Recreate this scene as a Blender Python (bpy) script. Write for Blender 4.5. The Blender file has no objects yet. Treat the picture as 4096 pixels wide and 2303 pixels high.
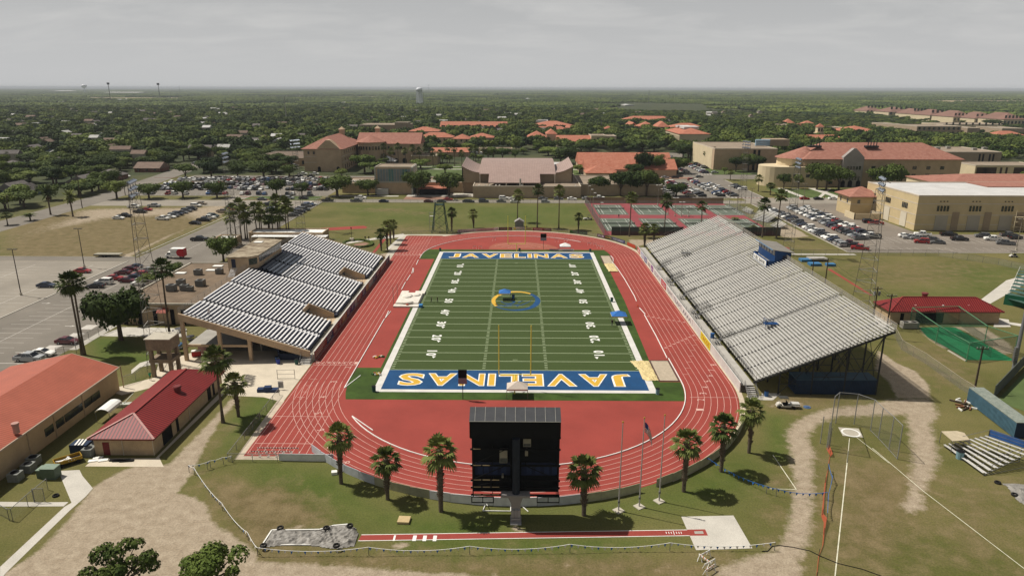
import bpy,math,random
import numpy as np
from math import sin,cos,pi,radians,sqrt,atan2,hypot
from mathutils import Vector,Matrix,noise as mnoise
random.seed(11)
SC=bpy.context.scene
COL=SC.collection
CP=(0.467,-171.445,52.682,0.008627,0.279225,0.002035,2787.58)
_cy,_sy=cos(CP[3]),sin(CP[3])
_f=Vector((-_sy*cos(CP[4]),_cy*cos(CP[4]),-sin(CP[4])))
_r0=Vector((_cy,_sy,0));_u0=_r0.cross(_f)
_r=cos(CP[5])*_r0+sin(CP[5])*_u0
_u=-sin(CP[5])*_r0+cos(CP[5])*_u0
CAMP=Vector(CP[:3])
cam=bpy.data.cameras.new('camera');camo=bpy.data.objects.new('camera',cam);COL.objects.link(camo)
camo.matrix_world=Matrix(((_r.x,_u.x,-_f.x,CP[0]),(_r.y,_u.y,-_f.y,CP[1]),(_r.z,_u.z,-_f.z,CP[2]),(0,0,0,1)))
cam.sensor_width=36;cam.lens=CP[6]/4096*36;cam.clip_start=1;cam.clip_end=120000
SC.camera=camo
ZZ=dict(E1=(620,680,400/2574),E2=(980,680,400/2574),E3=(2580,640,400/2574),E4=(3020,780,400/2574),E5=(900,780,400/1456),E6=(1280,640,600/1456),E7=(1860,620,600/1445),E8=(2380,780,720/1456),F1=(3000,560,500/1456),F2=(3380,640,716/1456),F3=(3400,400,696/1456),F4=(1160,480,600/1456),F5=(2000,450,700/1456),F6=(0,600,640/1456),F7=(3500,1100,596/1220),F8=(2600,980,500/1280),H1=(1820,1600,500/1392),H2=(700,1250,620/2565),H3=(900,880,660/2576),H4=(2900,1250,800/2576),H5=(2950,880,600/2555),H6=(560,1250,240/1390),N=(0,0,1),K1=(2300,380,800/1456),K3=(1600,430,700/1456),K4=(880,480,400/1170),O=(0,0,4096/2575))
for _k,(_oy,_s)in dict(A=(300,1024/2471),B=(850,1024/2471),C=(1350,1024/2576),D=(1803,1024/2576)).items():
 for _i in range(4):ZZ[_k+str(_i+1)]=(1024*_i,_oy,_s)
def NP(c,x,y):
 a,b,s=ZZ[c];return a+x*s,b+y*s
def G(c,x,y,z=0.0):
 px,py=NP(c,x,y)
 d=_f*CP[6]+_r*(px-2048)-_u*(py-1151.5)
 return CAMP+d*((z-CAMP.z)/d.z)
def Gs(c,*xy,z=0.0):
 return[G(c,xy[i],xy[i+1],z)for i in range(0,len(xy),2)]
def HT(base,c,x,y):
 px,py=NP(c,x,y);d=_f*CP[6]+_r*(px-2048)-_u*(py-1151.5)
 hd=Vector((_f.x,_f.y))
 t=((Vector(base[:2])-CAMP.xy)@hd)/(d.xy@hd)
 return(CAMP+d*t).z
def PX(p):
 d=Vector(p)-CAMP;k=d@_f
 return(2048+CP[6]*(d@_r)/k,1151.5-CP[6]*(d@_u)/k)
ORG={}
class MB:
 def __init__(s):s.v=[];s.f=[];s.m=[];s.mi=0;s.T=None
 def _a(s,pts):
  n=len(s.v)
  if s.T is not None:pts=[s.T@Vector(p)for p in pts]
  s.v+=[(p[0],p[1],p[2])for p in pts];return n
 def poly(s,*pts):
  n=s._a(pts);s.f.append(tuple(range(n,n+len(pts))));s.m.append(s.mi);return s
 def hexa(s,p):
  n=s._a(p)
  for q in((3,2,1,0),(4,5,6,7),(0,1,5,4),(1,2,6,5),(2,3,7,6),(3,0,4,7)):
   s.f.append(tuple(n+i for i in q));s.m.append(s.mi)
  return s
 def b(s,x0,x1,y0,y1,z0,z1):
  return s.hexa([(x0,y0,z0),(x1,y0,z0),(x1,y1,z0),(x0,y1,z0),(x0,y0,z1),(x1,y0,z1),(x1,y1,z1),(x0,y1,z1)])
 def box(s,c,d,rz=0.0):
  ca,sa=cos(rz),sin(rz);q=[]
  for dz in(-.5,.5):
   for dx,dy in((-.5,-.5),(.5,-.5),(.5,.5),(-.5,.5)):
    x,y=dx*d[0],dy*d[1]
    q.append((c[0]+x*ca-y*sa,c[1]+x*sa+y*ca,c[2]+dz*d[2]))
  return s.hexa(q)
 def prism(s,pl,z0,z1,top=True,bot=False):
  n=len(pl);k=s._a([(p[0],p[1],z0)for p in pl]+[(p[0],p[1],z1)for p in pl])
  for i in range(n):
   j=(i+1)%n;s.f.append((k+i,k+j,k+n+j,k+n+i));s.m.append(s.mi)
  if top:s.f.append(tuple(range(k+n,k+2*n)));s.m.append(s.mi)
  if bot:s.f.append(tuple(range(k+n-1,k-1,-1)));s.m.append(s.mi)
  return s
 def cyl(s,a,b,r0,r1=None,n=6,caps=True):
  a=Vector(a);b=Vector(b);r1=r0 if r1 is None else r1
  d=(b-a);d=d.normalized()if d.length>1e-9 else Vector((0,0,1))
  u=d.cross(Vector((0,0,1)))if abs(d.z)<.95 else d.cross(Vector((1,0,0)))
  u.normalize();w=d.cross(u)
  pts=[]
  for c,r in((a,r0),(b,r1)):
   for i in range(n):
    t=2*pi*i/n;pts.append(c+u*(r*cos(t))+w*(r*sin(t)))
  k=s._a(pts)
  for i in range(n):
   j=(i+1)%n;s.f.append((k+i,k+j,k+n+j,k+n+i));s.m.append(s.mi)
  if caps:
   s.f.append(tuple(range(k+n-1,k-1,-1)));s.m.append(s.mi)
   s.f.append(tuple(range(k+n,k+2*n)));s.m.append(s.mi)
  return s
 def bar(s,a,b,w,h=None):
  a=Vector(a);b=Vector(b);h=w if h is None else h
  d=(b-a).normalized()
  u=d.cross(Vector((0,0,1)))
  if u.length<1e-3:u=Vector((1,0,0))
  u.normalize();v=u.cross(d)
  q=[]
  for c in(a,b):
   q+=[c-u*w/2-v*h/2,c+u*w/2-v*h/2,c+u*w/2+v*h/2,c-u*w/2+v*h/2]
  return s.hexa([q[0],q[1],q[5],q[4],q[3],q[2],q[6],q[7]])
 def path(s,pts,w):
  for i in range(len(pts)-1):s.bar(pts[i],pts[i+1],w)
  return s
 def ell(s,c,r,nu=8,nv=5,jit=0):
  pts=[(c[0],c[1],c[2]-r[2])]
  for j in range(1,nv):
   t=-pi/2+pi*j/nv
   for i in range(nu):
    a=2*pi*i/nu;q=1+random.uniform(-jit,jit)
    pts.append((c[0]+r[0]*q*cos(t)*cos(a),c[1]+r[1]*q*cos(t)*sin(a),c[2]+r[2]*q*sin(t)))
  pts.append((c[0],c[1],c[2]+r[2]));k=s._a(pts)
  for i in range(nu):
   j=(i+1)%nu
   s.f.append((k,k+1+j,k+1+i));s.m.append(s.mi)
   for q in range(nv-2):
    o=k+1+q*nu;s.f.append((o+i,o+j,o+nu+j,o+nu+i));s.m.append(s.mi)
   o=k+1+(nv-2)*nu;s.f.append((o+i,o+j,len(pts)-1+k));s.m.append(s.mi)
  return s
 def mesh(s,name,mats,org=None,smooth=False):
  me=bpy.data.meshes.new(name)
  v=s.v if org is None else[(p[0]-org[0],p[1]-org[1],p[2]-org[2])for p in s.v]
  me.from_pydata(v,[],s.f)
  if not isinstance(mats,(list,tuple)):mats=[mats]
  for m in mats:me.materials.append(m)
  if len(mats)>1:me.polygons.foreach_set('material_index',s.m)
  if smooth:me.polygons.foreach_set('use_smooth',[True]*len(s.f))
  me.update();return me
 def build(s,name,mats,parent=None,smooth=False,at=None):
  org=ORG.get(parent.name)if parent is not None else(Vector(at)if at is not None else None)
  me=s.mesh(name,mats,org,smooth)
  o=bpy.data.objects.new(name,me);COL.objects.link(o)
  if parent is not None:o.parent=parent;ORG[o.name]=ORG[parent.name]
  else:
   if at is not None:o.location=at
   ORG[o.name]=Vector(at)if at is not None else Vector((0,0,0))
  return o
def tag(o,label=None,cat=None,group=None,kind=None):
 if label:o['label']=label
 if cat:o['category']=cat
 if group:o['group']=group
 if kind:o['kind']=kind
 return o
def thing(name,label,cat,loc=(0,0,0),group=None):
 o=bpy.data.objects.new(name,None);o.empty_display_size=.5;COL.objects.link(o)
 o.location=loc;ORG[o.name]=Vector(loc);return tag(o,label,cat,group)
def struct(o):o['kind']='structure';return o
CH={}
def copy_tree(root,loc,rz=0.0,sc=1.0,parts=True,mats=None):
 def kids(o):
  if o.name not in CH:CH[o.name]=list(o.children)
  return CH[o.name]
 def cp(o,par):
  c=o.copy();COL.objects.link(c)
  if par is not None:c.parent=par
  if parts:
   for ch in kids(o):cp(ch,c)
  return c
 r=cp(root,None);r.location=loc;r.rotation_euler=(0,0,rz);r.scale=(sc,sc,sc)if not isinstance(sc,tuple)else sc
 ORG[r.name]=Vector(loc)
 return r
MATS={}
def mat(name,col,rough=.7,var=.12,scale=1.0,metal=0.0,col2=None,bump=0.0,spec=.2,fine=0.0,stretch=None):
 if name in MATS:return MATS[name]
 m=bpy.data.materials.new(name);m.use_nodes=True;nt=m.node_tree;N=nt.nodes;L=nt.links
 bs=N['Principled BSDF'];bs.inputs['Roughness'].default_value=rough;bs.inputs['Metallic'].default_value=metal
 bs.inputs['Specular IOR Level'].default_value=spec
 if var>0 or col2:
  geo=N.new('ShaderNodeNewGeometry')
  vec=geo.outputs['Position']
  if stretch:
   mp=N.new('ShaderNodeMapping');mp.inputs['Scale'].default_value=stretch;L.new(vec,mp.inputs['Vector']);vec=mp.outputs['Vector']
  nz=N.new('ShaderNodeTexNoise');nz.inputs['Scale'].default_value=scale;nz.inputs['Detail'].default_value=5;nz.inputs['Roughness'].default_value=.65
  L.new(vec,nz.inputs['Vector'])
  cr=N.new('ShaderNodeValToRGB');L.new(nz.outputs['Fac'],cr.inputs['Fac'])
  c2=col2 or tuple(min(1,c*(1+var))for c in col);c1=col if col2 else tuple(c*(1-var)for c in col)
  cr.color_ramp.elements[0].position=.35;cr.color_ramp.elements[1].position=.68
  cr.color_ramp.elements[0].color=(*c1,1);cr.color_ramp.elements[1].color=(*c2,1)
  out=cr.outputs['Color']
  if fine>0:
   n2=N.new('ShaderNodeTexNoise');n2.inputs['Scale'].default_value=9;n2.inputs['Detail'].default_value=4;L.new(geo.outputs['Position'],n2.inputs['Vector'])
   mx=N.new('ShaderNodeMixRGB');mx.blend_type='OVERLAY';mx.inputs['Fac'].default_value=fine
   L.new(out,mx.inputs[1]);L.new(n2.outputs['Fac'],mx.inputs[2]);out=mx.outputs['Color']
  L.new(out,bs.inputs['Base Color'])
  if bump:
   bp=N.new('ShaderNodeBump');bp.inputs['Strength'].default_value=bump;bp.inputs['Distance'].default_value=.1
   L.new(nz.outputs['Fac'],bp.inputs['Height']);L.new(bp.outputs['Normal'],bs.inputs['Normal'])
 else:bs.inputs['Base Color'].default_value=(*col,1)
 MATS[name]=m;return m
def ribbed(name,col,dark,axis,pitch,width=.25,rough=.5,amt=1.0,var=.1):
 """sheet metal / tile with seams running across world axis ('X' or 'Y' or 'Z')"""
 if name in MATS:return MATS[name]
 m=mat(name,col,rough,var,.35);nt=m.node_tree;N=nt.nodes;L=nt.links;bs=N['Principled BSDF']
 src=bs.inputs['Base Color'].links[0].from_socket
 geo=N.new('ShaderNodeNewGeometry');sp=N.new('ShaderNodeSeparateXYZ');L.new(geo.outputs['Position'],sp.inputs[0])
 md=N.new('ShaderNodeMath');md.operation='PINGPONG';md.inputs[1].default_value=pitch/2;L.new(sp.outputs[axis],md.inputs[0])
 lt=N.new('ShaderNodeMath');lt.operation='LESS_THAN';lt.inputs[1].default_value=pitch/2*width;L.new(md.outputs[0],lt.inputs[0])
 ml=N.new('ShaderNodeMath');ml.operation='MULTIPLY';ml.inputs[1].default_value=amt;L.new(lt.outputs[0],ml.inputs[0])
 mx=N.new('ShaderNodeMixRGB');L.new(ml.outputs[0],mx.inputs['Fac']);L.new(src,mx.inputs[1]);mx.inputs[2].default_value=(*dark,1)
 L.new(mx.outputs[0],bs.inputs['Base Color']);return m
def flat(name,col,rough=.6,metal=0.0,spec=.3):return mat(name,col,rough,0,1,metal,spec=spec)
def wire(name,col,opacity,cell=.0):
 """chain link mesh: a thin woven net seen as partial cover"""
 if name in MATS:return MATS[name]
 m=bpy.data.materials.new(name);m.use_nodes=True;nt=m.node_tree;N=nt.nodes;L=nt.links
 bs=N['Principled BSDF'];bs.inputs['Base Color'].default_value=(*col,1);bs.inputs['Roughness'].default_value=.6
 bs.inputs['Alpha'].default_value=opacity
 MATS[name]=m;return m
def text_polys(txt,size=1.0,off=0.0,sx=1.0,space=1.0,align='CENTER',shear=0):
 cu=bpy.data.curves.new('t','FONT');cu.body=txt;cu.size=size;cu.offset=off;cu.align_x=align;cu.align_y='CENTER';cu.space_character=space;cu.resolution_u=3;cu.shear=shear
 o=bpy.data.objects.new('t',cu);COL.objects.link(o);bpy.context.view_layer.update()
 dg=bpy.context.evaluated_depsgraph_get();me=o.evaluated_get(dg).to_mesh()
 V=[(v.co.x*sx,v.co.y)for v in me.vertices];F=[tuple(p.vertices)for p in me.polygons]
 o.evaluated_get(dg).to_mesh_clear();bpy.data.objects.remove(o);bpy.data.curves.remove(cu)
 return V,F
def put_text(mb,txt,org,ex,ey,size=1.0,off=0.0,sx=1.0,space=1.0,fit=None,shear=0):
 """writes txt on the plane at org spanned by ex (reading direction) and ey (up); fit=(w,h) scales it"""
 V,F=text_polys(txt,size,off,sx,space,shear=shear)
 if not V:return
 if fit:
  xs=[v[0]for v in V];ys=[v[1]for v in V];w=max(xs)-min(xs);h=max(ys)-min(ys);cx=(max(xs)+min(xs))/2;cy=(max(ys)+min(ys))/2
  V=[((x-cx)*fit[0]/w,(y-cy)*fit[1]/h)for x,y in V]
 org=Vector(org);ex=Vector(ex);ey=Vector(ey)
 n=mb._a([org+ex*x+ey*y for x,y in V])
 for f in F:mb.f.append(tuple(n+i for i in f));mb.m.append(mb.mi)
def ring(r0,r1,a0,a1,cx,cy,z,n=48):
 out=[]
 for i in range(n):
  t0=a0+(a1-a0)*i/n;t1=a0+(a1-a0)*(i+1)/n
  out.append([(cx+r1*cos(t0),cy+r1*sin(t0),z),(cx+r1*cos(t1),cy+r1*sin(t1),z),(cx+r0*cos(t1),cy+r0*sin(t1),z),(cx+r0*cos(t0),cy+r0*sin(t0),z)])
 return out
def sheet(name,polys,z,m,label=None):
 mb=MB()
 for i,p in enumerate(polys):mb.poly(*[(q[0],q[1],z+.0012*(i%40))for q in p])
 return struct(mb.build(name,m))
SUN_EL=radians(57);SUN_AZ=radians(159)
sd=Vector((cos(SUN_EL)*cos(SUN_AZ),cos(SUN_EL)*sin(SUN_AZ),sin(SUN_EL)))
sl=bpy.data.lights.new('sun','SUN');sl.energy=4.9;sl.angle=radians(.5);sl.color=(1.0,.945,.86)
so=bpy.data.objects.new('sun',sl);COL.objects.link(so);so.rotation_euler=sd.to_track_quat('Z','Y').to_euler();so.location=(0,0,300)
w=bpy.data.worlds.new('World');SC.world=w;w.use_nodes=True
N=w.node_tree.nodes;L=w.node_tree.links;bg=N['Background']
sky=N.new('ShaderNodeTexSky');sky.sky_type='NISHITA';sky.sun_disc=False;sky.sun_elevation=SUN_EL;sky.sun_rotation=radians(90)-SUN_AZ
sky.air_density=1.0;sky.dust_density=4.0;sky.ozone_density=1.0;sky.altitude=50
hs=N.new('ShaderNodeHueSaturation');hs.inputs['Saturation'].default_value=.5;hs.inputs['Value'].default_value=.36;L.new(sky.outputs[0],hs.inputs['Color'])
tc=N.new('ShaderNodeTexCoord');sp=N.new('ShaderNodeSeparateXYZ');L.new(tc.outputs['Generated'],sp.inputs[0])
mxz=N.new('ShaderNodeMath');mxz.operation='MAXIMUM';mxz.inputs[1].default_value=.015;L.new(sp.outputs['Z'],mxz.inputs[0])
az=N.new('ShaderNodeMath');az.operation='ADD';az.inputs[1].default_value=.16;L.new(mxz.outputs[0],az.inputs[0])
dv=N.new('ShaderNodeVectorMath');dv.operation='DIVIDE';L.new(tc.outputs['Generated'],dv.inputs[0])
cb=N.new('ShaderNodeCombineXYZ');[L.new(az.outputs[0],cb.inputs[i])for i in range(3)];L.new(cb.outputs[0],dv.inputs[1])
mp=N.new('ShaderNodeMapping');mp.inputs['Scale'].default_value=(1.6,2.6,0);L.new(dv.outputs[0],mp.inputs['Vector'])
nz=N.new('ShaderNodeTexNoise');nz.inputs['Scale'].default_value=.8;nz.inputs['Detail'].default_value=9;nz.inputs['Roughness'].default_value=.62;nz.inputs['Distortion'].default_value=.4;L.new(mp.outputs[0],nz.inputs['Vector'])
cr=N.new('ShaderNodeValToRGB');cr.color_ramp.elements[0].position=.45;cr.color_ramp.elements[1].position=.72;cr.color_ramp.elements[0].color=(0,0,0,1);cr.color_ramp.elements[1].color=(.65,.65,.65,1);L.new(nz.outputs['Fac'],cr.inputs['Fac'])
mx=N.new('ShaderNodeMixRGB');mx.inputs[2].default_value=(5.4,5.36,5.26,1)
hz=N.new('ShaderNodeMapRange');hz.interpolation_type='SMOOTHSTEP';hz.inputs['From Min'].default_value=.45;hz.inputs['From Max'].default_value=-.02;L.new(sp.outputs['Z'],hz.inputs['Value'])
cf=N.new('ShaderNodeMapRange');cf.interpolation_type='SMOOTHSTEP';cf.inputs['From Min'].default_value=.0;cf.inputs['From Max'].default_value=.075;L.new(sp.outputs['Z'],cf.inputs['Value'])
cm=N.new('ShaderNodeMath');cm.operation='MULTIPLY';L.new(cr.outputs[0],cm.inputs[0]);L.new(cf.outputs[0],cm.inputs[1])
hm2=N.new('ShaderNodeMixRGB');L.new(hz.outputs[0],hm2.inputs['Fac']);L.new(hs.outputs[0],hm2.inputs[1]);hm2.inputs[2].default_value=(4.7,4.74,4.76,1)
L.new(cm.outputs[0],mx.inputs['Fac']);L.new(hm2.outputs[0],mx.inputs[1])
L.new(mx.outputs[0],bg.inputs['Color']);bg.inputs['Strength'].default_value=.12
SC.view_settings.view_transform='Standard';SC.view_settings.look='None';SC.view_settings.gamma=1;SC.view_settings.exposure=-.05
SC.render.engine='CYCLES';SC.cycles.transparent_max_bounces=24;SC.cycles.max_bounces=6;SC.cycles.volume_bounces=0
hm=bpy.data.materials.new('haze');hm.use_nodes=True;hn=hm.node_tree.nodes;hl=hm.node_tree.links
for n_ in list(hn):
 if n_.type!='OUTPUT_MATERIAL':hn.remove(n_)
pv=hn.new('ShaderNodeVolumePrincipled');pv.inputs['Color'].default_value=(.68,.73,.78,1);pv.inputs['Density'].default_value=7.5e-5;pv.inputs['Anisotropy'].default_value=.0
hl.new(pv.outputs[0],[n_ for n_ in hn if n_.type=='OUTPUT_MATERIAL'][0].inputs['Volume'])
mb=MB();mb.b(-36000,36000,-1500,36500,-1.5,62);ho=mb.build('haze',hm);tag(ho,kind='stuff',label='thin pale haze in the air over the whole plain',cat='haze')
def axis(lo,hi,step,far):
 a=list(np.arange(lo,hi+.01,step));s=step;x=hi;up=[]
 while x<far:s*=1.25;x+=s;up.append(x)
 s=step;x=lo;dn=[]
 while x>-far:s*=1.25;x-=s;dn.append(x)
 return np.array(dn[::-1]+a+up)
def O(*xy):return[(p.x,p.y)for p in Gs('O',*xy)]
def Q(*a):
 out=[];c=None;i=0
 while i<len(a):
  if isinstance(a[i],str):c=a[i];i+=1
  else:p=G(c,a[i],a[i+1]);out.append((p.x,p.y));i+=2
 return out
DIRT=[(Q('C1',2260,700,2330,610,2420,600,2330,700,2200,850,2050,1100,1980,1258,'D1',1950,200,1850,330,1780,420,1960,470,2080,560,2120,700,2250,800,2420,900,2576,1010,'D2',0,1110,600,1150,1300,1200,2000,1245,2576,1290,'D1',2500,1400,0,1500,0,1270,'D1',450,960,800,560,930,380,1100,260,1330,160,1700,140,'C1',1740,1240),1.0,1.2),(Q('D3',1900,1300,2050,1200,2250,1100,2480,1020,2576,1000,'D4',110,950,200,700,240,500,240,300,215,60,'C4',220,1200,170,950,260,850,420,760,620,705,1000,670,1250,615,1630,610,1700,700,1720,800,1650,870,1690,1000,1730,1258,'D4',1730,100,1660,280,1560,440,1590,600,1430,640,1330,560,1400,400,1440,100,'C4',1440,1200,1410,950,1380,780,1000,790,700,800,560,850,440,950,420,1050,500,1200,'D4',460,100,470,300,460,600,440,850,360,1100,330,1400),.86,2.0),(Q('C4',1100,130,1200,180,1300,260,1480,330,1620,480,1640,610,1300,610,1200,430,1080,330),.9,1.2),(Q('A1',700,1300,1100,1275,1600,1275,1900,1270,2100,1230,2300,1250,2200,1390,1900,1440,'B1',1700,40,1100,60,760,130,500,180,200,260,0,330,0,250,300,150,600,60),.62,9),(Q('B1',250,440,800,430,1100,440,1300,370,1600,230,2000,80,2150,20,1900,110,1500,300,1300,400,1240,465,0,475,0,440),.8,2.0),(Q('B2',1330,930,1240,990,1200,1040),.1,1),(Q('E4',800,900,1400,1060,1000,1100,700,1080,500,900,400,850),.95,1.2),(Q('B4',130,90,330,190,370,225,300,240,150,230,100,120),1.0,1.2),(Q('B3',1130,260,1300,265,1600,250,1400,280,1200,330,1130,300),.9,1.0),(Q('B2',1200,400,1260,390,1420,300,1300,480,1220,430),.8,.6),(Q('F7',350,425,450,430,640,600,560,600,430,520),.9,1.4),(Q('F7',620,420,900,430,1100,560,1160,640,1050,650,880,540,740,460),.9,1.4),(Q('H4',640,1060,900,1100,1250,1200,1100,1260,600,1260,300,1130,560,1150),.5,2.0),(Q('D3',0,700,150,790,120,830,0,800),.8,.6),(Q('D2',1360,940,1540,910,1540,970,1400,990),.9,.8),(Q('D2',0,1090,800,1080,1600,1100,2400,1190,2576,1260,600,1200,0,1130),.48,2.5),(Q('D3',0,1150,500,1050,1000,1130,1700,1070,1800,1258,0,1258),.42,2.5),(Q('D3',2010,1100,2150,1100,2400,1040,2250,1130,2060,1258,1900,1258),.6,1.5),(Q('E6',1180,120,1320,80,1400,130,1300,130),.8,3.0),(Q('C1',1240,470,1400,500,1330,640,1180,720,1000,900,900,1040,800,1000),.35,2.0),(Q('D2',250,780,500,740,480,800,300,830),.8,1.2),]
DRY=[(Q('D2',0,350,300,330,700,600,700,720,300,900,1000,1000,2000,1080,2576,1060,'D3',0,1060,900,1040,1900,1100,2400,1050,1800,1280,0,1280,'D2',2000,1258,600,1200,0,1160,'D1',2300,800,2050,500,2100,250),1.0,4),(Q('D4',0,250,250,250,240,380,0,370),.8,2),(Q('D4',0,430,230,430,150,900,0,950),.7,3),(Q('C4',0,560,600,580,900,640,500,700,250,760,0,700),.9,2.5),(Q('D4',500,0,1300,100,1800,300,1700,700,1300,1258,400,1258,480,500),.9,8),(Q('A1',0,1400,500,1330,1000,1290,2200,1260,2300,1280,'B1',2200,20,1240,465,0,470),.85,6),(Q('B4',100,60,700,350,770,380,300,380,100,330,50,200),.45,4),(Q('B4',500,450,1200,430,1700,430,2200,520,2100,700,1300,760,800,650),.5,10),(Q('C4',1150,20,1700,50,2000,200,2200,520,1700,560,1300,250),.5,4),(Q('E6',380,470,800,460,900,520,400,500),.6,5),(Q('E6',850,500,1100,500,1000,540,850,530),.6,5),(Q('E6',300,640,900,630,1300,700,900,730,500,760),.45,5),(Q('C1',1980,1258,2100,1080,2300,850,2420,800,2400,900,2200,1100,2100,1258),.6,1.5),(Q('D1',800,560,500,800,200,1100,0,1258,0,1200,300,900,600,620,700,500),.6,1.5),(Q('C1',1240,450,1500,470,1300,700,1000,1000,800,1258,600,1258,900,1000),.6,2),(Q('F3',1000,400,1456,400,1456,415,900,395),.0,2),(Q('D4',1700,300,2576,300,2576,1258,1900,1258,1500,800),.75,10),(Q('E8',200,330,700,300,600,420,350,400),.55,2.5),]
LUSH=[(Q('D2',0,100,700,150,1100,400,1300,560,2576,620,2576,1050,1900,1050,1500,950,1000,700,500,500,0,300),.75,4),(Q('D3',0,560,1000,430,1700,250,2400,0,2500,300,2100,640,1700,700,0,700),.6,4),(Q('D3',0,860,1200,870,1700,900,600,1060,0,1050),.8,2),(Q('C4',0,780,200,800,180,1000,230,1258,0,1258),.7,1.5),(Q('E6',100,430,1456,430,1456,620,400,620),.45,8),(Q('E7',0,480,1120,480,1250,680,0,680),.6,8),(Q('B4',1700,520,2471,560,2300,640,2050,840,1300,820,1900,700),.6,8),(Q('B1',850,1200,1140,1200,1500,1400,1480,1448,900,1448),.8,2),(Q('H6',0,900,380,900,300,1100,0,1170),.8,1),(Q('C1',1240,450,1350,380,1550,450,1480,540,1300,540),.5,1.5),(Q('C1',2300,850,2576,580,'C2',300,560,0,960,'C1',2576,900,2400,1000,2250,1150),.7,1.5),]
def sdist(P,poly):
 """signed distance (+ inside) of points P to polygon, vectorised"""
 p=np.array(poly);n=len(p);d=np.full(len(P),1e9);ins=np.zeros(len(P),bool)
 for i in range(n):
  a=p[i];b=p[(i+1)%n];ab=b-a;l2=(ab@ab)+1e-9
  t=np.clip(((P-a)@ab)/l2,0,1);q=a+t[:,None]*ab
  d=np.minimum(d,np.hypot(P[:,0]-q[:,0],P[:,1]-q[:,1]))
  c=((a[1]>P[:,1])!=(b[1]>P[:,1]))&(P[:,0]<(b[0]-a[0])*(P[:,1]-a[1])/((b[1]-a[1])+1e-12)+a[0]);ins^=c
 return np.where(ins,d,-d)
def mask(P,lst):
 o=np.zeros(len(P))
 for poly,amt,fe in lst:
  pa=np.array(poly);lo=pa.min(0)-fe*2;hi=pa.max(0)+fe*2
  k=np.where((P[:,0]>lo[0])&(P[:,0]<hi[0])&(P[:,1]>lo[1])&(P[:,1]<hi[1]))[0]
  if len(k)==0:continue
  s=np.clip(.5+sdist(P[k],poly)/(2*fe),0,1)*amt
  o[k]=np.maximum(o[k],s)
 return o
gx=axis(-150,150,.9,46000);gy=axis(-125,150,.9,46000)
gy=gy[gy>-1500]
XX,YY=np.meshgrid(gx,gy);P=np.stack([XX.ravel(),YY.ravel()],1)
nx,ny=len(gx),len(gy)
V=np.zeros((nx*ny,3));V[:,:2]=P
I=(np.arange(ny-1)[:,None]*nx+np.arange(nx-1)[None,:]).ravel()
F=np.stack([I,I+1,I+nx+1,I+nx],1)
me=bpy.data.meshes.new('ground');me.vertices.add(len(V));me.vertices.foreach_set('co',V.ravel())
me.loops.add(F.size);me.loops.foreach_set('vertex_index',F.ravel().astype(np.int32));me.polygons.add(len(F));me.polygons.foreach_set('loop_start',(np.arange(len(F))*4).astype(np.int32));me.update();me.validate()
for nm,lst in(('dirt',DIRT),('dry',DRY),('lush',LUSH)):
 at=me.attributes.new(nm,'FLOAT','POINT');at.data.foreach_set('value',mask(P,lst).astype(np.float32))
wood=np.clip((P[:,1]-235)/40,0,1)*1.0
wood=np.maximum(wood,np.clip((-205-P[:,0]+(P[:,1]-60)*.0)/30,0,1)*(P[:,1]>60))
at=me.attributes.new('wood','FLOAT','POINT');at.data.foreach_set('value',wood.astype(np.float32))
gm=bpy.data.materials.new('ground_cover');gm.use_nodes=True;N=gm.node_tree.nodes;L=gm.node_tree.links;bs=N['Principled BSDF'];bs.inputs['Roughness'].default_value=.95;bs.inputs['Specular IOR Level'].default_value=.15
geo=N.new('ShaderNodeNewGeometry')
def nz_(scale,det=5,rough=.6,st=None):
 n=N.new('ShaderNodeTexNoise');n.inputs['Scale'].default_value=scale;n.inputs['Detail'].default_value=det;n.inputs['Roughness'].default_value=rough
 if st:
  m_=N.new('ShaderNodeMapping');m_.inputs['Scale'].default_value=st;L.new(geo.outputs['Position'],m_.inputs[0]);L.new(m_.outputs[0],n.inputs['Vector'])
 else:L.new(geo.outputs['Position'],n.inputs['Vector'])
 return n.outputs['Fac']
def rmp(src,p0,p1,c0=(0,0,0),c1=(1,1,1)):
 r_=N.new('ShaderNodeValToRGB');r_.color_ramp.elements[0].position=p0;r_.color_ramp.elements[1].position=p1
 r_.color_ramp.elements[0].color=(*c0,1);r_.color_ramp.elements[1].color=(*c1,1);L.new(src,r_.inputs[0]);return r_.outputs[0]
def mth(op,a,b,clamp=False):
 m_=N.new('ShaderNodeMath');m_.operation=op;m_.use_clamp=clamp
 for i,q in enumerate((a,b)):
  if isinstance(q,(int,float)):m_.inputs[i].default_value=q
  else:L.new(q,m_.inputs[i])
 return m_.outputs[0]
def mixc(f,a,b,mode='MIX'):
 m_=N.new('ShaderNodeMixRGB');m_.blend_type=mode
 for i,q in((0,f),(1,a),(2,b)):
  if isinstance(q,(int,float)):m_.inputs[i].default_value=q
  elif isinstance(q,tuple):m_.inputs[i].default_value=(*q,1)
  else:L.new(q,m_.inputs[i])
 return m_.outputs[0]
def att(n):
 a=N.new('ShaderNodeAttribute');a.attribute_name=n;return a.outputs['Fac']
big=nz_(.045,6,.62);mid=nz_(.35,6,.68);fin=nz_(4.5,5,.7)
grass=mixc(rmp(big,.38,.64),(.088,.092,.024),(.155,.135,.050))
grass=mixc(mth('MULTIPLY',rmp(mid,.42,.72),.45),grass,(.150,.128,.050))
lush=mixc(rmp(mid,.35,.7),(.050,.088,.012),(.085,.115,.022))
grass=mixc(mth('MULTIPLY',att('lush'),1.0,True),grass,lush)
dry=mixc(rmp(mid,.35,.7),(.118,.090,.040),(.20,.155,.080))
dk=mth('ADD',att('dry'),mth('MULTIPLY',mth('SUBTRACT',mid,.5),1.5))
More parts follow.
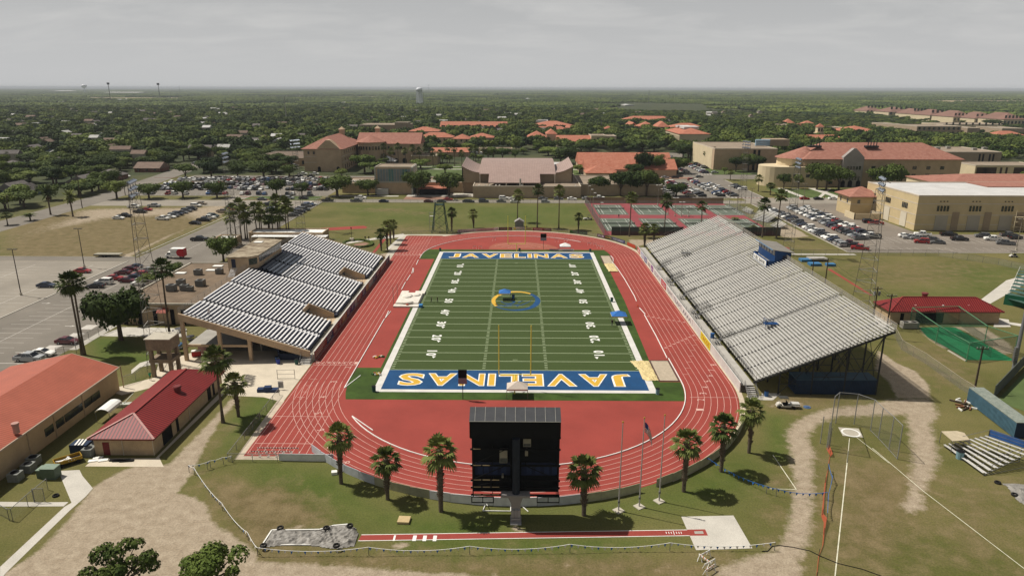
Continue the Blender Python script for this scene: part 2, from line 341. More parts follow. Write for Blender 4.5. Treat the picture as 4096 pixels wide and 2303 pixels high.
dk=mth('MULTIPLY',rmp(dk,.25,.85),mth('GREATER_THAN',att('dry'),.01))
grass=mixc(dk,grass,dry)
dirt=mixc(rmp(nz_(.8,8,.65),.35,.68),(.27,.215,.150),(.38,.315,.23))
df=mth('ADD',att('dirt'),mth('MULTIPLY',mth('SUBTRACT',nz_(.7,10,.78),.5),.95))
df=mth('MULTIPLY',rmp(df,.36,.60),mth('GREATER_THAN',att('dirt'),.01))
colr=mixc(df,grass,dirt)
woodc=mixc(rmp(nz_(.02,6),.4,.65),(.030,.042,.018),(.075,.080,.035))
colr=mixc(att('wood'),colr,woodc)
colr=mixc(.75,colr,rmp(fin,.25,.75,(.25,.25,.25),(.75,.75,.75)),'OVERLAY')
L.new(colr,bs.inputs['Base Color'])
bp=N.new('ShaderNodeBump');bp.inputs['Strength'].default_value=.5;bp.inputs['Distance'].default_value=.08;L.new(fin,bp.inputs['Height']);L.new(bp.outputs[0],bs.inputs['Normal'])
me.materials.append(gm);go=bpy.data.objects.new('ground',me);COL.objects.link(go);struct(go)
M_TRACK=mat('track_rubber',(.275,.050,.038),.85,.10,.12,fine=.25)
M_TRACK2=mat('track_rubber_worn',(.30,.095,.062),.85,.12,.2,fine=.3)
M_WHITE=mat('paint_white',(.78,.77,.72),.6,.10,.8)
M_LINE=mat('track_line_paint',(.60,.38,.32),.7,.15,.6)
M_TURF=mat('artificial_turf',(.046,.070,.018),.85,.06,.5,fine=.35,stretch=(.25,2.5,1))
M_TURF2=mat('turf_apron',(.040,.072,.012),.9,.30,.25,fine=.35)
M_FLINE=mat('field_line_paint',(.52,.60,.38),.7,.10,1)
M_BLUE=mat('end_zone_blue',(.010,.060,.160),.8,.15,.3,fine=.2)
M_GOLD=mat('end_zone_gold',(.60,.36,.045),.8,.08,.5)
CONC=mat('concrete_pale',(.46,.42,.34),.85,.12,.25,fine=.25)
CONC2=mat('concrete_grey',(.36,.34,.30),.85,.12,.3,fine=.25)
M_KERB=mat('border_paint',(.60,.58,.54),.7,.10,.4)
CY=50.6;RI=31.1;LW=1.10
def oval(r,n=44):
 return[(r*cos(pi*i/n),CY+r*sin(pi*i/n))for i in range(n+1)]+[(-r*cos(pi*i/n),-CY-r*sin(pi*i/n))for i in range(n+1)]
RO=RI+8*LW+.35
ov=oval(RO)
trk=MB();trk.poly(*[(x,y,.012)for x,y in ov])
tr_o=struct(trk.build('running_track',M_TRACK))
ch=MB();ch.poly((-RO,-CY+3,.016),(-RO,-79.0,.016),(-22.5,-79.0,.016),(-22.5,-72.8,.016),(-30.5,-60,.016),(-30.8,-CY+3,.016));ch.poly((-RO,45,.016),(-31,45,.016),(-31,62,.016),(-22,73,.016),(-10,81.6,.016),(-RO-.6,81.6,.016)).build('sprint_chute',M_TRACK,tr_o)
tp=MB();tp.poly((-40.4,82.4,.008),(-40.4,40,.008),(-42.6,40,.008),(-43,84.3,.008),(-22,84.6,.008),(-20,82,.008)).build('track_apron',CONC,tr_o)
ln=MB()
def loop_line(r,w,z,mb,a=0,bq=None):
 A,B=oval(r-w/2),oval(r+w/2);n=len(A)
 for i in range(n):
  j=(i+1)%n
  mb.poly((*A[i],z),(*B[i],z),(*B[j],z),(*A[j],z))
for k in range(1,9):loop_line(RI+k*LW,.07,.022,ln)
for k in range(9):
 x=-RI-k*LW
 ln.b(x-.035,x+.035,-78.4,-CY,.018,.022);ln.b(x-.035,x+.035,CY,81.3,.018,.022)
ln.b(-39.9,-31,-75.2,-75.1,.018,.023);ln.b(-39.9,-31,-66,-65.9,.018,.023);ln.b(-39.9,-31,-78.5,-78.35,.018,.023)
ln.b(-39.9,-31,-43.6,-43.5,.018,.023);ln.b(-39.9,-31,50,50.1,.018,.023)
for i in range(8):
 x=31.1+i*LW
 ln.b(x,x+LW,-50.5+i*3.2,-50.42+i*3.2,.018,.023)if i else None
 y=-57-i*1.2
 for yy in(-33+i*1.1,-12-i*.6):ln.poly((x+.2,yy,.024),(x+LW-.2,yy-.25,.024),(x+LW-.2,yy+.25,.024))
for yy in(-30,2,20,38):
 for i in(3,5):ln.b(31.1+i*LW+.3,31.1+(i+1)*LW-.3,yy,yy+.07,.018,.024);ln.b(31.1+i*LW+.3,31.1+(i+1)*LW-.3,yy+1.4,yy+1.47,.018,.024)
for i,yy in enumerate((-50.5,-53.5,-56.2,-58.5)):
 ln.b(-38.5,-37.2,yy,yy+.08,.018,.024);ln.b(-37.6+.6*i*0,-37.55,yy-1,yy,.018,.024)
ln.b(31.1,39.9,-57.6,-57.5,.018,.023)
ln.build('lane_lines',M_LINE,tr_o)
nm_=MB()
def numeral(t,x,y,ang,s=1.1):
 ex=Vector((cos(ang),sin(ang),0));ey=Vector((-sin(ang),cos(ang),0))
 put_text(nm_,t,(x,y,.027),ex,ey,fit=(s*.55,s))
for i in range(8):
 numeral(str(i+1),-31.1-(i+.5)*LW,-42.4,pi,1.2)
 numeral(str(i+1),-31.1-(i+.5)*LW,51.4,0,1.2)
for i in range(8):
 numeral(str(i+1),31.1+(i+.5)*LW,-61.3+i*2.7 if i else-62.5,pi/2,1.25)
for t,(c,x,y)in{'2':('C2',925,300),'3':('C2',785,445),'4':('C2',675,597),'5':('C2',628,760),'6':('C2',650,928),'7':('C2',755,1100),'8':('D2',905,118)}.items():
 p=G(c,x,y);numeral(t,p.x,p.y,pi/2+(-CY-p.y)*.02,1.2)
nm_.build('lane_numerals',M_LINE,tr_o)
kb=MB()
def arc_pts(r,a0,a1,cy,n):return[(r*cos(a0+(a1-a0)*i/n),cy+r*sin(a0+(a1-a0)*i/n))for i in range(n+1)]
def kpath(pts,w=.14,z=.09):
 kb.path([(x,y,z)for x,y in pts],w)
kpath([(-RI,-27.7-.0),(-RI,-54.5)]);kpath([(-RI,-54.6),(-29.4,-48.8)],.12)
kpath(arc_pts(RI,pi+.52,2*pi,-CY,40));kpath([(-27.1,-65.8),(-22.6,-70.8)],.12)
kpath([(RI,-CY),(RI,-39.2)]);kpath([(RI-.25,-39),(RI,-26),(RI,-11)]);kpath([(RI+.3,-10.6),(RI-.3,-5.4)]);kpath([(RI-.1,0.2),(RI+.1,5),(RI,22),(RI-.4,35),(RI-.9,42)])
kpath([(RI-.6,42.4),(RI,47),(RI-.3,50.5)])
kpath(arc_pts(RI,.75,pi,CY,36));kpath([(-RI,CY),(-RI,46)]);kpath([(-RI-.1,44),(-RI+.1,37.5)]);kpath([(-RI-.3,33.5),(-RI+.3,27)]);kpath([(-RI,33),(-RI+.6,28)],.12);kpath([(-RI+.1,25.5),(-RI,19)]);kpath([(-RI-.1,17.5),(-RI,10)])
kpath([(-RI-.1,-9),(-RI+.1,-14.5)]);kpath([(-RI+.45,-9.2),(-RI+.1,-14)],.12);kpath([(-RI,-15),(-RI,-27.7)])
kb.build('inner_kerb',M_WHITE,tr_o)
def clipx(r,y):return sqrt(max(0,r*r-(abs(y)-CY)**2))if abs(y)>CY else r
apl=[(-26.3,45.4),(-26.3,-44.8),(-30.9,-44.8)]+[(-clipx(RI-.15,-y),-y)for y in np.linspace(CY,59.2,8)]+[(clipx(RI-.15,-y),-y)for y in np.linspace(59.2,50.9,8)]+[(27.0,-50.9),(27.0,-40),(28.0,0),(28.0,29.5),(27.2,40),(27.2,50.8)]+[(clipx(RI-.3,y),y)for y in np.linspace(50.9,59.3,6)]+[(-clipx(RI-.15,y),y)for y in np.linspace(59.3,CY,8)]+[(-30.9,45.4)]
ff=MB();ff.poly(*[(x,y,.022)for x,y in apl]);ff_o=struct(ff.build('infield_grass',M_TURF2))
wd=MB();wd.poly(*[(x,y,.020)for x,y in[(-9.5,60.3),(14.5,60.3),(13.5,64),(10.5,68.3),(5,71),(0,71.8),(-4,71),(-7.5,68.5),(-9.2,64.5)]]);struct(wd.build('high_jump_apron',M_TRACK2))
hl_=MB()
for r in(5.5,8.2,11):[hl_.poly(*q)for q in ring(r-.06,r+.06,.6,pi-.6,1.5,58.5,.027,20)]
hl_.build('apron_lines',M_LINE,tr_o)
fb=MB();fb.b(-25.65,25.65,-56.0,56.0,.0,.030);fb_o=struct(fb.build('football_field',M_KERB))
t=MB();t.b(-24.38,24.38,-45.72,45.72,.03,.036);t.build('turf',M_TURF,fb_o)
e=MB();e.b(-24.38,24.38,-54.86,-45.80,.03,.036);e.b(-24.38,24.38,45.80,54.86,.03,.036);e.build('end_zone',M_BLUE,fb_o)
Y=.9144;l=MB();z0,z1=.036,.042
for k in range(-10,11):l.b(-24.38,24.38,k*5*Y-.06,k*5*Y+.06,z0,z1)
for k in range(-50,51):
 if k%5==0:continue
 for x in(-24.2,23.55,-6.4,5.8):l.b(x,x+.61,k*Y-.07,k*Y+.07,z0,z1)
for s in(-1,1):l.b(-.5,.5,s*43*Y-.05+s*1.0,s*43*Y+.05+s*1.0,z0,z1)
l.build('yard_lines',M_FLINE,fb_o)
n_=MB()
for k in range(-4,5):
 num=str(50-abs(k)*10);y=k*10*Y
 for s in(-1,1):
  ex=Vector((0,s,0));ey=Vector((-s,0,0))
  for j,d in enumerate(num):
   put_text(n_,d,(s*17.3,y+s*(-.95+1.9*j),.041),ex,ey,off=.03,fit=(.5 if d=='1' else 1.4,2.1))
  if k:
   q=1 if k>0 else-1;x=s*17.3-s*.35
   if s<0:x=-16.6
   else:x=16.6
   n_.poly((x-.42,y+q*2.0,.041),(x+.42,y+q*2.0,.041),(x,y+q*3.05,.041))
n_.build('yard_numerals',M_WHITE,fb_o)
for s in(-1,1):
 lw,lg=MB(),MB()
 word='JAVELINAS';wd_=[3.6,5.4,5.4,3.9,3.6,1.3,4.6,5.4,4.7];tot=sum(wd_)+8*.75;x=-tot/2
 for c,ww in zip(word,wd_):
  cx=x+ww/2;x+=ww+.75
  for mbx,off,z in((lw,.050,.040),(lg,.020,.044)):
   V_,F_=text_polys(c,1.0,off)
   xs=[v[0]for v in V_];ys=[v[1]for v in V_];W_=max(xs)-min(xs);H_=max(ys)-min(ys)
   base=text_polys(c,1.0,.055)[0];Wb=max(v[0]for v in base)-min(v[0]for v in base);Hb=max(v[1]for v in base)-min(v[1]for v in base)
   ax,ay=(max(xs)+min(xs))/2,(max(ys)+min(ys))/2
   kx,ky=(ww+.3)/Wb,5.9/Hb
   pts=[(s*(cx+(vx-ax)*kx),s*50.3+s*(vy-ay)*ky,z)for vx,vy in V_]
   n0=mbx._a(pts)
   for f in F_:mbx.f.append(tuple(n0+i for i in f));mbx.m.append(0)
 lw.build('letter_outline',M_WHITE,fb_o);lg.build('lettering',M_GOLD,fb_o)
lb,lgd=MB(),MB()
n=72
for i in range(n):
 def rr(a):
  th=.10+.55*max(0,cos(a-radians(-25)))**1.5 if True else 0
  return 6.25-th-.25*abs(sin(a)),6.25
 a0,a1=2*pi*i/n,2*pi*(i+1)/n;m_=(a0+a1)/2
 tgt=lgd if radians(48)<m_<radians(215)else lb
 def thick(a):
  d=abs((a-radians(-20)+pi)%(2*pi)-pi);return .35+1.15*max(0,1-d/2.2)if tgt is lb else .75-.25*cos(a*1.0)
 q=[]
 for a,o_ in((a0,0),(a1,0),(a1,1),(a0,1)):
  r_=6.3-(thick(a)if o_ else 0);q.append((r_*cos(a),.35+r_*1.36*sin(a),.045))
 tgt.poly(*q)
def stroke(mb,pts,w0,w1,z=.045):
 pts=[(x,.35+y*1.36)for x,y in pts]
 for i in range(len(pts)-1):
  a=Vector(pts[i]);b_=Vector(pts[i+1]);d=(b_-a).normalized();p=Vector((-d.y,d.x));u0=w0+(w1-w0)*i/(len(pts)-1);u1=w0+(w1-w0)*(i+1)/(len(pts)-1)
  mb.poly((*(a-p*u0/2),z),(*(b_-p*u1/2),z),(*(b_+p*u1/2),z),(*(a+p*u0/2),z))
stroke(lb,[(-5.2,-2.2),(-4.2,-3.1),(-2.6,-3.4),(-1.0,-3.0)],.5,.9);stroke(lb,[(-3.9,-.3),(-3.2,-1.4),(-2.0,-1.9),(-.8,-1.6),(-.3,-.7),(-1.2,-.2)],.3,.7)
stroke(lb,[(-2.9,-2.6),(-1.6,-2.2),(-.2,-2.7),(.6,-3.6)],.4,.5);stroke(lb,[(.2,-2.5),(1.3,-2.9),(2.6,-1.6),(4.4,.6)],.7,.12);stroke(lb,[(.6,-1.3),(1.5,-.2),(2.6,-.1)],.5,.15)
lb.build('emblem_blue',M_BLUE,fb_o);lgd.build('emblem_gold',M_GOLD,fb_o)
ASPH=mat('asphalt',(.185,.165,.137),.9,.13,.09,fine=.3)
ASPH2=mat('asphalt_old',(.26,.232,.19),.9,.13,.07,fine=.3)
BRICKP=mat('brick_paving',(.26,.150,.105),.9,.15,.2,fine=.25)
M_RUST=mat('red_kerb_paint',(.33,.10,.06),.8,.2,.5)
PAV=mat('pavement_concrete',(.50,.47,.41),.85,.10,.25,fine=.3)
YEL=mat('yellow_paint',(.55,.40,.08),.8,.15,.6)
def R4(x0,x1,y0,y1):return[(x0,y0),(x1,y0),(x1,y1),(x0,y1)]
sheet('parking_lot',[R4(-122,-93.2,-90,158)],.006,ASPH)
sheet('old_parking_lot',[R4(-330,-122.05,-90,40.8)],.006,ASPH2)
sheet('service_road',[R4(-214,-122,41,46)],.010,ASPH)
kx=MB()
for a,b_ in(((-123.2,46.2),(-123.2,118)),((-196,46.2),(-123.2,46.2)),((-123.2,118),(-124.3,140)),((-124.3,140),(-135,148)),((-122.2,-90),(-122.2,40.5)),((-196,46.5),(-200,90)),((-93.3,100),(-93.3,158)),((-134,166),(-134.5,177)),((-134,166),(-99,168)),((-134.5,177.5),(-99,178)),((-99,168),(-95,178)),((-144,166),(-196,165)),((-144,166),(-143,178.5)),((-196,178.5),(-143,178.5)),((-200,251),(-98,251)),((-200,262.5),(-122,262.5)),((-94,159.2),(33,159.2)),((-94,168.2),(-56,168.2)),((-20,168.2),(32,168.2)),((111,57.5),(111,158)),((106.6,176),(106.6,249)),((124,178),(124,248)),((106.8,276),(106.8,340)),((124,278),(124,340)),((124.5,177),(134,177)),((134,177),(200,177)),((111,57),(210,57)),((75,252.5),(105,252.5)),((72,275),(106,275))):
 kx.bar((*a,.06),(*b_,.06),.28,.14)
struct(kx.build('kerb',PAV))
def leftst(y):return-203-(y-100)*.03 if y<180 else-205.4-(y-180)*.14
sheet('street',[[(leftst(y)-8,y),(leftst(y)+7,y),(leftst(y+20)+7,y+20),(leftst(y+20)-8,y+20)]for y in range(-100,340,20)],.012,ASPH)
sheet('cross_street',[R4(-199,-94,147,164.5),R4(-94,112,159.3,168),R4(112,420,160,176),R4(-144,-134,160,180)],.016,ASPH2)
sheet('campus_parking_lot',[R4(-201,-96,179,251)],.010,ASPH)
sheet('campus_street',[R4(-201,-60,251,262.5),R4(-60,-20,258,262),R4(106.8,124,176,360),R4(40,230,252.5,274.5),[(106.8,360),(124,360),(140,430),(120,430)]],.020,ASPH)
sheet('brick_lot',[R4(-56,-34,168,178),R4(56,106,254,262)],.024,BRICKP)
sheet('east_parking_lot',[R4(74,106.7,177,251)],.024,ASPH)
sheet('gym_parking_lot',[R4(111.1,152,57.1,159.9),R4(152,215,57.1,88)],.006,mat('asphalt_warm',(.200,.172,.140),.9,.12,.08,fine=.3))
ln=MB()
def bays(x0,x1,y0,n,dy,sl=0.0,z=.03):
 for i in range(n):
  y=y0+i*dy;ln.poly((x0,y,z),(x1,y+sl,z),(x1,y+sl+.11,z),(x0,y+.11,z))
def baysx(y0,y1,x0,n,dx,sl=0.0,z=.03):
 for i in range(n):
  x=x0+i*dx;ln.poly((x,y0,z),(x+sl,y1,z),(x+sl+.11,y1,z),(x+.11,y0,z))
bays(-116.6,-105.4,-86,64,3.0,z=.014);ln.b(-111.1,-110.95,-86,104,.01,.014)
bays(-98.6,-93.4,-86,20,3.0,z=.014)
for k in range(5):bays(-136-k*18,-125-k*18,-86,40,3.05,z=.014);ln.b(-130.6-k*18,-130.45-k*18,-86,36,.01,.014)
ln.b(-330,-93.5,-43.6,-43.4,.01,.014)
baysx(181,186,-196,34,2.9,-1.5);baysx(197,208,-196,34,2.9);baysx(216,227,-196,34,2.9);baysx(235,246,-196,34,2.9)
bays(76,81,180,24,2.8);bays(86,96.5,180,24,2.8);bays(101,106.5,180,24,2.8);bays(127.5,133,180,0,2.8)
bays(111.4,116.4,58,34,2.9,.6,z=.014);bays(122,133,66,31,2.9,.6,z=.014)
for k in range(5):baysx(60,65,126+k*16,5,2.8,z=.014)
baysx(72,83,128,27,2.9,.6,z=.014);baysx(72,83,136,8,2.9,z=.014)
for i in range(9):ln.b(107.5+i*1.9,108.6+i*1.9,275.6,278.4,.01,.03);ln.b(107.5+i*1.9,108.6+i*1.9,177.5,179.6,.01,.03)
for i in range(7):ln.poly((100-i*1.8,174.5,.03),(99.6-i*1.8,174.5,.03),(97-i*1.8,179,.03),(97.4-i*1.8,179,.03))
for c,x,y,a in(('B1',435,875,.2),('B1',665,1095,.2),('B1',190,1350,.2)):
 p=G(c,x,y);ln.b(p.x-.9,p.x+.6,p.y-.12,p.y+.12,.01,.014);ln.poly((p.x+.5,p.y+.5,.014),(p.x+.5,p.y-.5,.014),(p.x+1.5,p.y,.014))
for c,x,y in(('B1',860,1105),('B1',500,1305),('B1',730,1185)):
 p=G(c,x,y);ln.b(p.x-1.4,p.x+1.4,p.y-1.5,p.y+1.5,.01,.015)
struct(ln.build('road_markings',mat('road_paint',(.50,.47,.42),.8,.15,.8)))
pv=[R4(-93.2,-91.5,-36,-12),[(p[0],p[1])for p in Q('B1',1480,1110,1180,1105,960,1190,1100,1195,1800,1200,1800,1120)],[(p[0],p[1])for p in Q('D1',0,1165,650,560,720,520,640,330,590,200,800,190,830,250,935,375,860,460,700,600,60,1225,0,1300)],[(p[0],p[1])for p in Q('D1',-20,510,470,515,690,513,640,556,-20,558)],[(p[0],p[1])for p in Q('H6',-200,1330,0,1165,200,1110,500,1100,560,1150,380,1190,0,1265,-200,1420)],[(p[0],p[1])for p in Q('D3',1703,660,2228,648,2420,978,1852,996)],[(p[0],p[1])for p in Q('B4',2055,840,2300,655,2500,600,2500,680,2145,880)],[(p[0],p[1])for p in Q('F7',985,350,1095,365,1110,425,970,425)],[(p[0],p[1])for p in Q('F7',1095,385,1240,405,1240,428,1105,405)],R4(91,112,53.2,55.2),[(p[0],p[1])for p in Q('H4',270,1075,530,1075,600,1040,720,1040,620,1125,330,1115)],[(p[0],p[1])for p in Q('B2',815,295,1210,235,1420,205,1440,215,1290,360,1250,360,1380,240,1130,265,830,310)],[(p[0],p[1])for p in Q('F7',0,280,60,300,140,400,60,440,0,380)],[(p[0],p[1])for p in Q('C4',-60,560,130,560,40,630,-80,628)]]
sheet('footpath',pv,.020,PAV)
sheet('stadium_concourse',[[(-66,-36),(-40.4,-36),(-40.4,-60.5),(-44.5,-58.5),(-50.2,-58),(-52,-57.5),(-52.6,-79.5),(-50.6,-82.2),(-62,-82.2),(-62,-80),(-53,-79.8),(-53,-53),(-64.5,-53),(-70,-58),(-74,-56),(-68,-50),(-71,-43)],],.012,mat('concourse_concrete',(.56,.49,.38),.85,.13,.2,fine=.3))
sheet('undercroft_floor',[R4(-66,-41,-36,39)],.008,CONC2)
sheet('track_surround',[[(-41.6,-60),(-40.2,-60),(-40.2,-79),(-41.2,-80)],[(-41.2,-80),(-23,-80),(-23,-79),(-40.5,-79)],R4(40.3,42.6,-55,56)]+[[(cos(a)*40.35,-CY+sin(a)*40.35),(cos(a)*41.2,-CY+sin(a)*41.2),(cos(b_)*41.2,-CY+sin(b_)*41.2),(cos(b_)*40.35,-CY+sin(b_)*40.35)]for a,b_ in[(-1.0+i*.09,-.91+i*.09)for i in range(11)]]+[[(cos(a)*40.35,CY+sin(a)*40.35),(cos(a)*41.5,CY+sin(a)*41.5),(cos(b_)*41.5,CY+sin(b_)*41.5),(cos(b_)*40.35,CY+sin(b_)*40.35)]for a,b_ in[(.0+i*.1,.1+i*.1)for i in range(23)]],.004,mat('surround_gravel',(.50,.42,.32),.9,.15,.6,fine=.3))
rw=MB()
p0,p1,p2,p3=G('D2',1030,900),G('D2',1060,845),G('D3',1765,795),G('D3',1790,848)
A_=[(p0.x,p0.y),(p3.x,p3.y),(p2.x,p2.y),(p1.x,p1.y)];rw.poly(*[(x,y,.026)for x,y in A_]);rw_o=struct(rw.build('vault_runway',M_TRACK))
e1=MB();q_=Gs('D3',1760,790,1943,787,1972,850,1785,851);e1.poly(*[(p.x,p.y,.030)for p in q_][::-1]);e1.build('runway_end',M_TRACK,rw_o)
bx=MB();q_=Gs('D3',1832,808,1920,805,1930,832,1840,833);bx.poly(*[(p.x,p.y,.034)for p in q_][::-1]);bx.build('planting_box',CONC2,rw_o)
e2=MB()
ya,yb=(p0.y+p3.y)/2,(p1.y+p2.y)/2
e2.poly((p0.x,p0.y-.10,.030),(p3.x,p3.y-.10,.030),(p3.x,p3.y,.030),(p0.x,p0.y,.030));e2.poly((p1.x,p1.y,.030),(p2.x,p2.y,.030),(p2.x,p2.y+.10,.030),(p1.x,p1.y+.10,.030))
for x0 in(1395,1598,1700,1802):
 a=G('D2',x0,865);w_=.22 if x0>1400 else .12;e2.b(a.x-w_,a.x+w_,p0.y,p1.y,.028,.032)
for x0 in(1552,1578,1603,1628,1655,1680,1703):
 a=G('D3',x0,822);h_=.35 if x0==1628 else .2;e2.b(a.x-.04,a.x+.04,a.y-h_,a.y+h_,.028,.033)
e2.build('runway_markings',M_WHITE,rw_o)
sheet('jump_runway',[Q('B2',550,155,1040,128,1075,140,1060,155,560,182),Q('B2',1110,400,1140,400,1290,215,1250,225)],.03,M_TRACK)
sheet('east_runway',[Q('B4',570,545,605,545,1010,800,985,800),Q('H5',770,455,870,465,900,505,780,520)],.02,M_TRACK)
gl=MB()
def gline(*cs,w=.11):
 pts=Gs(cs[0],*cs[1:])
 for i in range(len(pts)-1):
  a,b_=pts[i],pts[i+1];d=(b_-a).normalized();p=Vector((-d.y,d.x,0))*w/2
  z=Vector((0,0,.012));gl.poly(a-p+z,b_-p+z,b_+p+z,a+p+z)
gline('D4',808,0,670,1300,w=.13);gline('D4',1050,-30,1560,400,2590,1190,w=.10);gline('C4',890,1000,1215,1258,w=.09);gline('C4',820,1010,797,1258,w=.09);gline('D4',50,40,285,385,w=.12);gline('D4',20,378,285,385,w=.10)
struct(gl.build('chalk_lines',mat('chalk',(.62,.60,.46),.9,.2,1)))
rk=MB()
for a,b_ in(((-134,165.8),(-118,165.9)),((-140,178),(-120,166)),((-220,250.8),(-130,250.8)),((110,176.8),(135,177.3)),((56,253),(104,253))):rk.bar((*a,.075),(*b_,.075),.34,.13)
struct(rk.build('red_kerb',M_RUST))
ALU=mat('aluminium_plank',(.56,.545,.51),.5,.12,1.2,metal=.15,fine=.4)
ALUW=mat('aluminium_white',(.74,.73,.72),.45,.08,1.0,metal=.1)
NAVY=mat('navy_riser_paint',(.034,.040,.066),.7,.3,.8)
STUC=mat('tan_stucco',(.46,.34,.22),.85,.10,.5,fine=.25)
STUC2=mat('tan_brick',(.40,.30,.195),.88,.12,.8,fine=.3)
STEEL=mat('galvanised_steel',(.20,.20,.195),.5,.2,1,metal=.5)
DSTEEL=mat('dark_steel',(.035,.037,.040),.5,.2,1,metal=.4)
GLASS=mat('dark_window_glass',(.018,.024,.028),.12,.1,.5,spec=.8)
BLK=mat('black_paint',(.010,.010,.011),.7,.1,1,spec=.08)
BLUP=mat('royal_blue_paint',(.012,.050,.150),.55,.12,.5)
NET=wire('chain_link',(.30,.30,.29),.22)
def rail(mb,pts,h=1.0,r=.03,every=1,mids=2,post=True):
 for i in range(len(pts)-1):
  a,b=Vector(pts[i]),Vector(pts[i+1])
  for k in range(mids):z=Vector((0,0,h*(k+1)/mids));mb.bar(a+z,b+z,r*1.6)
 if post:
  for p in pts[::every]:p=Vector(p);mb.bar(p,p+Vector((0,0,h)),r*1.8)
W0,W1=-41.6,-66.2;NW=31;rd=(W1-W0)/NW;wz0,wz1=2.0,9.7;rz_=(wz1-wz0)/NW
yw0,yw1=-41.3,39.8
aisW=[-41.3,-32.2,-17.6,-4.2,9.2,24.0,39.8]
def wrow(i):return W0+rd*i,wz0+rz_*i
VOM=[(-22.4,-17.8,8),(10.6,16.2,8)]
BOXY=(-4.4,15.6);VIPR=22
S=thing('grandstand','tan concrete grandstand with white benches over navy steps, left of the running track','grandstand',(-53.5,-1,0))
dk=MB()
for i in range(NW):
 x,z=wrow(i);segs=[(yw0,yw1)]
 if i<8:segs=[(yw0,-22.4),(-17.8,10.6),(16.2,yw1)]
 for a,b in segs:dk.b(x+rd,x+.02,a,b,z-.35,z)
dk.build('seating_deck',NAVY,S)
for i in range(NW):
 x,z=wrow(i);be=MB()
 for k in range(6):
  a,b=aisW[k]+.75,aisW[k+1]-.75
  segs=[(a,b)]
  for(v0,v1,n)in VOM:
   if i<n:segs=[s2 for(c,d)in segs for s2 in((c,min(d,v0-.35)),(max(c,v1+.35),d))if s2[1]-s2[0]>.5]
  if i>=VIPR:segs=[s2 for(c,d)in segs for s2 in((c,min(d,BOXY[0]-.8)),(max(c,BOXY[1]+.8),d))if s2[1]-s2[0]>.5]
  for c,d in segs:
   be.b(x+rd*.62,x+rd*.14,c,d,z+.40,z+.45)
   for yy in np.arange(c+.4,d,2.4):be.b(x+rd*.5,x+rd*.3,yy,yy+.06,z,z+.40)
 be.build('bench_row',ALUW,S)
for ai,ya in enumerate(aisW):
 st=MB()
 for i in range(NW):
  if BOXY[0]<ya<BOXY[1]and i>=VIPR:continue
  if any(v0-.3<ya<v1+.3 and i<n for v0,v1,n in VOM):continue
  x,z=wrow(i);off=.45 if ai==0 else(-.45 if ai==6 else 0)
  st.b(x+.30,x-.06,ya-.5+off,ya+.5+off,z-.03,z+rz_*.5)if i else None
  st.b(x-.10,x-.42,ya-.5+off,ya+.5+off,z,z+.035)
 st.build('aisle_steps',ALUW,S)
for ai,ya in enumerate(aisW):
 ra=MB()
 if ai in(0,6):pts=[(*wrow(i)[:1],ya,wrow(i)[1])for i in range(0,NW+1,3)];rail(ra,pts,1.0,.022,1,3)
 else:
  for i0 in range(1,28,5):
   if BOXY[0]<ya<BOXY[1]and i0>17:continue
   a=wrow(i0);b=wrow(i0+3);rail(ra,[(a[0],ya,a[1]),(b[0],ya,b[1])],.9,.02,1,1)
 ra.build('aisle_rail',STEEL,S)
ra=MB();pts=[(W1-.3,y,wz1)for y in np.arange(yw0,BOXY[0],3.0)];rail(ra,pts,1.2,.022,1,4)
pts=[(W1-.3,y,wz1)for y in np.arange(BOXY[1]+1,yw1+.1,3.0)];rail(ra,pts,1.2,.022,1,4)
ra.build('handrail',STEEL,S)
fr=MB()
def rake(y0,y1,d=1.0,up=.02):
 fr.hexa([(W0+.6,y0,wz0-d-.1),(W0+.6,y1,wz0-d-.1),(W1-.2,y1,wz1-d),(W1-.2,y0,wz1-d),(W0+.6,y0,wz0+up),(W0+.6,y1,wz0+up),(W1-.2,y1,wz1+up+.1),(W1-.2,y0,wz1+up+.1)])
rake(yw0-.45,yw0-.02,1.15,.15);rake(yw1+.02,yw1+.45,1.15,.15)
for yy in(-28.5,-15,-2,11,24):
 fr.hexa([(W0,yy,wz0-1.1),(W0,yy+.5,wz0-1.1),(W1,yy+.5,wz1-1.3),(W1,yy,wz1-1.3),(W0,yy,wz0-.37),(W0,yy+.5,wz0-.37),(W1,yy+.5,wz1-.37),(W1,yy,wz1-.37)])
for yy in(-41.5,-28.4,-15,-2,11,24,39.6):
 for x in(-65.9,-58.8,-52.9):
  z=wz0+(x-W0)/(W1-W0)*(wz1-wz0);fr.b(x-.35,x+.3,yy-.22,yy+.40,0,z-.6)
fr.b(-65.6,-53.1,-41.5,-41.1,2.9,3.35);fr.b(-65.6,-53.1,-15,-14.6,2.9,3.35)
fr.build('concrete_frame',STUC,S)
fl=MB();fl.b(-66,-53,-41.0,-28.5,2.75,2.95);fl.b(-66,-53,-28.4,39.5,2.75,2.95);fl.b(-53,-52.7,-36,39,0,4.6);fl.build('undercroft_slab',CONC2,S)
sh=MB();sh.b(-47.6,-42.0,-41.1,-40.8,0,1.35);sh.b(-52.6,-47.7,-41.0,-40.7,0,3.0)if False else None
sh.b(-47.7,-47.4,-41,-30,0,2.6);sh.build('skirting_wall',mat('navy_wall',(.020,.028,.055),.7,.2,.6),S)
pa=MB();pa.b(-41.6,-40.25,yw0,yw1+1.5,.0,1.35);pa.build('front_walkway',CONC,S)
pw=MB();pw.b(-40.32,-40.16,yw0,yw1+3.4,0,1.95);pw.b(-40.36,-40.12,yw0,yw1+3.4,1.95,2.02);pw.build('front_wall',mat('parapet_paint',(.50,.48,.44),.8,.1,.5),S)
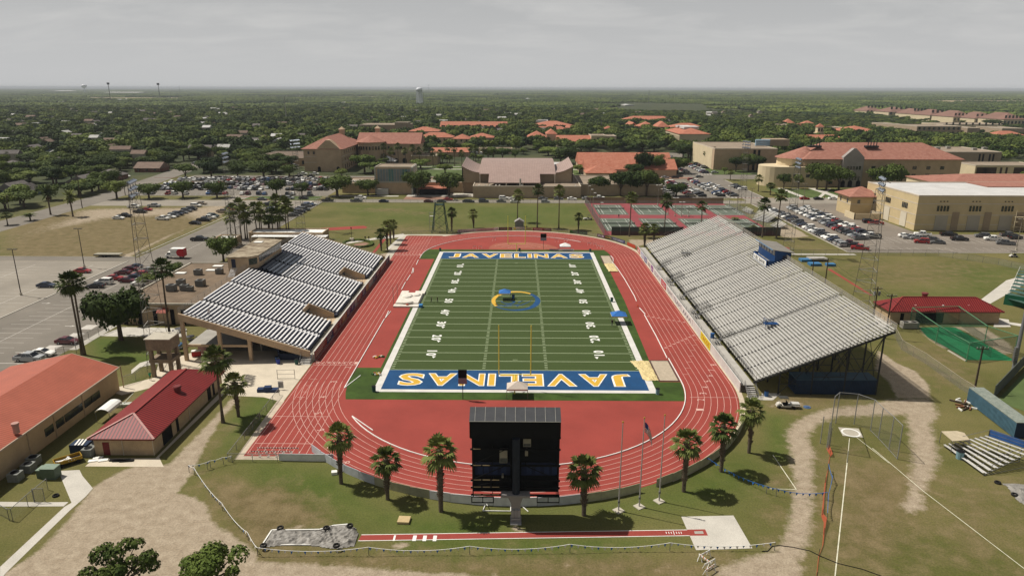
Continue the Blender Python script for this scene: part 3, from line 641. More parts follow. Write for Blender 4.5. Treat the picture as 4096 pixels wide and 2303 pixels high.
bcols=[(.22,.045,.03),(.020,.022,.075),(.20,.03,.028),(.16,.02,.03),(.30,.12,.03),(.10,.02,.08),(.055,.02,.10),(.28,.26,.22),(.20,.035,.03),(.05,.03,.10),(.35,.18,.03),(.30,.28,.25),(.03,.03,.09),(.18,.02,.03)]
y=yw0;i=0
while y<yw1+2:
 w_=[9.0,5.5,5.0,3.0,4.5,4.5,3.6,3.0,6.0,4.2,3.6,6.5,4.5,6.0][i%14];w_=min(w_,yw1+3.2-y)
 bb=MB();bb.b(-40.155,-40.12,y+.05,y+w_-.05,.12,1.88)
 o=bb.build('banner',mat('banner_%d'%(i%14),bcols[i%14],.6,.12,1.5),S)
 tx=MB();q=random.random()
 for k in range(3):tx.b(-40.122,-40.110,y+.5,y+w_-.5-k*w_*.15,1.45-k*.45,1.60-k*.42)
 tx.build('banner_lettering',mat('banner_ink',(.42,.38,.30),.6,.2,3),o)
 y+=w_;i+=1
for v0,v1,n in VOM:
 vm=MB()
 xe,ze=wrow(n);x8,z8=wrow(n)
 vm.hexa([(-47.8,v1-.2,.9),(-42.2,v1-.2,.9),(-42.2,v1,.9),(-47.8,v1,.9),(-47.8,v1-.2,z8+.75),(-42.2,v1-.2,wz0+.4),(-42.2,v1,wz0+.4),(-47.8,v1,z8+.75)])
 vm.hexa([(-47.8,v0,.9),(-42.2,v0,.9),(-42.2,v0+.2,.9),(-47.8,v0+.2,.9),(-47.8,v0,z8+.1),(-42.2,v0,wz0-.2),(-42.2,v0+.2,wz0-.2),(-47.8,v0+.2,z8+.1)])
 vm.b(-47.95,-47.75,v0,v1,z8-.3,z8+.75)
 vm.b(-47.9,-41.6,v0+.2,v1-.2,1.0,1.30)
 vm.build('vomitory_wall',STUC,S)
vr=MB()
for v0,v1,n in VOM:
 rail(vr,[(wrow(k)[0],v0-.15,wrow(k)[1])for k in range(0,n+1,2)],1.0,.022,1,3)
 rail(vr,[(wrow(k)[0],v1+.12,wrow(k)[1])for k in range(0,n+1,2)],.9,.022,1,2)
 rail(vr,[(wrow(n)[0]-.1,yy,wrow(n)[1])for yy in(v0,(v0+v1)/2,v1)],.9,.022,1,3)
vr.build('vomitory_rail',STEEL,S)
fs=MB()
for k in range(6):fs.b(-42.6,-40.6,yw0-.35*k-.35,yw0-.35*k-.02,1.35-.22*(k+1),1.35-.22*(k+1)+.05)
fs.b(-42.65,-42.55,yw0-2.1,yw0,0,.2);fs.build('front_steps',ALU,S)
fsr=MB();rail(fsr,[(-42.65,yw0,1.3),(-42.65,yw0-1.1,.7),(-42.65,yw0-2.2,.0)],1.0,.025,1,3);rail(fsr,[(-40.5,yw0,1.3),(-40.5,yw0-1.1,.7),(-40.5,yw0-2.2,.0)],1.0,.025,1,3);fsr.build('stair_rail',DSTEEL,S)
ew=MB();ew.hexa([(-66.2,40.3,0),(-57.5,40.3,0),(-57.5,40.6,0),(-66.2,40.6,0),(-66.2,40.3,9.9),(-65.9,40.3,9.9),(-65.9,40.6,9.9),(-66.2,40.6,9.9)]);ew.build('end_wall',STUC,S)
vs=MB()
for j,(a,b)in enumerate(((-3.4,5.0),(6.0,14.6))):
 for k in range(6):
  x=-57.2-k*1.05;z=6.75+k*.37
  vs.b(x-.5,x,a,b,z+.42,z+.47);vs.hexa([(x-.62,a,z+.45),(x-.52,a,z+.45),(x-.52,b,z+.45),(x-.62,b,z+.45),(x-.78,a,z+.95),(x-.70,a,z+.95),(x-.70,b,z+.95),(x-.78,b,z+.95)])
 vs.build('chairback_row',mat('grey_blue_seat',(.085,.10,.125),.5,.15,2,metal=.2),S);vs=MB()
P_=thing('press_box','tan press box with stained flat roof and dark ribbon windows atop the left grandstand','press box',(-69,5.5,9))
pb=MB();bx0,bx1=-71.3,-64.6;zt=12.3
pl=[(bx1,-2.3),(bx1,15.2),(bx0,17.6),(bx0,-4.6),(bx1-1.8,-4.6)]
pb.prism(pl,7.4,zt,top=False);pb.build('wall',STUC,P_)
rf=MB();rf.prism([(bx1+.35,-2.5),(bx1+.35,15.6),(bx0-.3,18.0),(bx0-.3,-5.0),(bx1-1.7,-5.0)],zt,zt+.22);ro=rf.build('roof',mat('stained_roof',(.16,.12,.08),.95,0,.45,col2=(.42,.36,.26),fine=.4),P_)
jt=MB();jt.box((-69.5,12,zt+.32),(2.2,1.6,.2));jt.build('roof_hatch',M_WHITE,ro)
for k in range(9):
 y0=-1.6+k*1.85;wn=MB();wn.b(bx1,bx1+.05,y0,y0+1.6,10.5,11.9);wo=wn.build('window',GLASS,P_)
 mu=MB();mu.b(bx1+.05,bx1+.08,y0+.76,y0+.84,10.5,11.9);mu.b(bx1+.05,bx1+.08,y0-.08,y0,10.45,11.95);mu.build('frame',ALU,wo)
fa=MB();fa.b(bx1,bx1+.07,-1.7,15.1,11.95,12.25);fa.b(bx1,bx1+.03,2,12,9.35,9.62);fa.build('fascia',mat('pale_fascia',(.30,.33,.30),.6,.15,1),P_)
c0,c1=Vector((bx1-1.8,-4.6,0)),Vector((bx1,-2.3,0));dd=(c1-c0).normalized();nn=Vector((dd.y,-dd.x,0))
wn=MB();q=[c0+dd*.35,c1-dd*.3];wn.hexa([(p.x,p.y,z)for z in(10.3,11.9)for p in(q[0]+nn*.02,q[1]+nn*.02,q[1]+nn*.06,q[0]+nn*.06)]);wn.build('corner_window',GLASS,P_)
dr=MB();dr.b(-70.4,-69.4,-4.66,-4.6,9.75,11.9);do=dr.build('door',NAVY,P_)
ss=MB();[ss.b(-70.7,-69.1,-4.9-.35*k,-4.6-.35*k,9.55-.25*k,9.62-.25*k)for k in range(7)];ss.build('steps',ALUW,P_)
rr_=MB();rail(rr_,[(bx0-.2,y,zt+.2)for y in np.arange(-4.6,17.8,2.7)],1.0,.022,1,2);rail(rr_,[(-66.8,6+0*y,zt+.2)for y in(0,1)],.8,.02,1,1)if False else None;rr_.build('roof_rail',STEEL,P_)
Bd=thing('clubhouse','low tan flat-roofed building with rooftop cooling units behind the left grandstand','building',(-82,0,0))
w_=MB();w_.b(-92,-74.5,-19.5,19.0,0,4.75);w_.b(-74.5,-66.8,-12,19,0,4.7);w_.build('wall',STUC2,Bd)
r_=MB();r_.b(-91.7,-67.0,-19.2,18.7,4.80,4.86);ro=r_.build('roof',mat('brown_roof_felt',(.17,.125,.085),.95,.2,.35,fine=.4),Bd)
pp=MB()
for a in((-92.2,-91.8,-19.6,19.2),(-92.2,-66.8,-19.7,-19.3),(-92.2,-66.8,18.9,19.2)):pp.b(*a,4.7,5.1)
pp.build('parapet',CONC,Bd)
for(c,x,y,s_)in(('B1',1658,755,2.0),('B1',1750,700,1.8),('B1',1785,750,1.8),('B1',1838,757,1.4),('B1',1938,708,2.0),('B1',1915,600,1.8),('B1',2120,590,1.7)):
 p=G(c,x,y,4.86);u=thing('air_conditioner','grey','cooling unit',(p.x,p.y,4.86));
 a_=MB();a_.box((p.x,p.y,5.06+s_*.33),(s_,s_*.9,s_*.75));bo=a_.build('casing',mat('ac_casing',(.16,.16,.15),.5,.2,3),u)
 a_=MB();a_.cyl((p.x,p.y,5.06+s_*.705),(p.x,p.y,5.06+s_*.74),s_*.33,n=14);a_.build('fan_grille',BLK,u)
 AC=globals().setdefault('ACS',[]);AC.append((u,x))
for x_,y_ in((1745,588),(2105,520),(2040,560)):
 p=G('B1',x_,y_,4.9);a_=MB();a_.box((p.x,p.y,5.0),(2.6,1.6,.25));a_.build('roof_duct',M_WHITE,Bd)
for i,(u,x)in enumerate(sorted(ACS,key=lambda t:t[1])):
 tag(u,['large grey cooling unit nearest the front edge on the flat roof behind the left grandstand','grey cooling unit behind the one nearest the roof edge, left group','middle grey cooling unit of the cluster on the clubhouse roof','smaller pale cooling unit beside the middle one on the clubhouse roof','grey cooling unit standing alone halfway across the clubhouse roof, by a white duct','grey cooling unit at the right of the clubhouse roof beside a duct','grey cooling unit near the press box stairs at the far corner of the clubhouse roof'][i],group='cooling units on the clubhouse roof')
dd_=MB();
for yy in(-19.65,):
 for x in(-90.5,-87,-83.5,-79.5,-77):dd_.b(x,x+.9,yy,yy+.1,0,3.6)
dd_.build('recess',BLK,Bd)
aw=MB();aw.hexa([(-82.2,-20.7,3.1),(-79.8,-20.7,3.1),(-79.8,-19.6,3.1),(-82.2,-19.6,3.1),(-82.2,-20.6,3.2),(-79.8,-20.6,3.2),(-79.8,-19.6,4.1),(-82.2,-19.6,4.1)]);aw.build('tiled_awning',ribbed('awning_tile',(.42,.09,.05),(.20,.04,.03),'X',.35,.4),Bd)
E0,E1=43.0,66.2;NE=38;ed=(E1-E0)/NE;ez0,ez1=2.6,12.3;er=(ez1-ez0)/NE;ye0,ye1=-56.2,56.5
aisE=[-56.2,-35.3,-16.0,-1.0,12.0,28.5,43.0,56.5]
T=thing('grandstand','silver steel-framed bleacher grandstand right of the running track','grandstand',(54,0,0))
def erow(i):return E0+ed*i,ez0+er*i
EBX=(-4.2,8.4,29)
foot=MB()
for i in range(NE):
 x,z=erow(i);foot.b(x+.02,x+ed*.74,ye0,ye1,z-.05,z);foot.b(x+ed*.80,x+ed*.86,ye0,ye1,z,z+er*.6)
foot.build('footboards',mat('foot_plank',(.36,.35,.32),.6,.15,1.5,fine=.4),T)
for i in range(NE):
 x,z=erow(i);be=MB()
 for k in range(7):
  a,b=aisE[k]+(.7 if k else .05),aisE[k+1]-(.7 if k<6 else .05)
  segs=[(a,b)]
  if i>=EBX[2]:segs=[q for q in((a,min(b,EBX[0]-.1)),(max(a,EBX[1]+.1),b))if q[1]-q[0]>.5]
  for c,d in segs:be.b(x+ed*.55,x+ed*1.0,c,d,z+.40,z+.45)
 be.build('bench_row',ALU,T)
sp_=MB()
for yy in np.arange(ye0+1,ye1,3.6):
 for i in range(NE):x,z=erow(i);sp_.b(x+ed*.68,x+ed*.78,yy,yy+.05,z,z+.40)
so_=sp_.build('bench_brackets',STEEL,T)
for k,ya in enumerate(aisE[1:-1]):
 stp=MB()
 for i in range(1,NE):
  if EBX[0]<ya<EBX[1]and i>=EBX[2]:continue
  x,z=erow(i);stp.b(x-ed*.45,x+.02,ya-.55,ya+.55,z-er*.5-.04,z-er*.5)
 stp.build('aisle_steps',ALU,T)
stn=MB()
for k,ya in enumerate(aisE[1:-1]):
 for i in range(1,NE):
  if EBX[0]<ya<EBX[1]and i>=EBX[2]:continue
  x,z=erow(i);stn.b(x-ed*.47,x-ed*.40,ya-.3,ya+.3,z-er*.5-.02,z-er*.5+.015)
stn.build('step_nosing',BLK,T)
for k,ya in enumerate(aisE[1:-1]):
 rl=MB()
 full=k in(0,4)
 if full:rail(rl,[(erow(i)[0],ya-.05,erow(i)[1])for i in range(0,NE+1,2)],1.0,.024,1,3)
 else:
  for i0 in range(2,NE-4,6):
   if EBX[0]<ya<EBX[1]and i0>23:continue
   a=erow(i0);b=erow(i0+2);rail(rl,[(a[0],ya-.1,a[1]),(b[0],ya-.1,b[1])],.85,.022,1,2)
 rl.build('aisle_rail',STEEL,T)
rl=MB()
for yy in(ye0,ye1):rail(rl,[(erow(i)[0],yy,erow(i)[1])for i in range(0,NE+1,2)],1.15,.024,1,1)
rl.build('end_rail',STEEL,T)
bk=MB();rail(bk,[(E1+.25,y,ez1-.2)for y in np.arange(ye0,-17.5,2.2)],1.35,.03,1,3);rail(bk,[(E1+.25,y,ez1-.2)for y in np.arange(-15,ye1+.1,2.2)],1.35,.03,1,3);bk.build('back_rail',mat('beige_pipe',(.36,.31,.23),.5,.15,1),T)
bn=MB();bn.b(E1+.24,E1+.27,ye0,ye1,ez1-.1,ez1+1.1);bn.build('back_mesh',NET,T)
fw=MB();fw.b(40.9,43.0,ye0+.6,ye1,1.42,1.55);fw.build('front_walkway',mat('walkway_concrete',(.40,.38,.34),.85,.12,.5,fine=.3),T)
fwr=MB();fwr.b(40.75,40.95,ye0+.6,ye1-.3,1.50,1.75);fwr.build('front_curb',STEEL,T)
rl=MB();rail(rl,[(40.8,y,1.6)for y in np.arange(ye0+.8,ye1,2.4)],1.0,.02,1,2);rl.build('front_rail',STEEL,T)
rl=MB()
for a,b in((-54,-36.8),(-33.5,-17.6),(-14.4,-2.5),(.6,10.4),(13.6,26.8)):rail(rl,[(43.0,y,2.55)for y in np.arange(a,b,1.25)],1.05,.026,1,2)
rl.build('deck_edge_rail',DSTEEL,T)
sw=MB()
for ya in(-34.5,-17.5,-14.2,-2.4,10.4,13.8,27.4):
 for k in range(4):sw.b(41.6+.36*k,41.95+.36*k,ya-.7,ya+.7,1.55+.27*k+.22,1.55+.27*k+.27)
sw.build('access_steps',STEEL,T)
rl=MB()
for ya in(-34.5,-17.5,-14.2,-2.4,10.4,13.8,27.4):
 for s in(-.75,.75):rail(rl,[(41.4,ya+s,1.55),(42.8,ya+s,2.5),(45.2,ya+s,3.6)],1.0,.03,1,3)
rl.build('access_rail',DSTEEL,T)
fwl=MB();fwl.b(40.55,40.72,-55.3,57.0,0,1.9);fwl.build('front_fence',mat('white_fence_sheet',(.56,.54,.50),.7,.1,.5),T)
tr2=MB()
for yy in np.arange(ye0+.1,ye1,5.55):
 tr2.bar((E0-.4,yy,ez0-.35),(E1+.2,yy,ez1-.35),.16,.42)
 for x in(47.2,53.0,58.8,64.6):
  z=ez0+(x-E0)/(E1-E0)*(ez1-ez0)-.5;tr2.bar((x,yy,0),(x,yy,z),.22)
 for xa,xb in((47.2,53.0),(53.0,58.8),(58.8,64.6)):
  za=ez0+(xa-E0)/(E1-E0)*(ez1-ez0)-.6;zb=ez0+(xb-E0)/(E1-E0)*(ez1-ez0)-.6
  tr2.bar((xa,yy,za),(xb,yy,.2),.09);tr2.bar((xa,yy,.2),(xb,yy,zb),.09);tr2.bar((xa,yy,za*.55),(xb,yy,za*.55),.10)
for j,yy in enumerate(np.arange(ye0+.1,ye1-6,5.55)):
 if j%2==0:
  for x in(53.0,58.8,64.6):
   z=ez0+(x-E0)/(E1-E0)*(ez1-ez0)-.6;tr2.bar((x,yy,z),(x,yy+5.55,.2),.08);tr2.bar((x,yy,.2),(x,yy+5.55,z),.08);tr2.bar((x,yy,z*.6),(x,yy+5.55,z*.6),.08)
tr2.build('steel_frame',DSTEEL,T)
ban=[(57,52,(.45,.10,.08)),(50,45.5,(.30,.34,.46)),(44,39.5,(.10,.12,.25)),(38,33,(.60,.55,.48)),(32,29,(.20,.06,.22)),(27.5,17,(.58,.56,.54)),(16.5,10,(.42,.03,.04)),(9.5,2,(.60,.58,.54)),(1.5,-8.5,(.60,.58,.55)),(-9,-19.5,(.62,.60,.56)),(-27.3,-35.2,(.62,.52,.03))]
for i,(a,b,c)in enumerate(ban):
 bb=MB();bb.b(40.50,40.545,b,a,.12,1.82);o=bb.build('banner',mat('east_banner_%d'%i,c,.6,.08,1.5),T)
 tx=MB();
 ink=mat('ink_dark',(.03,.03,.05),.6,.1,3)if c[0]>.4 and c[1]>.3 and i<10 else(mat('ink_red',(.40,.02,.02),.6,.1,3)if i==10 else mat('ink_white',(.65,.63,.6),.6,.1,3))
 if i!=4 and i not in(0,1,3):put_text(tx,'AAAA' if i==9 else['','','','','','LEGACY','STADIUM','','','AAAA','TACOS'][i]or 'TEAM',(40.49,(a+b)/2,.97),(0,-1,0),(0,0,1),fit=(abs(a-b)*.8,1.0))
 else:tx.b(40.485,40.495,b+.6,a-.6,.6,.85);tx.b(40.485,40.495,b+1.2,a-1.2,1.1,1.35)
 tx.build('banner_lettering',ink,o)
fs=MB()
for k in range(7):fs.b(41.3+.0,42.9,ye0-.3*k-.1,ye0-.3*k+.2,1.55-.22*(k+1),1.60-.22*(k+1))
fs.build('end_steps',ALU,T)
rl=MB();[rail(rl,[(x,ye0+.4,1.5),(x,ye0-.9,.75),(x,ye0-2.2,0)],1.05,.03,1,3)for x in(41.2,43.0)];rl.build('end_stair_rail',STEEL,T)
for(yy,i0)in((-36.3,13),(29.6,10)):
 a=erow(i0);pl_=MB();pl_.b(a[0]-.4,a[0]+2.2,yy-1.6,yy-.2,a[1]+1.0,a[1]+1.12);rail(pl_,[(a[0]-.4,yy-.2,a[1]+.4),(a[0]-.4,yy-1.6,a[1]+.4),(a[0]+1.0,yy-1.6,a[1]+.5)],1.7,.05,1,3)
 ob=pl_.build('camera_platform',BLUP if yy<0 else STEEL);tag(ob,'blue steel camera platform on the near part of the silver bleachers' if yy<0 else 'grey steel railed platform on the far part of the silver bleachers','platform')
Q_=thing('press_box','blue press box with lean-to grey roof on top of the silver bleachers','press box',(66,2,11))
w_=MB();w_.hexa([(63.7,-4,10.6),(67.6,-4,10.6),(67.6,8,10.6),(63.7,8,10.6),(63.7,-4,14.5),(67.6,-4,13.9),(67.6,8,13.9),(63.7,8,14.5)]);w_.build('wall',BLUP,Q_)
r_=MB();r_.hexa([(62.9,-4.3,14.62),(68.4,-4.3,13.85),(68.4,8.6,13.85),(62.9,8.6,14.62),(62.9,-4.3,14.75),(68.4,-4.3,13.98),(68.4,8.6,13.98),(62.9,8.6,14.75)]);r_.build('roof',mat('grey_roof',(.22,.205,.18),.8,.15,.6,fine=.3),Q_)
tm=MB();tm.b(62.84,62.90,-4.35,8.65,14.55,14.78);tm.build('roof_edge',mat('light_blue_trim',(.12,.22,.35),.5,.1,1),Q_)
for k in range(6):
 y0=-3.7+k*1.95;wn=MB();wn.b(63.64,63.70,y0,y0+1.5,13.1,14.35);wn.build('window',GLASS,Q_)
dr=MB();dr.b(65.6,66.6,-4.05,-4.0,11.2,13.2);dr.build('door',NAVY,Q_)
ba=MB();rail(ba,[(67.9,-4,11.0),(67.9,-6.0,11.0),(66.2,-6.0,11.0)],1.0,.03,1,2);ba.b(66,68,-6,-4,10.9,11.0);ba.build('landing',STEEL,Q_)
K_=thing('sponsor_box','blue box carrying a white IBC BANK sign in front of the blue press box','sign',(62,1,10))
w_=MB();w_.b(61.75,62.0,-4.4,6.2,9.85,12.0);w_.b(61.75,63.6,-4.4,-4.2,9.95,12.0);w_.b(61.75,63.0,6.0,6.2,10.2,12.0);w_.b(62.0,63.4,-4.2,6.0,10.55,10.65);w_.build('wall',BLUP,K_)
s_=MB();s_.b(61.69,61.75,-3.8,5.6,10.45,11.75);sg=s_.build('sign_board',M_WHITE,K_)
tx=MB();put_text(tx,'IBC BANK',(61.68,.35,11.1),(0,-1,0),(0,0,1),off=.02,fit=(7.2,.92))
for k,(a,b)in enumerate(((4.3,5.1),)):rr2=[(a,10.75,.08,.7)];tx.b(61.675,61.685,4.35,4.45,10.72,11.42);tx.b(61.675,61.685,4.95,5.05,10.72,11.42);tx.b(61.675,61.685,4.45,4.95,11.34,11.42);tx.b(61.675,61.685,4.62,4.78,10.72,11.2)
tx.build('lettering',BLK,sg)
def leafmat(name,c1,c2,rough=.75):
 m=bpy.data.materials.new(name);m.use_nodes=True;nt=m.node_tree;N=nt.nodes;L=nt.links;bs=N['Principled BSDF'];bs.inputs['Roughness'].default_value=rough;bs.inputs['Specular IOR Level'].default_value=.12
 geo=N.new('ShaderNodeNewGeometry');oi=N.new('ShaderNodeObjectInfo')
 nz=N.new('ShaderNodeTexNoise');nz.inputs['Scale'].default_value=.55;nz.inputs['Detail'].default_value=4;L.new(geo.outputs['Position'],nz.inputs['Vector'])
 n2=N.new('ShaderNodeTexNoise');n2.inputs['Scale'].default_value=.012;n2.inputs['Detail'].default_value=3;L.new(geo.outputs['Position'],n2.inputs['Vector'])
 ad=N.new('ShaderNodeMath');ad.operation='ADD';L.new(nz.outputs['Fac'],ad.inputs[0])
 rr=N.new('ShaderNodeMath');rr.operation='MULTIPLY_ADD';L.new(oi.outputs['Random'],rr.inputs[0]);rr.inputs[1].default_value=.85;rr.inputs[2].default_value=-.66;L.new(rr.outputs[0],ad.inputs[1])
 a3=N.new('ShaderNodeMath');a3.operation='MULTIPLY_ADD';L.new(n2.outputs['Fac'],a3.inputs[0]);a3.inputs[1].default_value=.5;L.new(ad.outputs[0],a3.inputs[2])
 cr=N.new('ShaderNodeValToRGB');cr.color_ramp.elements[0].position=.12;cr.color_ramp.elements[1].position=.85;cr.color_ramp.elements[0].color=(*c1,1);cr.color_ramp.elements[1].color=(*c2,1)
 L.new(a3.outputs[0],cr.inputs[0]);L.new(cr.outputs[0],bs.inputs['Base Color']);return m
LEAF=leafmat('oak_leaves',(.014,.030,.006),(.085,.118,.024))
LEAF2=leafmat('mesquite_leaves',(.024,.046,.008),(.135,.168,.034))
LEAF3=leafmat('ash_leaves',(.045,.080,.012),(.150,.190,.040))
PALML=leafmat('palm_leaves',(.040,.064,.012),(.160,.180,.048),.65)
BARK=mat('bark',(.10,.075,.055),.95,.25,3)
PBARK=mat('palm_trunk_bark',(.115,.09,.065),.95,.35,4,fine=.4)
PBOOT=mat('palm_boots',(.16,.12,.08),.95,.45,5,fine=.5)
DEADL=mat('dead_fronds',(.14,.10,.055),.95,.3,3)
rng=random.Random(5)
def leaf_cloud(mb,lobes,n,size,r_=None,flat_=.0):
 r_=r_ or rng
 wts=[l[3]*l[3]for l in lobes]
 for _ in range(n):
  cx,cy,cz,R=r_.choices(lobes,wts)[0][:4]
  u=r_.uniform(-.55,1);t=r_.uniform(0,2*pi);q=sqrt(1-u*u);d=Vector((q*cos(t),q*sin(t),u))
  k=R*r_.uniform(.72,1.10);p=Vector((cx,cy,cz))+Vector((d.x*k,d.y*k,d.z*k*.78))
  nn=(d+Vector((r_.uniform(-.7,.7),r_.uniform(-.7,.7),r_.uniform(-.3,.8)))).normalized()
  a=nn.cross(Vector((0,0,1)));a=a.normalized()if a.length>.01 else Vector((1,0,0));b=nn.cross(a)
  th=r_.uniform(0,pi);a,b=a*cos(th)+b*sin(th),b*cos(th)-a*sin(th)
  s=size*r_.uniform(.55,1.25)
  mb.poly(p-a*s*.5-b*s*.3,p+a*s*.15-b*s*.5,p+a*s*.5+b*s*.2,p-a*s*.1+b*s*.5)
def make_lobes(R,H,n,r_,spread=.62,low=.45,main=.62):
 out=[(0,0,H-R*.62,R*main)]
 for i in range(n):
  a=2*pi*i/n+r_.uniform(-.4,.4);d=R*r_.uniform(spread-.15,spread+.1);z=H*r_.uniform(low+.12,.80);rr=R*r_.uniform(.30,.48)
  out.append((d*cos(a),d*sin(a),min(z,H-rr*.8),rr))
 for i in range(n//2):
  a=r_.uniform(0,2*pi);d=R*r_.uniform(.1,.4);rr=R*r_.uniform(.28,.40);out.append((d*cos(a),d*sin(a),H-rr*r_.uniform(.8,1.3),rr))
 return out
def broadleaf(name,R,H,nl,leaves,size,leafm,seed,low=.45,core=.66,trunk=True,label=None,cat='tree',coren=7):
 r_=random.Random(seed);lobes=make_lobes(R,H,nl,r_,low=low)if core>.2 else[(l[0]*1.25,l[1]*1.25,l[2]-.2*H*r_.random(),l[3]*r_.uniform(.45,.85))for l in make_lobes(R*.85,H,nl,r_,low=low)]
 T=thing(name,label,cat)
 cr=MB();leaf_cloud(cr,lobes,leaves,size,r_)
 for l in lobes:
  if core:cr.ell((l[0],l[1],l[2]),(l[3]*core,l[3]*core,l[3]*core*.72),coren,4,.18)
 cr.build('crown',leafm,T)
 if trunk:
  tk=MB();hb=H*.30;tr_=R*.055+.05
  tk.cyl((0,0,-.1),(0,0,hb),tr_*1.3,tr_,7,False)
  for l in lobes[1:nl+1:1]:
   e=Vector((l[0]*.8,l[1]*.8,l[2]-l[3]*.2));m_=Vector((l[0]*.35,l[1]*.35,hb+(e.z-hb)*.55));tk.cyl((0,0,hb*.9),m_,tr_*.6,tr_*.4,5,False);tk.cyl(m_,e,tr_*.4,tr_*.12,4,False)
  tk.build('trunk',BARK,T)
 return T
def fan_frond(mb,base,d,up,Lp,Lf,nl,r_,droop):
 """a fan palm leaf: stalk then a pleated half-disc of pointed leaflets"""
 side=d.cross(up).normalized();n2=side.cross(d).normalized()
 tip=base+d*Lp+Vector((0,0,-droop*Lp*.3))
 mb.bar(base,tip,.04)
 for i in range(nl):
  a=-1.35+2.7*i/(nl-1);l=Lf*(.72+.28*cos(a))*r_.uniform(.85,1.1)
  v=d*cos(a)+side*sin(a);m_=tip+v*l*.6+n2*(-.04*l)+Vector((0,0,-droop*l*.10));e=tip+v*l+Vector((0,0,-droop*l*.55))
  w=(side*cos(a)-d*sin(a))*l*.11+n2*l*.03*(1 if i%2 else-1)
  mb.poly(tip,m_-w,e,m_+w)
def palm(name,H,kind,seed,label=None):
 r_=random.Random(seed);T=thing(name,label,'palm tree');lean=Vector((r_.uniform(-.03,.03)*H,r_.uniform(-.03,.03)*H,0))if kind!='sabal' else Vector((r_.uniform(-.3,.3),0,0))
 top=Vector((0,0,H))+lean;tk=MB()
 ns=8;pts=[Vector((0,0,-.1))+lean*(i/ns)**2+Vector((0,0,(H+.1)*i/ns))for i in range(ns+1)]
 if kind=='sabal':rad=[.28]+[.26+.16*(i/ns)for i in range(1,ns)]+[.34]
 elif kind=='wash':rad=[.36,.26]+[.22-.05*(i/ns)for i in range(2,ns)]+[.17]
 else:rad=[.45,.34]+[.30 for i in range(2,ns)]+[.36]
 for i in range(ns):tk.cyl(pts[i],pts[i+1],rad[i],rad[i+1],8,i in(0,ns-1))
 tk.build('trunk',PBARK,T)
 if kind=='sabal':
  bt=MB()
  for i in range(150):
   z=H*r_.uniform(.22,.98);a=r_.uniform(0,2*pi);q=(z/H);R0=.24+.15*q;p=Vector((lean.x*q*q+R0*cos(a),lean.y*q*q+R0*sin(a),z));o=Vector((cos(a),sin(a),.9)).normalized()
   bt.cyl(p,p+o*r_.uniform(.18,.38),.07,.03,3,True)
  bt.build('boots',PBOOT,T)
 else:
  sk=MB()
  for i in range(26):
   a=r_.uniform(0,2*pi);d=Vector((cos(a)*.55,sin(a)*.55,-.83)).normalized();fan_frond(sk,top+Vector((0,0,-.3)),d,Vector((0,0,1)),.5,1.2,5,r_,.5)
  sk.build('dead_skirt',DEADL,T)
 cr=MB()
 if kind=='date':
  for i in range(44):
   a=r_.uniform(0,2*pi);el=r_.uniform(-.35,1.3);L_=3.4*r_.uniform(.8,1.05);pr=top;d=Vector((cos(a)*cos(el),sin(a)*cos(el),sin(el)))
   for s in range(5):
    nx_=pr+d*L_/5;side=d.cross(Vector((0,0,1)));side=side.normalized()if side.length>.05 else Vector((1,0,0));w=side*(.5 if s<4 else .25)
    dn=Vector((0,0,-.18));cr.poly(pr,nx_,nx_+w+dn+d*.2,pr+w*.9+dn+d*.2);cr.poly(nx_,pr,pr-w*.9+dn+d*.2,nx_-w+dn+d*.2)
    pr=nx_;d=(d+Vector((0,0,-.22))).normalized()
 else:
  n=34 if kind=='sabal' else 34;Lp,Lf=(1.25,1.25)if kind=='sabal' else(1.5,1.5)
  for i in range(n):
   u=(i+.5)/n;el=1.45-2.25*u+r_.uniform(-.12,.12);a=i*2.39996+r_.uniform(-.2,.2)
   d=Vector((cos(a)*cos(el),sin(a)*cos(el),sin(el)));fan_frond(cr,top+Vector((0,0,-.1)),d,Vector((0,0,1)),Lp*r_.uniform(.8,1.15),Lf,9,r_,.35+.65*u)
 cr.build('crown',PALML,T)
 return T
TREEP=[broadleaf('oak_tree',6.0,8.6,7,2300,.62,LEAF,1),broadleaf('oak_tree',6.4,8.2,9,2500,.60,LEAF,2,low=.5),broadleaf('shade_tree',5.0,8.6,7,2000,.58,LEAF2,3),broadleaf('shade_tree',4.6,7.6,6,1900,.56,LEAF2,4,low=.4),broadleaf('ash_tree',4.4,8.2,6,1900,.55,LEAF3,5,low=.35),broadleaf('oak_tree',5.2,9.4,8,2300,.6,LEAF,6,low=.4)]
TPD=[(6.0,8.6),(6.4,8.2),(5.0,8.6),(4.6,7.6),(4.4,8.2),(5.2,9.4)]
PALMP={}
for H_,k_,sd_ in((7.6,'sabal',1),(8.4,'sabal',2),(6.3,'sabal',3),(12,'wash',4),(15.5,'wash',5),(9,'wash',6),(6.5,'date',7)):PALMP[(k_,H_)]=palm({'sabal':'cabbage_palm','wash':'fan_palm','date':'date_palm'}[k_],H_,k_,sd_)
for o in TREEP+list(PALMP.values()):o['_p']=1
TREES=[]
def place_palm(base,h,kind='wash',rz=None,note=None,grp='palm trees around the stadium'):
 ks=[k for k in PALMP if k[0]==kind];k=min(ks,key=lambda q:abs(q[1]-h));P0=PALMP[k]
 sc_=h/k[1];s3=(max(.8,min(1.15,sc_)),)*2+(sc_,)if kind=='sabal' else(.95+.1*rng.random(),.95+.1*rng.random(),sc_)
 if kind=='wash':s3=(1.0,1.0,sc_)
 c=copy_tree(P0,(base[0],base[1],0),rng.uniform(0,6.28)if rz is None else rz,s3);tag(c,note,'palm tree',grp);TREES.append((c,'palm',note));return c
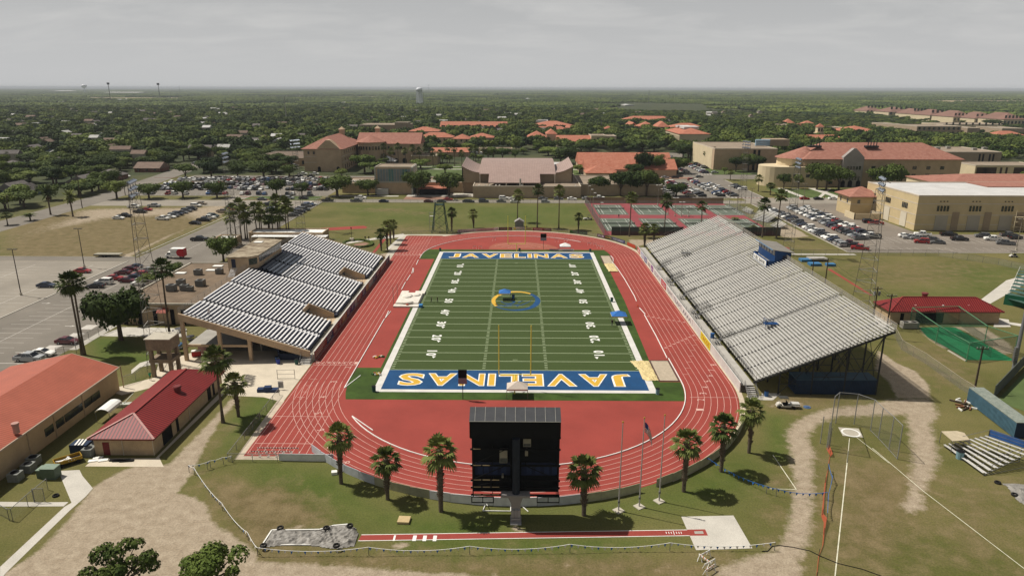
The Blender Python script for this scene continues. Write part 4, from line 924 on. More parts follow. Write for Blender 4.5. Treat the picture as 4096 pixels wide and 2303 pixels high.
def place_tree(base,R,H,kind=None,note=None,grp='broadleaf trees'):
 i=rng.randrange(6)if kind is None else kind;r0,h0=TPD[i]
 c=copy_tree(TREEP[i],(base[0],base[1],0),rng.uniform(0,6.28),(R/r0,R/r0,H/h0));tag(c,note,'tree',grp);TREES.append((c,'tree',note));return c
def ptree(c,x,y,wpx,ytop,kind=None,note=None):
 b=G(c,x,y);h=max(3.0,HT(b,c,x,ytop));px=wpx*ZZ[c][2];d=(b-CAMP)@_f
 return place_tree(b,px*d/CP[6]/2*1.0,min(h*1.02,15),kind,note)
def pp_(c,x,y,c2,x2,y2,kind,note,dh=0.7):
 b=G(c,x,y);h=HT(b,c2,x2,y2)-dh;return place_palm(b,h,kind,note=note)
pp_('O',858,1215,'O',848,1072,'sabal','cabbage palm left of the scoreboard, nearest the left end of the curved wall',1.3)
pp_('O',975,1255,'O',967,1132,'sabal','short cabbage palm, second from the left along the curved wall',1.3)
pp_('O',1109,1285,'O',1100,1103,'sabal','tallest cabbage palm, immediately left of the big black scoreboard',1.3)
pp_('O',1468,1295,'O',1472,1155,'sabal','cabbage palm immediately right of the big black scoreboard',1.3)
pp_('O',1719,1235,'O',1728,1088,'sabal','cabbage palm right of the three flagpoles',1.3)
pp_('O',1813,1185,'O',1826,1048,'sabal','cabbage palm at the right bend of the track wall',1.3)
pp_('O',1883,1138,'O',1893,1008,'sabal','rightmost cabbage palm of the wall row, nearest the silver bleachers',1.3)
pp_('O',561,1062,'O',537,882,'wash','tall slim palm at the corner of the dark red roof',1.3)
pp_('O',600,1047,'O',592,942,'sabal','stout short palm beside the pale concourse slab',1.3)
pp_('O',207,892,'O',178,690,'wash','left one of the two tall palms beside the near car park fence',1.5)
pp_('O',213,892,'O',215,690,'wash','right one of the two tall palms beside the near car park fence',1.5)
pp_('B1',1640,1190,'B1',1565,475,'wash','tall palm rising in front of the clubhouse roof',1.3)
pp_('B2',1210,370,'B2',1170,165,'sabal','lowest palm at the far end of the left straight',1.2);pp_('B2',1268,360,'B2',1265,90,'sabal','tallest palm of the cluster past the left grandstand',1.2)
pp_('B2',1300,305,'B2',1290,80,'sabal','middle palm of the cluster past the left grandstand',1.2);pp_('B2',1330,260,'B2',1330,75,'sabal','rear palm of the cluster past the left grandstand',1.2)
pp_('B2',1890,180,'A2',1890,1290,'sabal','palm beside the green filming tower on the practice grass',1.2);pp_('B2',2100,150,'A2',2100,1300,'sabal','palm on the practice grass, second right of the filming tower',1.2)
pp_('E7',505,645,'E7',503,360,'wash','slim tall palm nearest the little grey shed beyond the far curve');pp_('E7',695,698,'E7',685,312,'wash','very tall slim palm in the middle beyond the far curve');pp_('E7',903,710,'E7',900,320,'wash','very tall slim palm right of middle beyond the far curve')
pp_('E7',1092,725,'E7',1095,560,'sabal','short palm behind the green banner beyond the far curve',1.2)
pp_('E8',277,335,'E8',283,0,'wash','very tall palm at the front of the tennis courts');pp_('E8',400,420,'E8',390,238,'sabal','left bushy palm at the far end of the silver bleachers',1.2);pp_('E8',475,390,'E8',500,238,'sabal','right bushy palm at the far end of the silver bleachers',1.2)
pp_('E8',558,325,'E8',570,20,'wash','tall palm in front of the middle tennis court');pp_('E8',860,230,'E8',868,70,'wash','palm between the tennis courts, behind the bleacher top')
pp_('E4',180,1090,'E4',210,170,'wash','left tall palm beside the small silver bleachers by the car park');pp_('E4',545,1090,'E4',690,-60,'wash','right tall palm beside the small silver bleachers by the car park')
pp_('E8',1130,200,'E8',1125,165,'sabal','bush palm peeking over the far top corner of the silver bleachers',1);pp_('E8',1275,320,'E8',1280,240,'sabal','bushy palm beside the dark windscreen at the tennis courts',1)
for i,(x,y,t)in enumerate(((95,640,270),(165,650,160),(300,620,190),(330,640,300),(475,630,150),(520,640,240),(545,640,150),(655,560,330),(705,620,240),(780,640,245),(812,600,250),(905,575,75),(940,575,110),(785,400,40),(640,480,360),(240,620,100))):
 b=G('E5',x,640+(0 if y>560 else-60));h=HT(b,'E5',x,t)-.8
 place_palm(b,max(6,h),'wash',note=None,grp='palms clustered behind the press box')
for i,(x,y,t,k)in enumerate(((75,1448,1330,'wash'),(295,1405,1325,'date'),(490,1350,1105,'date'),(705,1368,1140,'date'))):
 b=G('A1',x,y);place_palm(b,max(2.2,HT(b,'A1',x,t)-(.8 if k=='wash' else 2.0)),k,note=['small fan palm at the far left edge by the street','low bushy date palm on the dry grass near the left street','left tall date palm on the dry grass beside the street','right tall date palm on the dry grass beside the street'][i])
for(x,y,t)in((1237,905,615),(1308,900,718),(1378,900,668),(1447,880,715),(1518,875,690),(1580,875,718),(1645,880,685),(1710,880,730),(1780,870,738),(1845,850,690),(1918,880,695),(1988,880,742),(2065,850,690),(2120,840,690),(2195,830,690),(1335,560,500),(1235,870,770),(1500,520,440),(900,520,440),(980,520,430)):
 b=G('A2',x,y);h=HT(b,'A2',x,t);place_palm(b,min(15,max(6,h-.8)),'wash',grp='palms on the campus lawn')
for(x,y,t)in((350,720,615),(440,725,615),(1310,720,575),(1945,895,715),(1985,900,735)):
 b=G('A3',x,y);place_palm(b,min(15,max(6,HT(b,'A3',x,t)-.8)),'wash',grp='palms on the campus lawn')
for(x,y,t)in((1405,1010,905),(2385,0,0),(115,560,435),(620,560,430),(700,560,430),(760,540,430),(1420,640,560),(2200,560,505),(2290,560,515),(20,1160,1045)):
 if t:b=G('A4',x,y);place_palm(b,min(13,max(5,HT(b,'A4',x,t)-1)),'date' if x==1405 else 'wash',grp='palms on the campus lawn')
for(c,x,y,t)in(('F1',95,600,420),('F1',235,640,510),('F1',505,540,300),('E3',2190,520,330)):b=G(c,x,y);place_palm(b,max(5,min(15,HT(b,c,x,t)-1)),'wash',grp='palms on the campus lawn')
BT=[('O',305,855,155,728,1),('E1',725,720,620,290,0),('E1',1600,720,620,290,1),('E1',790,215,560,-170,5),('E1',1455,175,560,-200,0),('E1',2130,190,520,-160,0),('A1',1130,1195,250,1018,2),('A1',1440,1195,260,1050,0),('A1',1920,820,160,660,2),('E2',820,665,560,240,0),('E2',1470,660,440,315,1),('E2',490,195,480,-110,5),('E2',1140,185,430,-140,1),('A2',785,1168,350,975,0),('A2',1080,1162,240,1010,0),('A2',1560,1165,280,925,1),('A2',1865,1168,300,950,0),('A2',825,990,140,905,3),('A2',1050,945,250,760,4),('A2',1130,950,260,830,4),('A2',1590,905,220,810,4),('A2',1825,950,170,860,3),('A2',1230,880,120,800,3),('A2',75,985,260,830,5),('A2',325,975,150,870,0),('A2',225,890,160,750,5),('A2',2100,830,90,750,4),('A2',2150,830,80,770,4),('A2',2290,820,140,690,4),('A2',2380,820,150,700,4),('A2',2240,830,100,700,4),('A2',1800,850,100,750,4),('A2',1870,850,90,770,4),('A3',840,1158,220,975,2),('A3',1050,1110,210,960,5),('A3',1130,1135,380,935,0),('A3',1210,1140,260,950,5),('A3',1350,1148,200,980,2),('A3',1585,1172,230,1045,1),('A3',1595,950,240,800,0),('A3',1290,900,240,745,5),('A3',1420,920,200,760,0),('A3',1230,925,260,845,2),('A3',1340,940,220,900,3),('A3',812,948,150,845,5),('A3',650,950,150,865,3),('A3',720,948,130,870,3),('A3',540,870,260,690,5),('A3',420,800,220,700,4),('A3',620,860,200,740,0),('A3',350,780,200,690,4),('A3',470,850,180,740,5),('A3',40,760,100,600,4),('A3',110,770,90,700,4),('A3',30,820,90,720,4),('A3',1700,820,240,660,5),('A3',1800,820,240,680,0),('A3',1860,800,200,660,5),('A3',1650,800,180,700,0),('A3',1950,880,200,720,3),('A3',1260,740,220,620,5),('A3',1370,750,180,650,0),('A3',1100,620,260,545,0),('A3',1230,620,260,520,5),('A3',1400,600,180,560,0),('A3',830,700,200,650,4),('A3',1000,700,220,620,5),('A3',2230,900,260,770,2),('A3',2150,900,180,830,3),('A3',2330,890,180,780,2),('A3',2400,900,160,790,5),('A3',2050,960,60,890,3),('A3',1800,565,200,490,0),('A3',1350,480,160,440,0),('A4',470,1108,240,850,0),('A4',560,1112,260,865,0),('A4',680,1112,260,890,5),('A4',1060,1100,240,900,0),('A4',1180,1110,280,865,0),('A4',1270,1100,160,900,5),('A4',150,1100,140,950,2),('A4',290,1100,110,960,3),('A4',1000,1015,150,930,3),('A4',1500,1000,150,930,3),('A4',1680,980,180,880,2),('A4',1770,980,160,860,5),('A4',1600,960,120,890,2),('A4',1900,960,160,880,5),('A4',2060,870,180,820,0),('A4',2180,870,160,825,5),('A4',2150,1020,90,960,3),('A4',1050,680,260,620,0),('A4',1250,660,260,570,0),('A4',1450,680,220,600,5),('A4',1560,660,240,560,0),('A4',1800,660,240,570,5),('A4',2050,650,240,570,0),('A4',2250,680,260,590,5),('A4',2400,720,240,600,0),('A4',1250,580,200,510,5),('A4',1500,600,240,540,0),('A4',930,620,200,560,0),('A4',2150,500,200,430,5),('A4',60,620,90,560,5),('A4',200,570,160,510,5),('A4',320,560,140,520,0),('A4',430,560,130,500,0),('B1',2160,480,300,230,1),('B1',1680,600,200,490,3),('B1',1430,700,230,640,3),('B1',1320,1090,100,900,0),('K1',330,735,170,560,5),('K1',430,730,200,555,0),('K1',520,735,180,540,5),('K1',600,700,120,600,2),('K1',500,590,150,420,0),('K1',590,590,130,440,5),('K1',440,600,160,500,3),('K1',740,570,190,455,0),('K1',840,470,150,360,5),('K1',900,460,150,350,0),('K1',380,560,120,470,2),('K1',1170,560,120,450,5),('K1',1260,555,150,430,0),('K1',1330,560,120,440,5)]
for c,x,y,w_,t,k in BT:ptree(c,x,y,w_,t,k)
for i,(x,yt,wpx,H_,k)in enumerate(((283,1352,190,7.5,7),(515,1345,175,7.5,8))):
 p=G('O',x,yt+22,H_-.3);d=(p-CAMP)@_f;R=wpx*4096/2575*d/CP[6]/2
 t_=broadleaf('sapling_tree',R*1.2,H_,13,5200,.30,LEAF3 if i else LEAF2,20+i,low=.30,core=.12,label=['round leafy green tree at the bottom left edge of the dirt drive','open ragged green tree, right one of two at the bottom left edge'][i]);t_.location=(p.x,p.y,0)
 tag(t_,group='green trees at the near edge of the dirt drive');TREES.append((t_,'tree',1))
EXC=[(-330,-90,-93,-60),(-216,-110,-93,46),(-222,40,-93,166),(-205,160,210,268),(-150,240,-40,360),(-95,255,210,330),(100,230,390,345),(-100,300,125,420),(60,-120,230,100),(100,60,420,180),(-93,-125,60,180),(-330,-100,-200,40),(105,330,140,430),(205,330,330,400),(54,95,106,262),(-93,180,76,262),(100,175,262,262)]
def blocked(x,y,m=0):
 return any(a-m<x<c+m and b-m<y<d+m for a,b,c,d in EXC)or abs(x-leftst(min(y,339)))<13 and y<345
HSE=[]
def infrustum(x,y,m=0):
 if y<-160:return False
 px,py=PX((x,y,4));return-60-m<px<4156+m and py<2400
cand=[]
fr_=random.Random(77)
def dens(x,y):return mnoise.noise(Vector((x*.006,y*.006,3.3)))
def jitter_grid(x0,x1,y0,y1,s):
 y=y0
 while y<y1:
  x=x0
  while x<x1:
   yield x+fr_.uniform(-.45,.45)*s,y+fr_.uniform(-.45,.45)*s;x+=s
  y+=s
HOUSE_PTS=[]
def forest_points():
 for x,y in jitter_grid(-1400,1500,45,1500,12.2):
  if not infrustum(x,y):continue
  if blocked(x,y,2):continue
  if any(abs(x-hx)<12 and-32<y-hy<11 for hx,hy in HOUSE_PTS):continue
  dn=dens(x,y)
  if dn<-.52 or fr_.random()<.10:continue
  yield x,y,dn
def ray_(c,x,y):
 px,py=NP(c,x,y);return _f*CP[6]+_r*(px-2048)-_u*(py-1151.5)
def GY(y0,c,x,y):d=ray_(c,x,y);return CAMP+d*((y0-CAMP.y)/d.y)
def GX(x0,c,x,y):d=ray_(c,x,y);return CAMP+d*((x0-CAMP.x)/d.x)
TAN=mat('tan_metal_wall',(.46,.34,.20),.8,.08,.4,fine=.15)
TANB=mat('tan_block_wall',(.42,.31,.19),.9,.10,1.0,fine=.2)
RED_Y=ribbed('dark_red_roof',(.25,.030,.028),(.085,.012,.012),'Y',.52,.45)
RED_X=ribbed('dark_red_roof_end',(.25,.030,.028),(.085,.012,.012),'X',.52,.45)
SAL_Y=ribbed('salmon_roof',(.40,.115,.070),(.22,.06,.038),'Y',.42,.35,amt=.7)
S=thing('scoreboard','huge black scoreboard seen from behind on a grey steel post in front of the track','scoreboard',(0,-94,0))
yb=-93.9
zt=GY(yb,'H1',670,225).z;zm=GY(yb,'H1',670,402).z;zc=GY(yb,'H1',670,1040).z;z0=GY(yb,'H1',670,1135).z;xl=GY(yb,'H1',163,300).x;xr=GY(yb,'H1',1177,300).x;xl2=GY(yb,'H1',186,800).x;xr2=GY(yb,'H1',1160,800).x
tp=MB();tp.hexa([(xl,-94.3,zm),(xr,-94.3,zm),(xr,-92.4,zm),(xl,-92.4,zm),(xl,-94.3,zt),(xr,-94.3,zt),(xr,-92.4,zt+.95),(xl,-92.4,zt+.95)]);tp.build('upper_cabinet',BLK,S)
rp=MB();rp.hexa([(xl-.02,-94.35,zt+.02),(xr+.02,-94.35,zt+.02),(xr+.02,-92.35,zt+1.0),(xl-.02,-92.35,zt+1.0),(xl-.02,-94.35,zt+.07),(xr+.02,-94.35,zt+.07),(xr+.02,-92.35,zt+1.05),(xl-.02,-92.35,zt+1.05)]);ro=rp.build('top_panel',mat('charcoal_panel',(.055,.057,.062),.6,.12,1),S)
sm=MB()
for px in(222,335,447,560,672,783,895,1007,1120):
 x=GY(yb,'H1',px,225).x;sm.bar((x,-94.33,zt+.10),(x,-92.37,zt+1.08),.045,.02)
sm.bar((xl,-94.35,zt+.06),(xr,-94.35,zt+.06),.05);sm.build('panel_seam',mat('pale_seam',(.34,.33,.29),.6,.1,2),ro)
lc=MB();lc.b(xl2,xr2,-93.1,-92.5,zc-.2,zm);lc.build('lower_cabinet',mat('board_black',(.008,.009,.011),.7,.2,.6,spec=.08),S)
nv=MB();za,zb2=GY(-93.1,'H1',670,690).z,GY(-93.1,'H1',670,830).z
nv.b(xl2+.4,-.4,-93.16,-93.1,zb2,za);nv.b(1.0,xr2-.4,-93.16,-93.1,zb2,za);nb=nv.build('navy_panel',mat('navy_panel',(.012,.020,.060),.5,.2,1),S)
for x0 in(xl2+.7,xl2+1.5,xl2+2.6,xl2+3.7,1.7,2.8,3.9,4.9):fp=MB();fp.b(x0,x0+.62,-93.19,-93.16,zb2+.15,za-.55);fp.build('access_hatch',mat('navy_hatch',(.02,.034,.090),.5,.15,2),nb)
fr=MB()
for py in(405,535,715,880,960,1040):
 z=GY(yb,'H1',670,py).z;fr.b(xl2-.12,xr2+.1,-94.25,-94.05,z-.10,z+.08)
 for x in(xl2+.1,xl2+2.6,-.9,1.5,xr2-.3):fr.bar((x,-94.1,z),(x,-93.1,z),.08)
for x in(xl2+.15,xr2-.1):fr.b(x-.07,x+.07,-94.1,-93.95,zc-.3,zm)
for a,b_ in((535,715),(715,880),(880,960)):
 za_,zb_=GY(yb,'H1',670,a).z,GY(yb,'H1',670,b_).z
 fr.bar((xl2+.2,-93.9,zb_),(-.6,-93.9,za_),.07);fr.bar((1.2,-93.9,za_),(xr2-.2,-93.9,zb_),.07)
fr.build('steel_frame',BLK,S)
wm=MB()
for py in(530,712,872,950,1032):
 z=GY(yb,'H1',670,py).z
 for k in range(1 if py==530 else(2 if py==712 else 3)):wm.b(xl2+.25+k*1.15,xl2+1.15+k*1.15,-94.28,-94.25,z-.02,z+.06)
wm.build('sunlit_bracket',mat('bracket_sunlight_tint',(.42,.32,.17),.6,.1,2),S)  # sand colour paints sunlight onto the left brace ends
for(a,b_)in((188,430),(915,1158)):
 f2=MB();p,q=GY(yb,'H1',a,1075),GY(yb,'H1',b_,1135);m_=(p.x+q.x)/2
 for x in(p.x,m_,q.x):f2.b(x-.05,x+.05,-94.0,-93.9,q.z,p.z+.1)
 f2.b(p.x,q.x,-94.0,-93.9,q.z-.05,q.z+.05);f2.b(p.x,q.x,-94.0,-93.9,p.z,p.z+.12);f2.build('empty_frame',BLK,S)
for(a,t,b_,bt,n_)in((497,545,583,680,'beige_unit'),(760,415,845,500,'beige_unit'),(780,548,812,602,'junction_box'),(520,825,542,845,'junction_box')):
 p,q=GY(-93.5,'H1',a,t),GY(-93.5,'H1',b_,bt);u=MB();u.b(p.x,q.x,-93.9,-93.2,q.z,p.z);uo=u.build(n_,mat('beige_casing',(.30,.27,.21),.6,.1,2),S)
 if n_=='beige_unit':g_=MB();g_.b(p.x+.05,q.x-.05,-93.93,-93.9,q.z+.08,q.z+(p.z-q.z)*.4);g_.build('grille',mat('grey_grille',(.10,.10,.09),.6,.2,4),uo)
ps=MB();xa,xb=GY(-94.6,'H1',637,900).x,GY(-94.6,'H1',722,900).x;ps.cyl(((xa+xb)/2,-94.4,2.0),((xa+xb)/2,-94.4,zm),(xb-xa)/2,(xb-xa)/2,14);ps.build('post',mat('navy_post',(.018,.024,.038),.5,.15,.6),S)
cx=(xa+xb)/2;PG=mat('grey_pedestal',(.27,.25,.235),.7,.1,.8)
cp_=MB();a,b_=GY(-94.8,'H1',510,1062),GY(-94.8,'H1',836,1062);zz=a.z;cp_.b(a.x,b_.x,-95.1,-93.9,zz-.12,zz+.15)
cp_.hexa([(cx-.6,-95.0,zz-1.0),(cx+.6,-95.0,zz-1.0),(cx+.6,-94.0,zz-1.0),(cx-.6,-94.0,zz-1.0),(a.x+.9,-95.0,zz-.13),(b_.x-.9,-95.0,zz-.13),(b_.x-.9,-94.0,zz-.13),(a.x+.9,-94.0,zz-.13)]);cp_.b(cx-.6,cx+.6,-95.0,-94.0,0,zz-1.0);cp_.build('pedestal',PG,S)
eb=MB()
for dx in(-.42,-.02,.36):eb.b(cx+dx-.16,cx+dx+.16,-95.25,-95.0,.9,1.9)
eb.b(cx-.55,cx+.55,-95.2,-95.02,.55,.72);eb.b(cx-.7,cx+.7,-95.6,-93.7,0,.12);eb.build('switch_box',mat('box_grey',(.33,.32,.31),.5,.1,2),S)
S=thing('equipment_shed','long shed with faded red metal roof and tan walls at the left edge','building',(-81,-80,0))
xe,xw=-71.5,-90.6;yN,yS=-55.9,-125;ze=4.25;rg=GY(yN,'C1',715,172);zr=rg.z;xm=rg.x
w_=MB();w_.poly((xe,yS,0),(xe,yN,0),(xe,yN,ze),(xe,yS,ze));w_.poly((xw,yN,0),(xw,yS,0),(xw,yS,ze),(xw,yN,ze));w_.poly((xe,yN,0),(xw,yN,0),(xw,yN,ze),(xm,yN,zr-.1),(xe,yN,ze));w_.poly((xw,yS,0),(xe,yS,0),(xe,yS,ze),(xm,yS,zr-.1),(xw,yS,ze));w_.build('wall',TAN,S)
r_=MB()
for xs,x2 in((xe+.25,xm),(xm,xw-.25)):
 a,b_=(xs,ze if xs!=xm else zr),(x2,ze if x2!=xm else zr)
 r_.hexa([(a[0],yS,a[1]),(a[0],yN+.3,a[1]),(b_[0],yN+.3,b_[1]),(b_[0],yS,b_[1]),(a[0],yS,a[1]+.12),(a[0],yN+.3,a[1]+.12),(b_[0],yN+.3,b_[1]+.12),(b_[0],yS,b_[1]+.12)])
ro=r_.build('roof',SAL_Y,S)
gt=MB();gt.b(xe+.25,xe+.42,yS,yN+.3,ze-.12,ze+.1);gt.bar((xe+.3,yN+.34,ze+.08),(xm,yN+.34,zr+.1),.12);gt.bar((xw-.3,yN+.34,ze+.08),(xm,yN+.34,zr+.1),.12);gt.build('gutter',mat('pale_gutter',(.45,.36,.27),.6,.1,2),ro)
v_=MB();p=G('C1',158,905,zr-1.2);v_.cyl((p.x,p.y,p.z-.8),(p.x,p.y,p.z+.35),.42,.42,12);v_.cyl((p.x,p.y,p.z+.4),(p.x,p.y,p.z+.75),.5,.5,12);v_.build('roof_vent',mat('pink_vent',(.42,.24,.20),.6,.1,2),ro)
for(x,y)in((508,995),(612,915),(706,842),(796,777),(888,708),(970,645)):
 a=GX(xe,'C1',x-42,y+40);b_=GX(xe,'C1',x+42,y-40);wn=MB();wn.b(xe,xe+.05,min(a.y,b_.y),max(a.y,b_.y),1.35,2.65);wn.build('window',GLASS,S)
for(x,y)in((290,1080),(555,900),(840,700),(1225,400)):
 a=GX(xe,'C1',x,y);dp=MB();dp.b(xe,xe+.12,a.y-.08,a.y+.08,0,ze);dp.build('downpipe',mat('tan_pipe',(.40,.30,.19),.6,.1,2),S)
def hip(name,label,x0,x1,y0,y1,ze,zr,along,wallm,ma,mb_,ov=.55,rr=None,cat='building',thick=.22):
 S=thing(name,label,cat,((x0+x1)/2,(y0+y1)/2,0))
 w_=MB();w_.b(x0+ov,x1-ov,y0+ov,y1-ov,0,ze-.02);w_.build('wall',wallm,S)
 if along=='Y':d=rr if rr else(x1-x0)*.42;A,B=(((x0+x1)/2,y0+d,zr),((x0+x1)/2,y1-d,zr))
 else:d=rr if rr else(y1-y0)*.45;A,B=((x0+d,(y0+y1)/2,zr),(x1-d,(y0+y1)/2,zr))
 r=MB();c=[(x0,y0,ze),(x1,y0,ze),(x1,y1,ze),(x0,y1,ze)]
 if along=='Y':
  r.mi=1;r.poly(c[0],c[1],A);r.poly(c[2],c[3],B);r.mi=0;r.poly(c[1],c[2],B,A);r.poly(c[3],c[0],A,B)
 else:
  r.mi=1;r.poly(c[1],c[2],B);r.poly(c[3],c[0],A);r.mi=0;r.poly(c[0],c[1],B,A);r.poly(c[2],c[3],A,B)
 ro=r.build('roof',[ma,mb_],S)
 f=MB();f.b(x0,x1,y0-.02,y0+.06,ze-thick,ze);f.b(x0,x1,y1-.06,y1+.02,ze-thick,ze);f.b(x0-.02,x0+.06,y0+.06,y1-.06,ze-thick,ze);f.b(x1-.06,x1+.02,y0+.06,y1-.06,ze-thick,ze);f.b(x0+.06,x1-.06,y0+.06,y1-.06,ze-.06,ze-.03);f.build('fascia',mat('fascia_'+name,(.15,.03,.025),.6,.1,1),ro)
 return S,ro,A,B
S,ro,A,B=hip('concession_building','low tan building with dark red hipped metal roof beside the pale concourse',-62.9,-53.0,-79.5,-53.6,2.95,5.05,'Y',TANB,RED_Y,RED_X,rr=4.2)
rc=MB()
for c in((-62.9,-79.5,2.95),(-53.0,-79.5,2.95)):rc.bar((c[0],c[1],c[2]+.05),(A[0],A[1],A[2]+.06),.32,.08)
rc.build('hip_capping',mat('capping_glint_tint',(.52,.30,.27),.35,.1,2),ro)  # near hips coloured lighter to paint the sun glint on them
rc=MB();rc.bar((A[0],A[1],A[2]+.05),(B[0],B[1],B[2]+.05),.35,.08);rc.build('ridge_capping',mat('red_capping',(.24,.035,.03),.4,.1,2),ro)
v_=MB();p=G('C1',1785,520,4.5);v_.cyl((p.x,p.y,4.0),(p.x,p.y,4.9),.55,.55,14);v_.cyl((p.x,p.y,4.95),(p.x,p.y,5.15),.72,.6,14);v_.build('roof_vent',mat('maroon_vent',(.16,.03,.03),.5,.1,2),ro)
dr=MB();dr.b(-61.1,-60.1,-78.98,-78.92,0,2.1);dr.build('door',mat('dark_red_door',(.14,.015,.015),.5,.1,2),S)
for y0,y1 in((-76.2,-73.2),(-71.8,-71.0),(-60.3,-58.9),(-58.2,-57.4)):
 d_=MB();d_.b(-53.58,-53.52,y0,y1,.05,2.3);d_.build('doorway',BLK,S)
for x,y in((-58.1,-78.95),(-53.55,-78.95),(-53.5,-67.3)):
 d_=MB();d_.cyl((x,y-.06,0),(x,y-.06,2.8),.06);d_.build('downpipe',mat('cream_pipe',(.48,.42,.32),.6,.1,2),S)
S2,ro,A,B=hip('field_house','tan field house with bright dark-red metal roof behind the green batting cage',86.9,113.4,-16.6,-8.6,3.0,5.4,'X',TANB,RED_X,RED_Y,rr=4.6)
rc=MB();rc.bar((86.9,-16.6,3.05),(A[0],A[1],A[2]+.05),.3,.07);rc.bar((A[0],A[1],A[2]+.05),(B[0],B[1],B[2]+.05),.3,.07);rc.bar((113.4,-16.6,3.05),(B[0],B[1],B[2]+.05),.3,.07);rc.build('ridge_capping',MATS['red_capping'],ro)
v_=MB();v_.cyl((97.4,-11.5,5.2),(97.4,-11.5,5.9),.6,.6,14);v_.cyl((97.4,-11.5,5.9),(97.4,-11.5,6.1),.8,.7,14);v_.build('roof_vent',MATS['maroon_vent'],ro)
v_=MB()
for x,y in((93.6,-14.8),(100.0,-14.9),(106,-14.7)):v_.box((x,y,3.85),(.35,.3,.5))
v_.build('roof_cowl',M_WHITE,ro);d_=MB();d_.b(89.8,90.6,-16.12,-16.05,.6,2.4);d_.b(93.4,99.8,-16.12,-16.05,.1,2.5);d_.build('doorway',BLK,S2)
u=thing('air_conditioner','wide pale cooling unit in a mesh pen at the left end of the field house','cooling unit',(90.2,-19.5,0));a_=MB();a_.box((90.2,-19.5,.8),(3.6,1.6,1.4));a_.build('casing',mat('ac_pale',(.34,.32,.28),.5,.1,2),u)
a_=MB();[a_.cyl((90.2+d,-19.5,1.5),(90.2+d,-19.5,1.54),.55,.55,14)for d in(-.9,.9)];a_.build('fan_grille',BLK,u)
def goal(y,s,label):
 S=thing('goal_post',label,'goal post',(0,y-s*1.6,0));g_=MB()
 m=mat('goal_yellow',(.70,.62,.10),.4,.05,1)
 g_.cyl((0,y+s*1.6,0),(0,y+s*1.5,1.9),.12,.12,8);g_.cyl((0,y+s*1.5,1.85),(0,y,3.0),.12,.11,8);g_.build('gooseneck',m,S)
 g_=MB();g_.cyl((-2.87,y,3.05),(2.87,y,3.05),.085,.085,8);g_.build('crossbar',m,S)
 for x in(-2.87,2.87):g_=MB();g_.cyl((x,y,3.05),(x,y,12.4),.11,.09,8);g_.build('upright',m,S)
goal(-54.9,-1,'near yellow goal post behind the upside-down JAVELINAS lettering');goal(54.9,1,'far yellow goal post behind the upright JAVELINAS lettering')
gold=flat('gold_ball',(.55,.35,.06),.3,.6)
for i,(b_,t_,lb)in enumerate(((('D3',1072,600),('C3',1135,855),'left flagpole of three, nearest the scoreboard, without a flag'),(('D3',1280,560),('C3',1363,812),'middle flagpole of three, flying the striped flag'),(('D3',1480,505),('C3',1541,785),'right flagpole of three, without a flag'))):
 b=G(*b_);h=HT(b,*t_);S=thing('flagpole',lb,'flagpole',(b.x,b.y,0),'flagpoles by the track')
 m=MB();m.cyl((b.x,b.y,.05),(b.x,b.y,h),.10,.055,8);m.build('pole',mat('pole_grey',(.42,.40,.38),.45,.1,2,metal=.2),S)
 m=MB();m.box((b.x,b.y,.04),(1.15,1.15,.12),.6);m.build('base_slab',CONC,S);m=MB();m.ell((b.x,b.y,h+.1),(.13,.13,.13));m.build('finial',gold,S)
 m=MB();m.box((b.x,b.y,1.35),(.25,.25,.3));m.build('cleat_box',STEEL,S)
 if i==1:
  F=thing('flag','drooping red, white and blue striped flag on the middle flagpole','flag',(b.x,b.y,h-.5));nc,nr=14,26;L_,D_=2.7,1.5
  def fp_(u,v):
   w=.18*sin(u*9+v*2)*u;return(b.x+.08+u*1.0*.95+v*.05,b.y-.1+w-u*.25,h-.45-v*D_*.95-u*u*1.7-u*.25)
  for nm,mm,sel in(('canton',mat('flag_blue',(.03,.05,.18),.7,.1,2),0),('red_stripes',mat('flag_red',(.42,.03,.04),.7,.1,2),1),('white_stripes',mat('flag_white',(.68,.66,.62),.7,.08,2),2)):
   q=MB()
   for a in range(nc):
    for r0 in range(nr):
     inC=a<6 and r0<14;k=0 if inC else(1 if(r0//2)%2==0 else 2)
     if k!=sel:continue
     u0,u1,v0,v1=a/nc,(a+1)/nc,r0/nr,(r0+1)/nr;q.poly(fp_(u0,v0),fp_(u1,v0),fp_(u1,v1),fp_(u0,v1))
   q.build(nm,mm,F)
S=thing('perimeter_wall','low curved wall of grey and tan panels round the near end of the track','wall',(0,-91,0))
PW=[mat('panel_grey',(.46,.48,.50),.7,.12,.8),mat('panel_tan',(.34,.33,.21),.75,.15,.8),mat('panel_pale',(.66,.67,.68),.7,.1,.8)]
Rw=40.9;a0,a1=-2.42,-.30;n=30
for i in range(n):
 a,b_=a0+(a1-a0)*i/n,a0+(a1-a0)*(i+1)/n
 if i in(18,):continue
 P0,P1=(Rw*cos(a)+.3,-CY+Rw*sin(a)),(Rw*cos(b_)+.3,-CY+Rw*sin(b_));q=MB();q.bar((*P0,.62),(*P1,.70),.07,1.30)
 q.build('panel',PW[0 if i<4 else(1 if i in(5,6,7,15,16,17,19,20,21,22,23,24,25,26,27,28,29)else(2 if i in(8,9,10,11,12)else 0))],S)
q=MB()
for i in range(n+1):a=a0+(a1-a0)*i/n;x,y=Rw*cos(a)+.3,-CY+Rw*sin(a);q.cyl((x,y,0),(x,y,1.25),.045,n=5)
q.build('wall_post',STEEL,S)
q=MB();q.bar((-34.5,-80.3,.62),(-29.6,-80.4,.62),.07,1.15);q.bar((-29.6,-80.4,.62),(-26.4,-80.4,.62),.07,1.15);q.build('panel',PW[2],S)
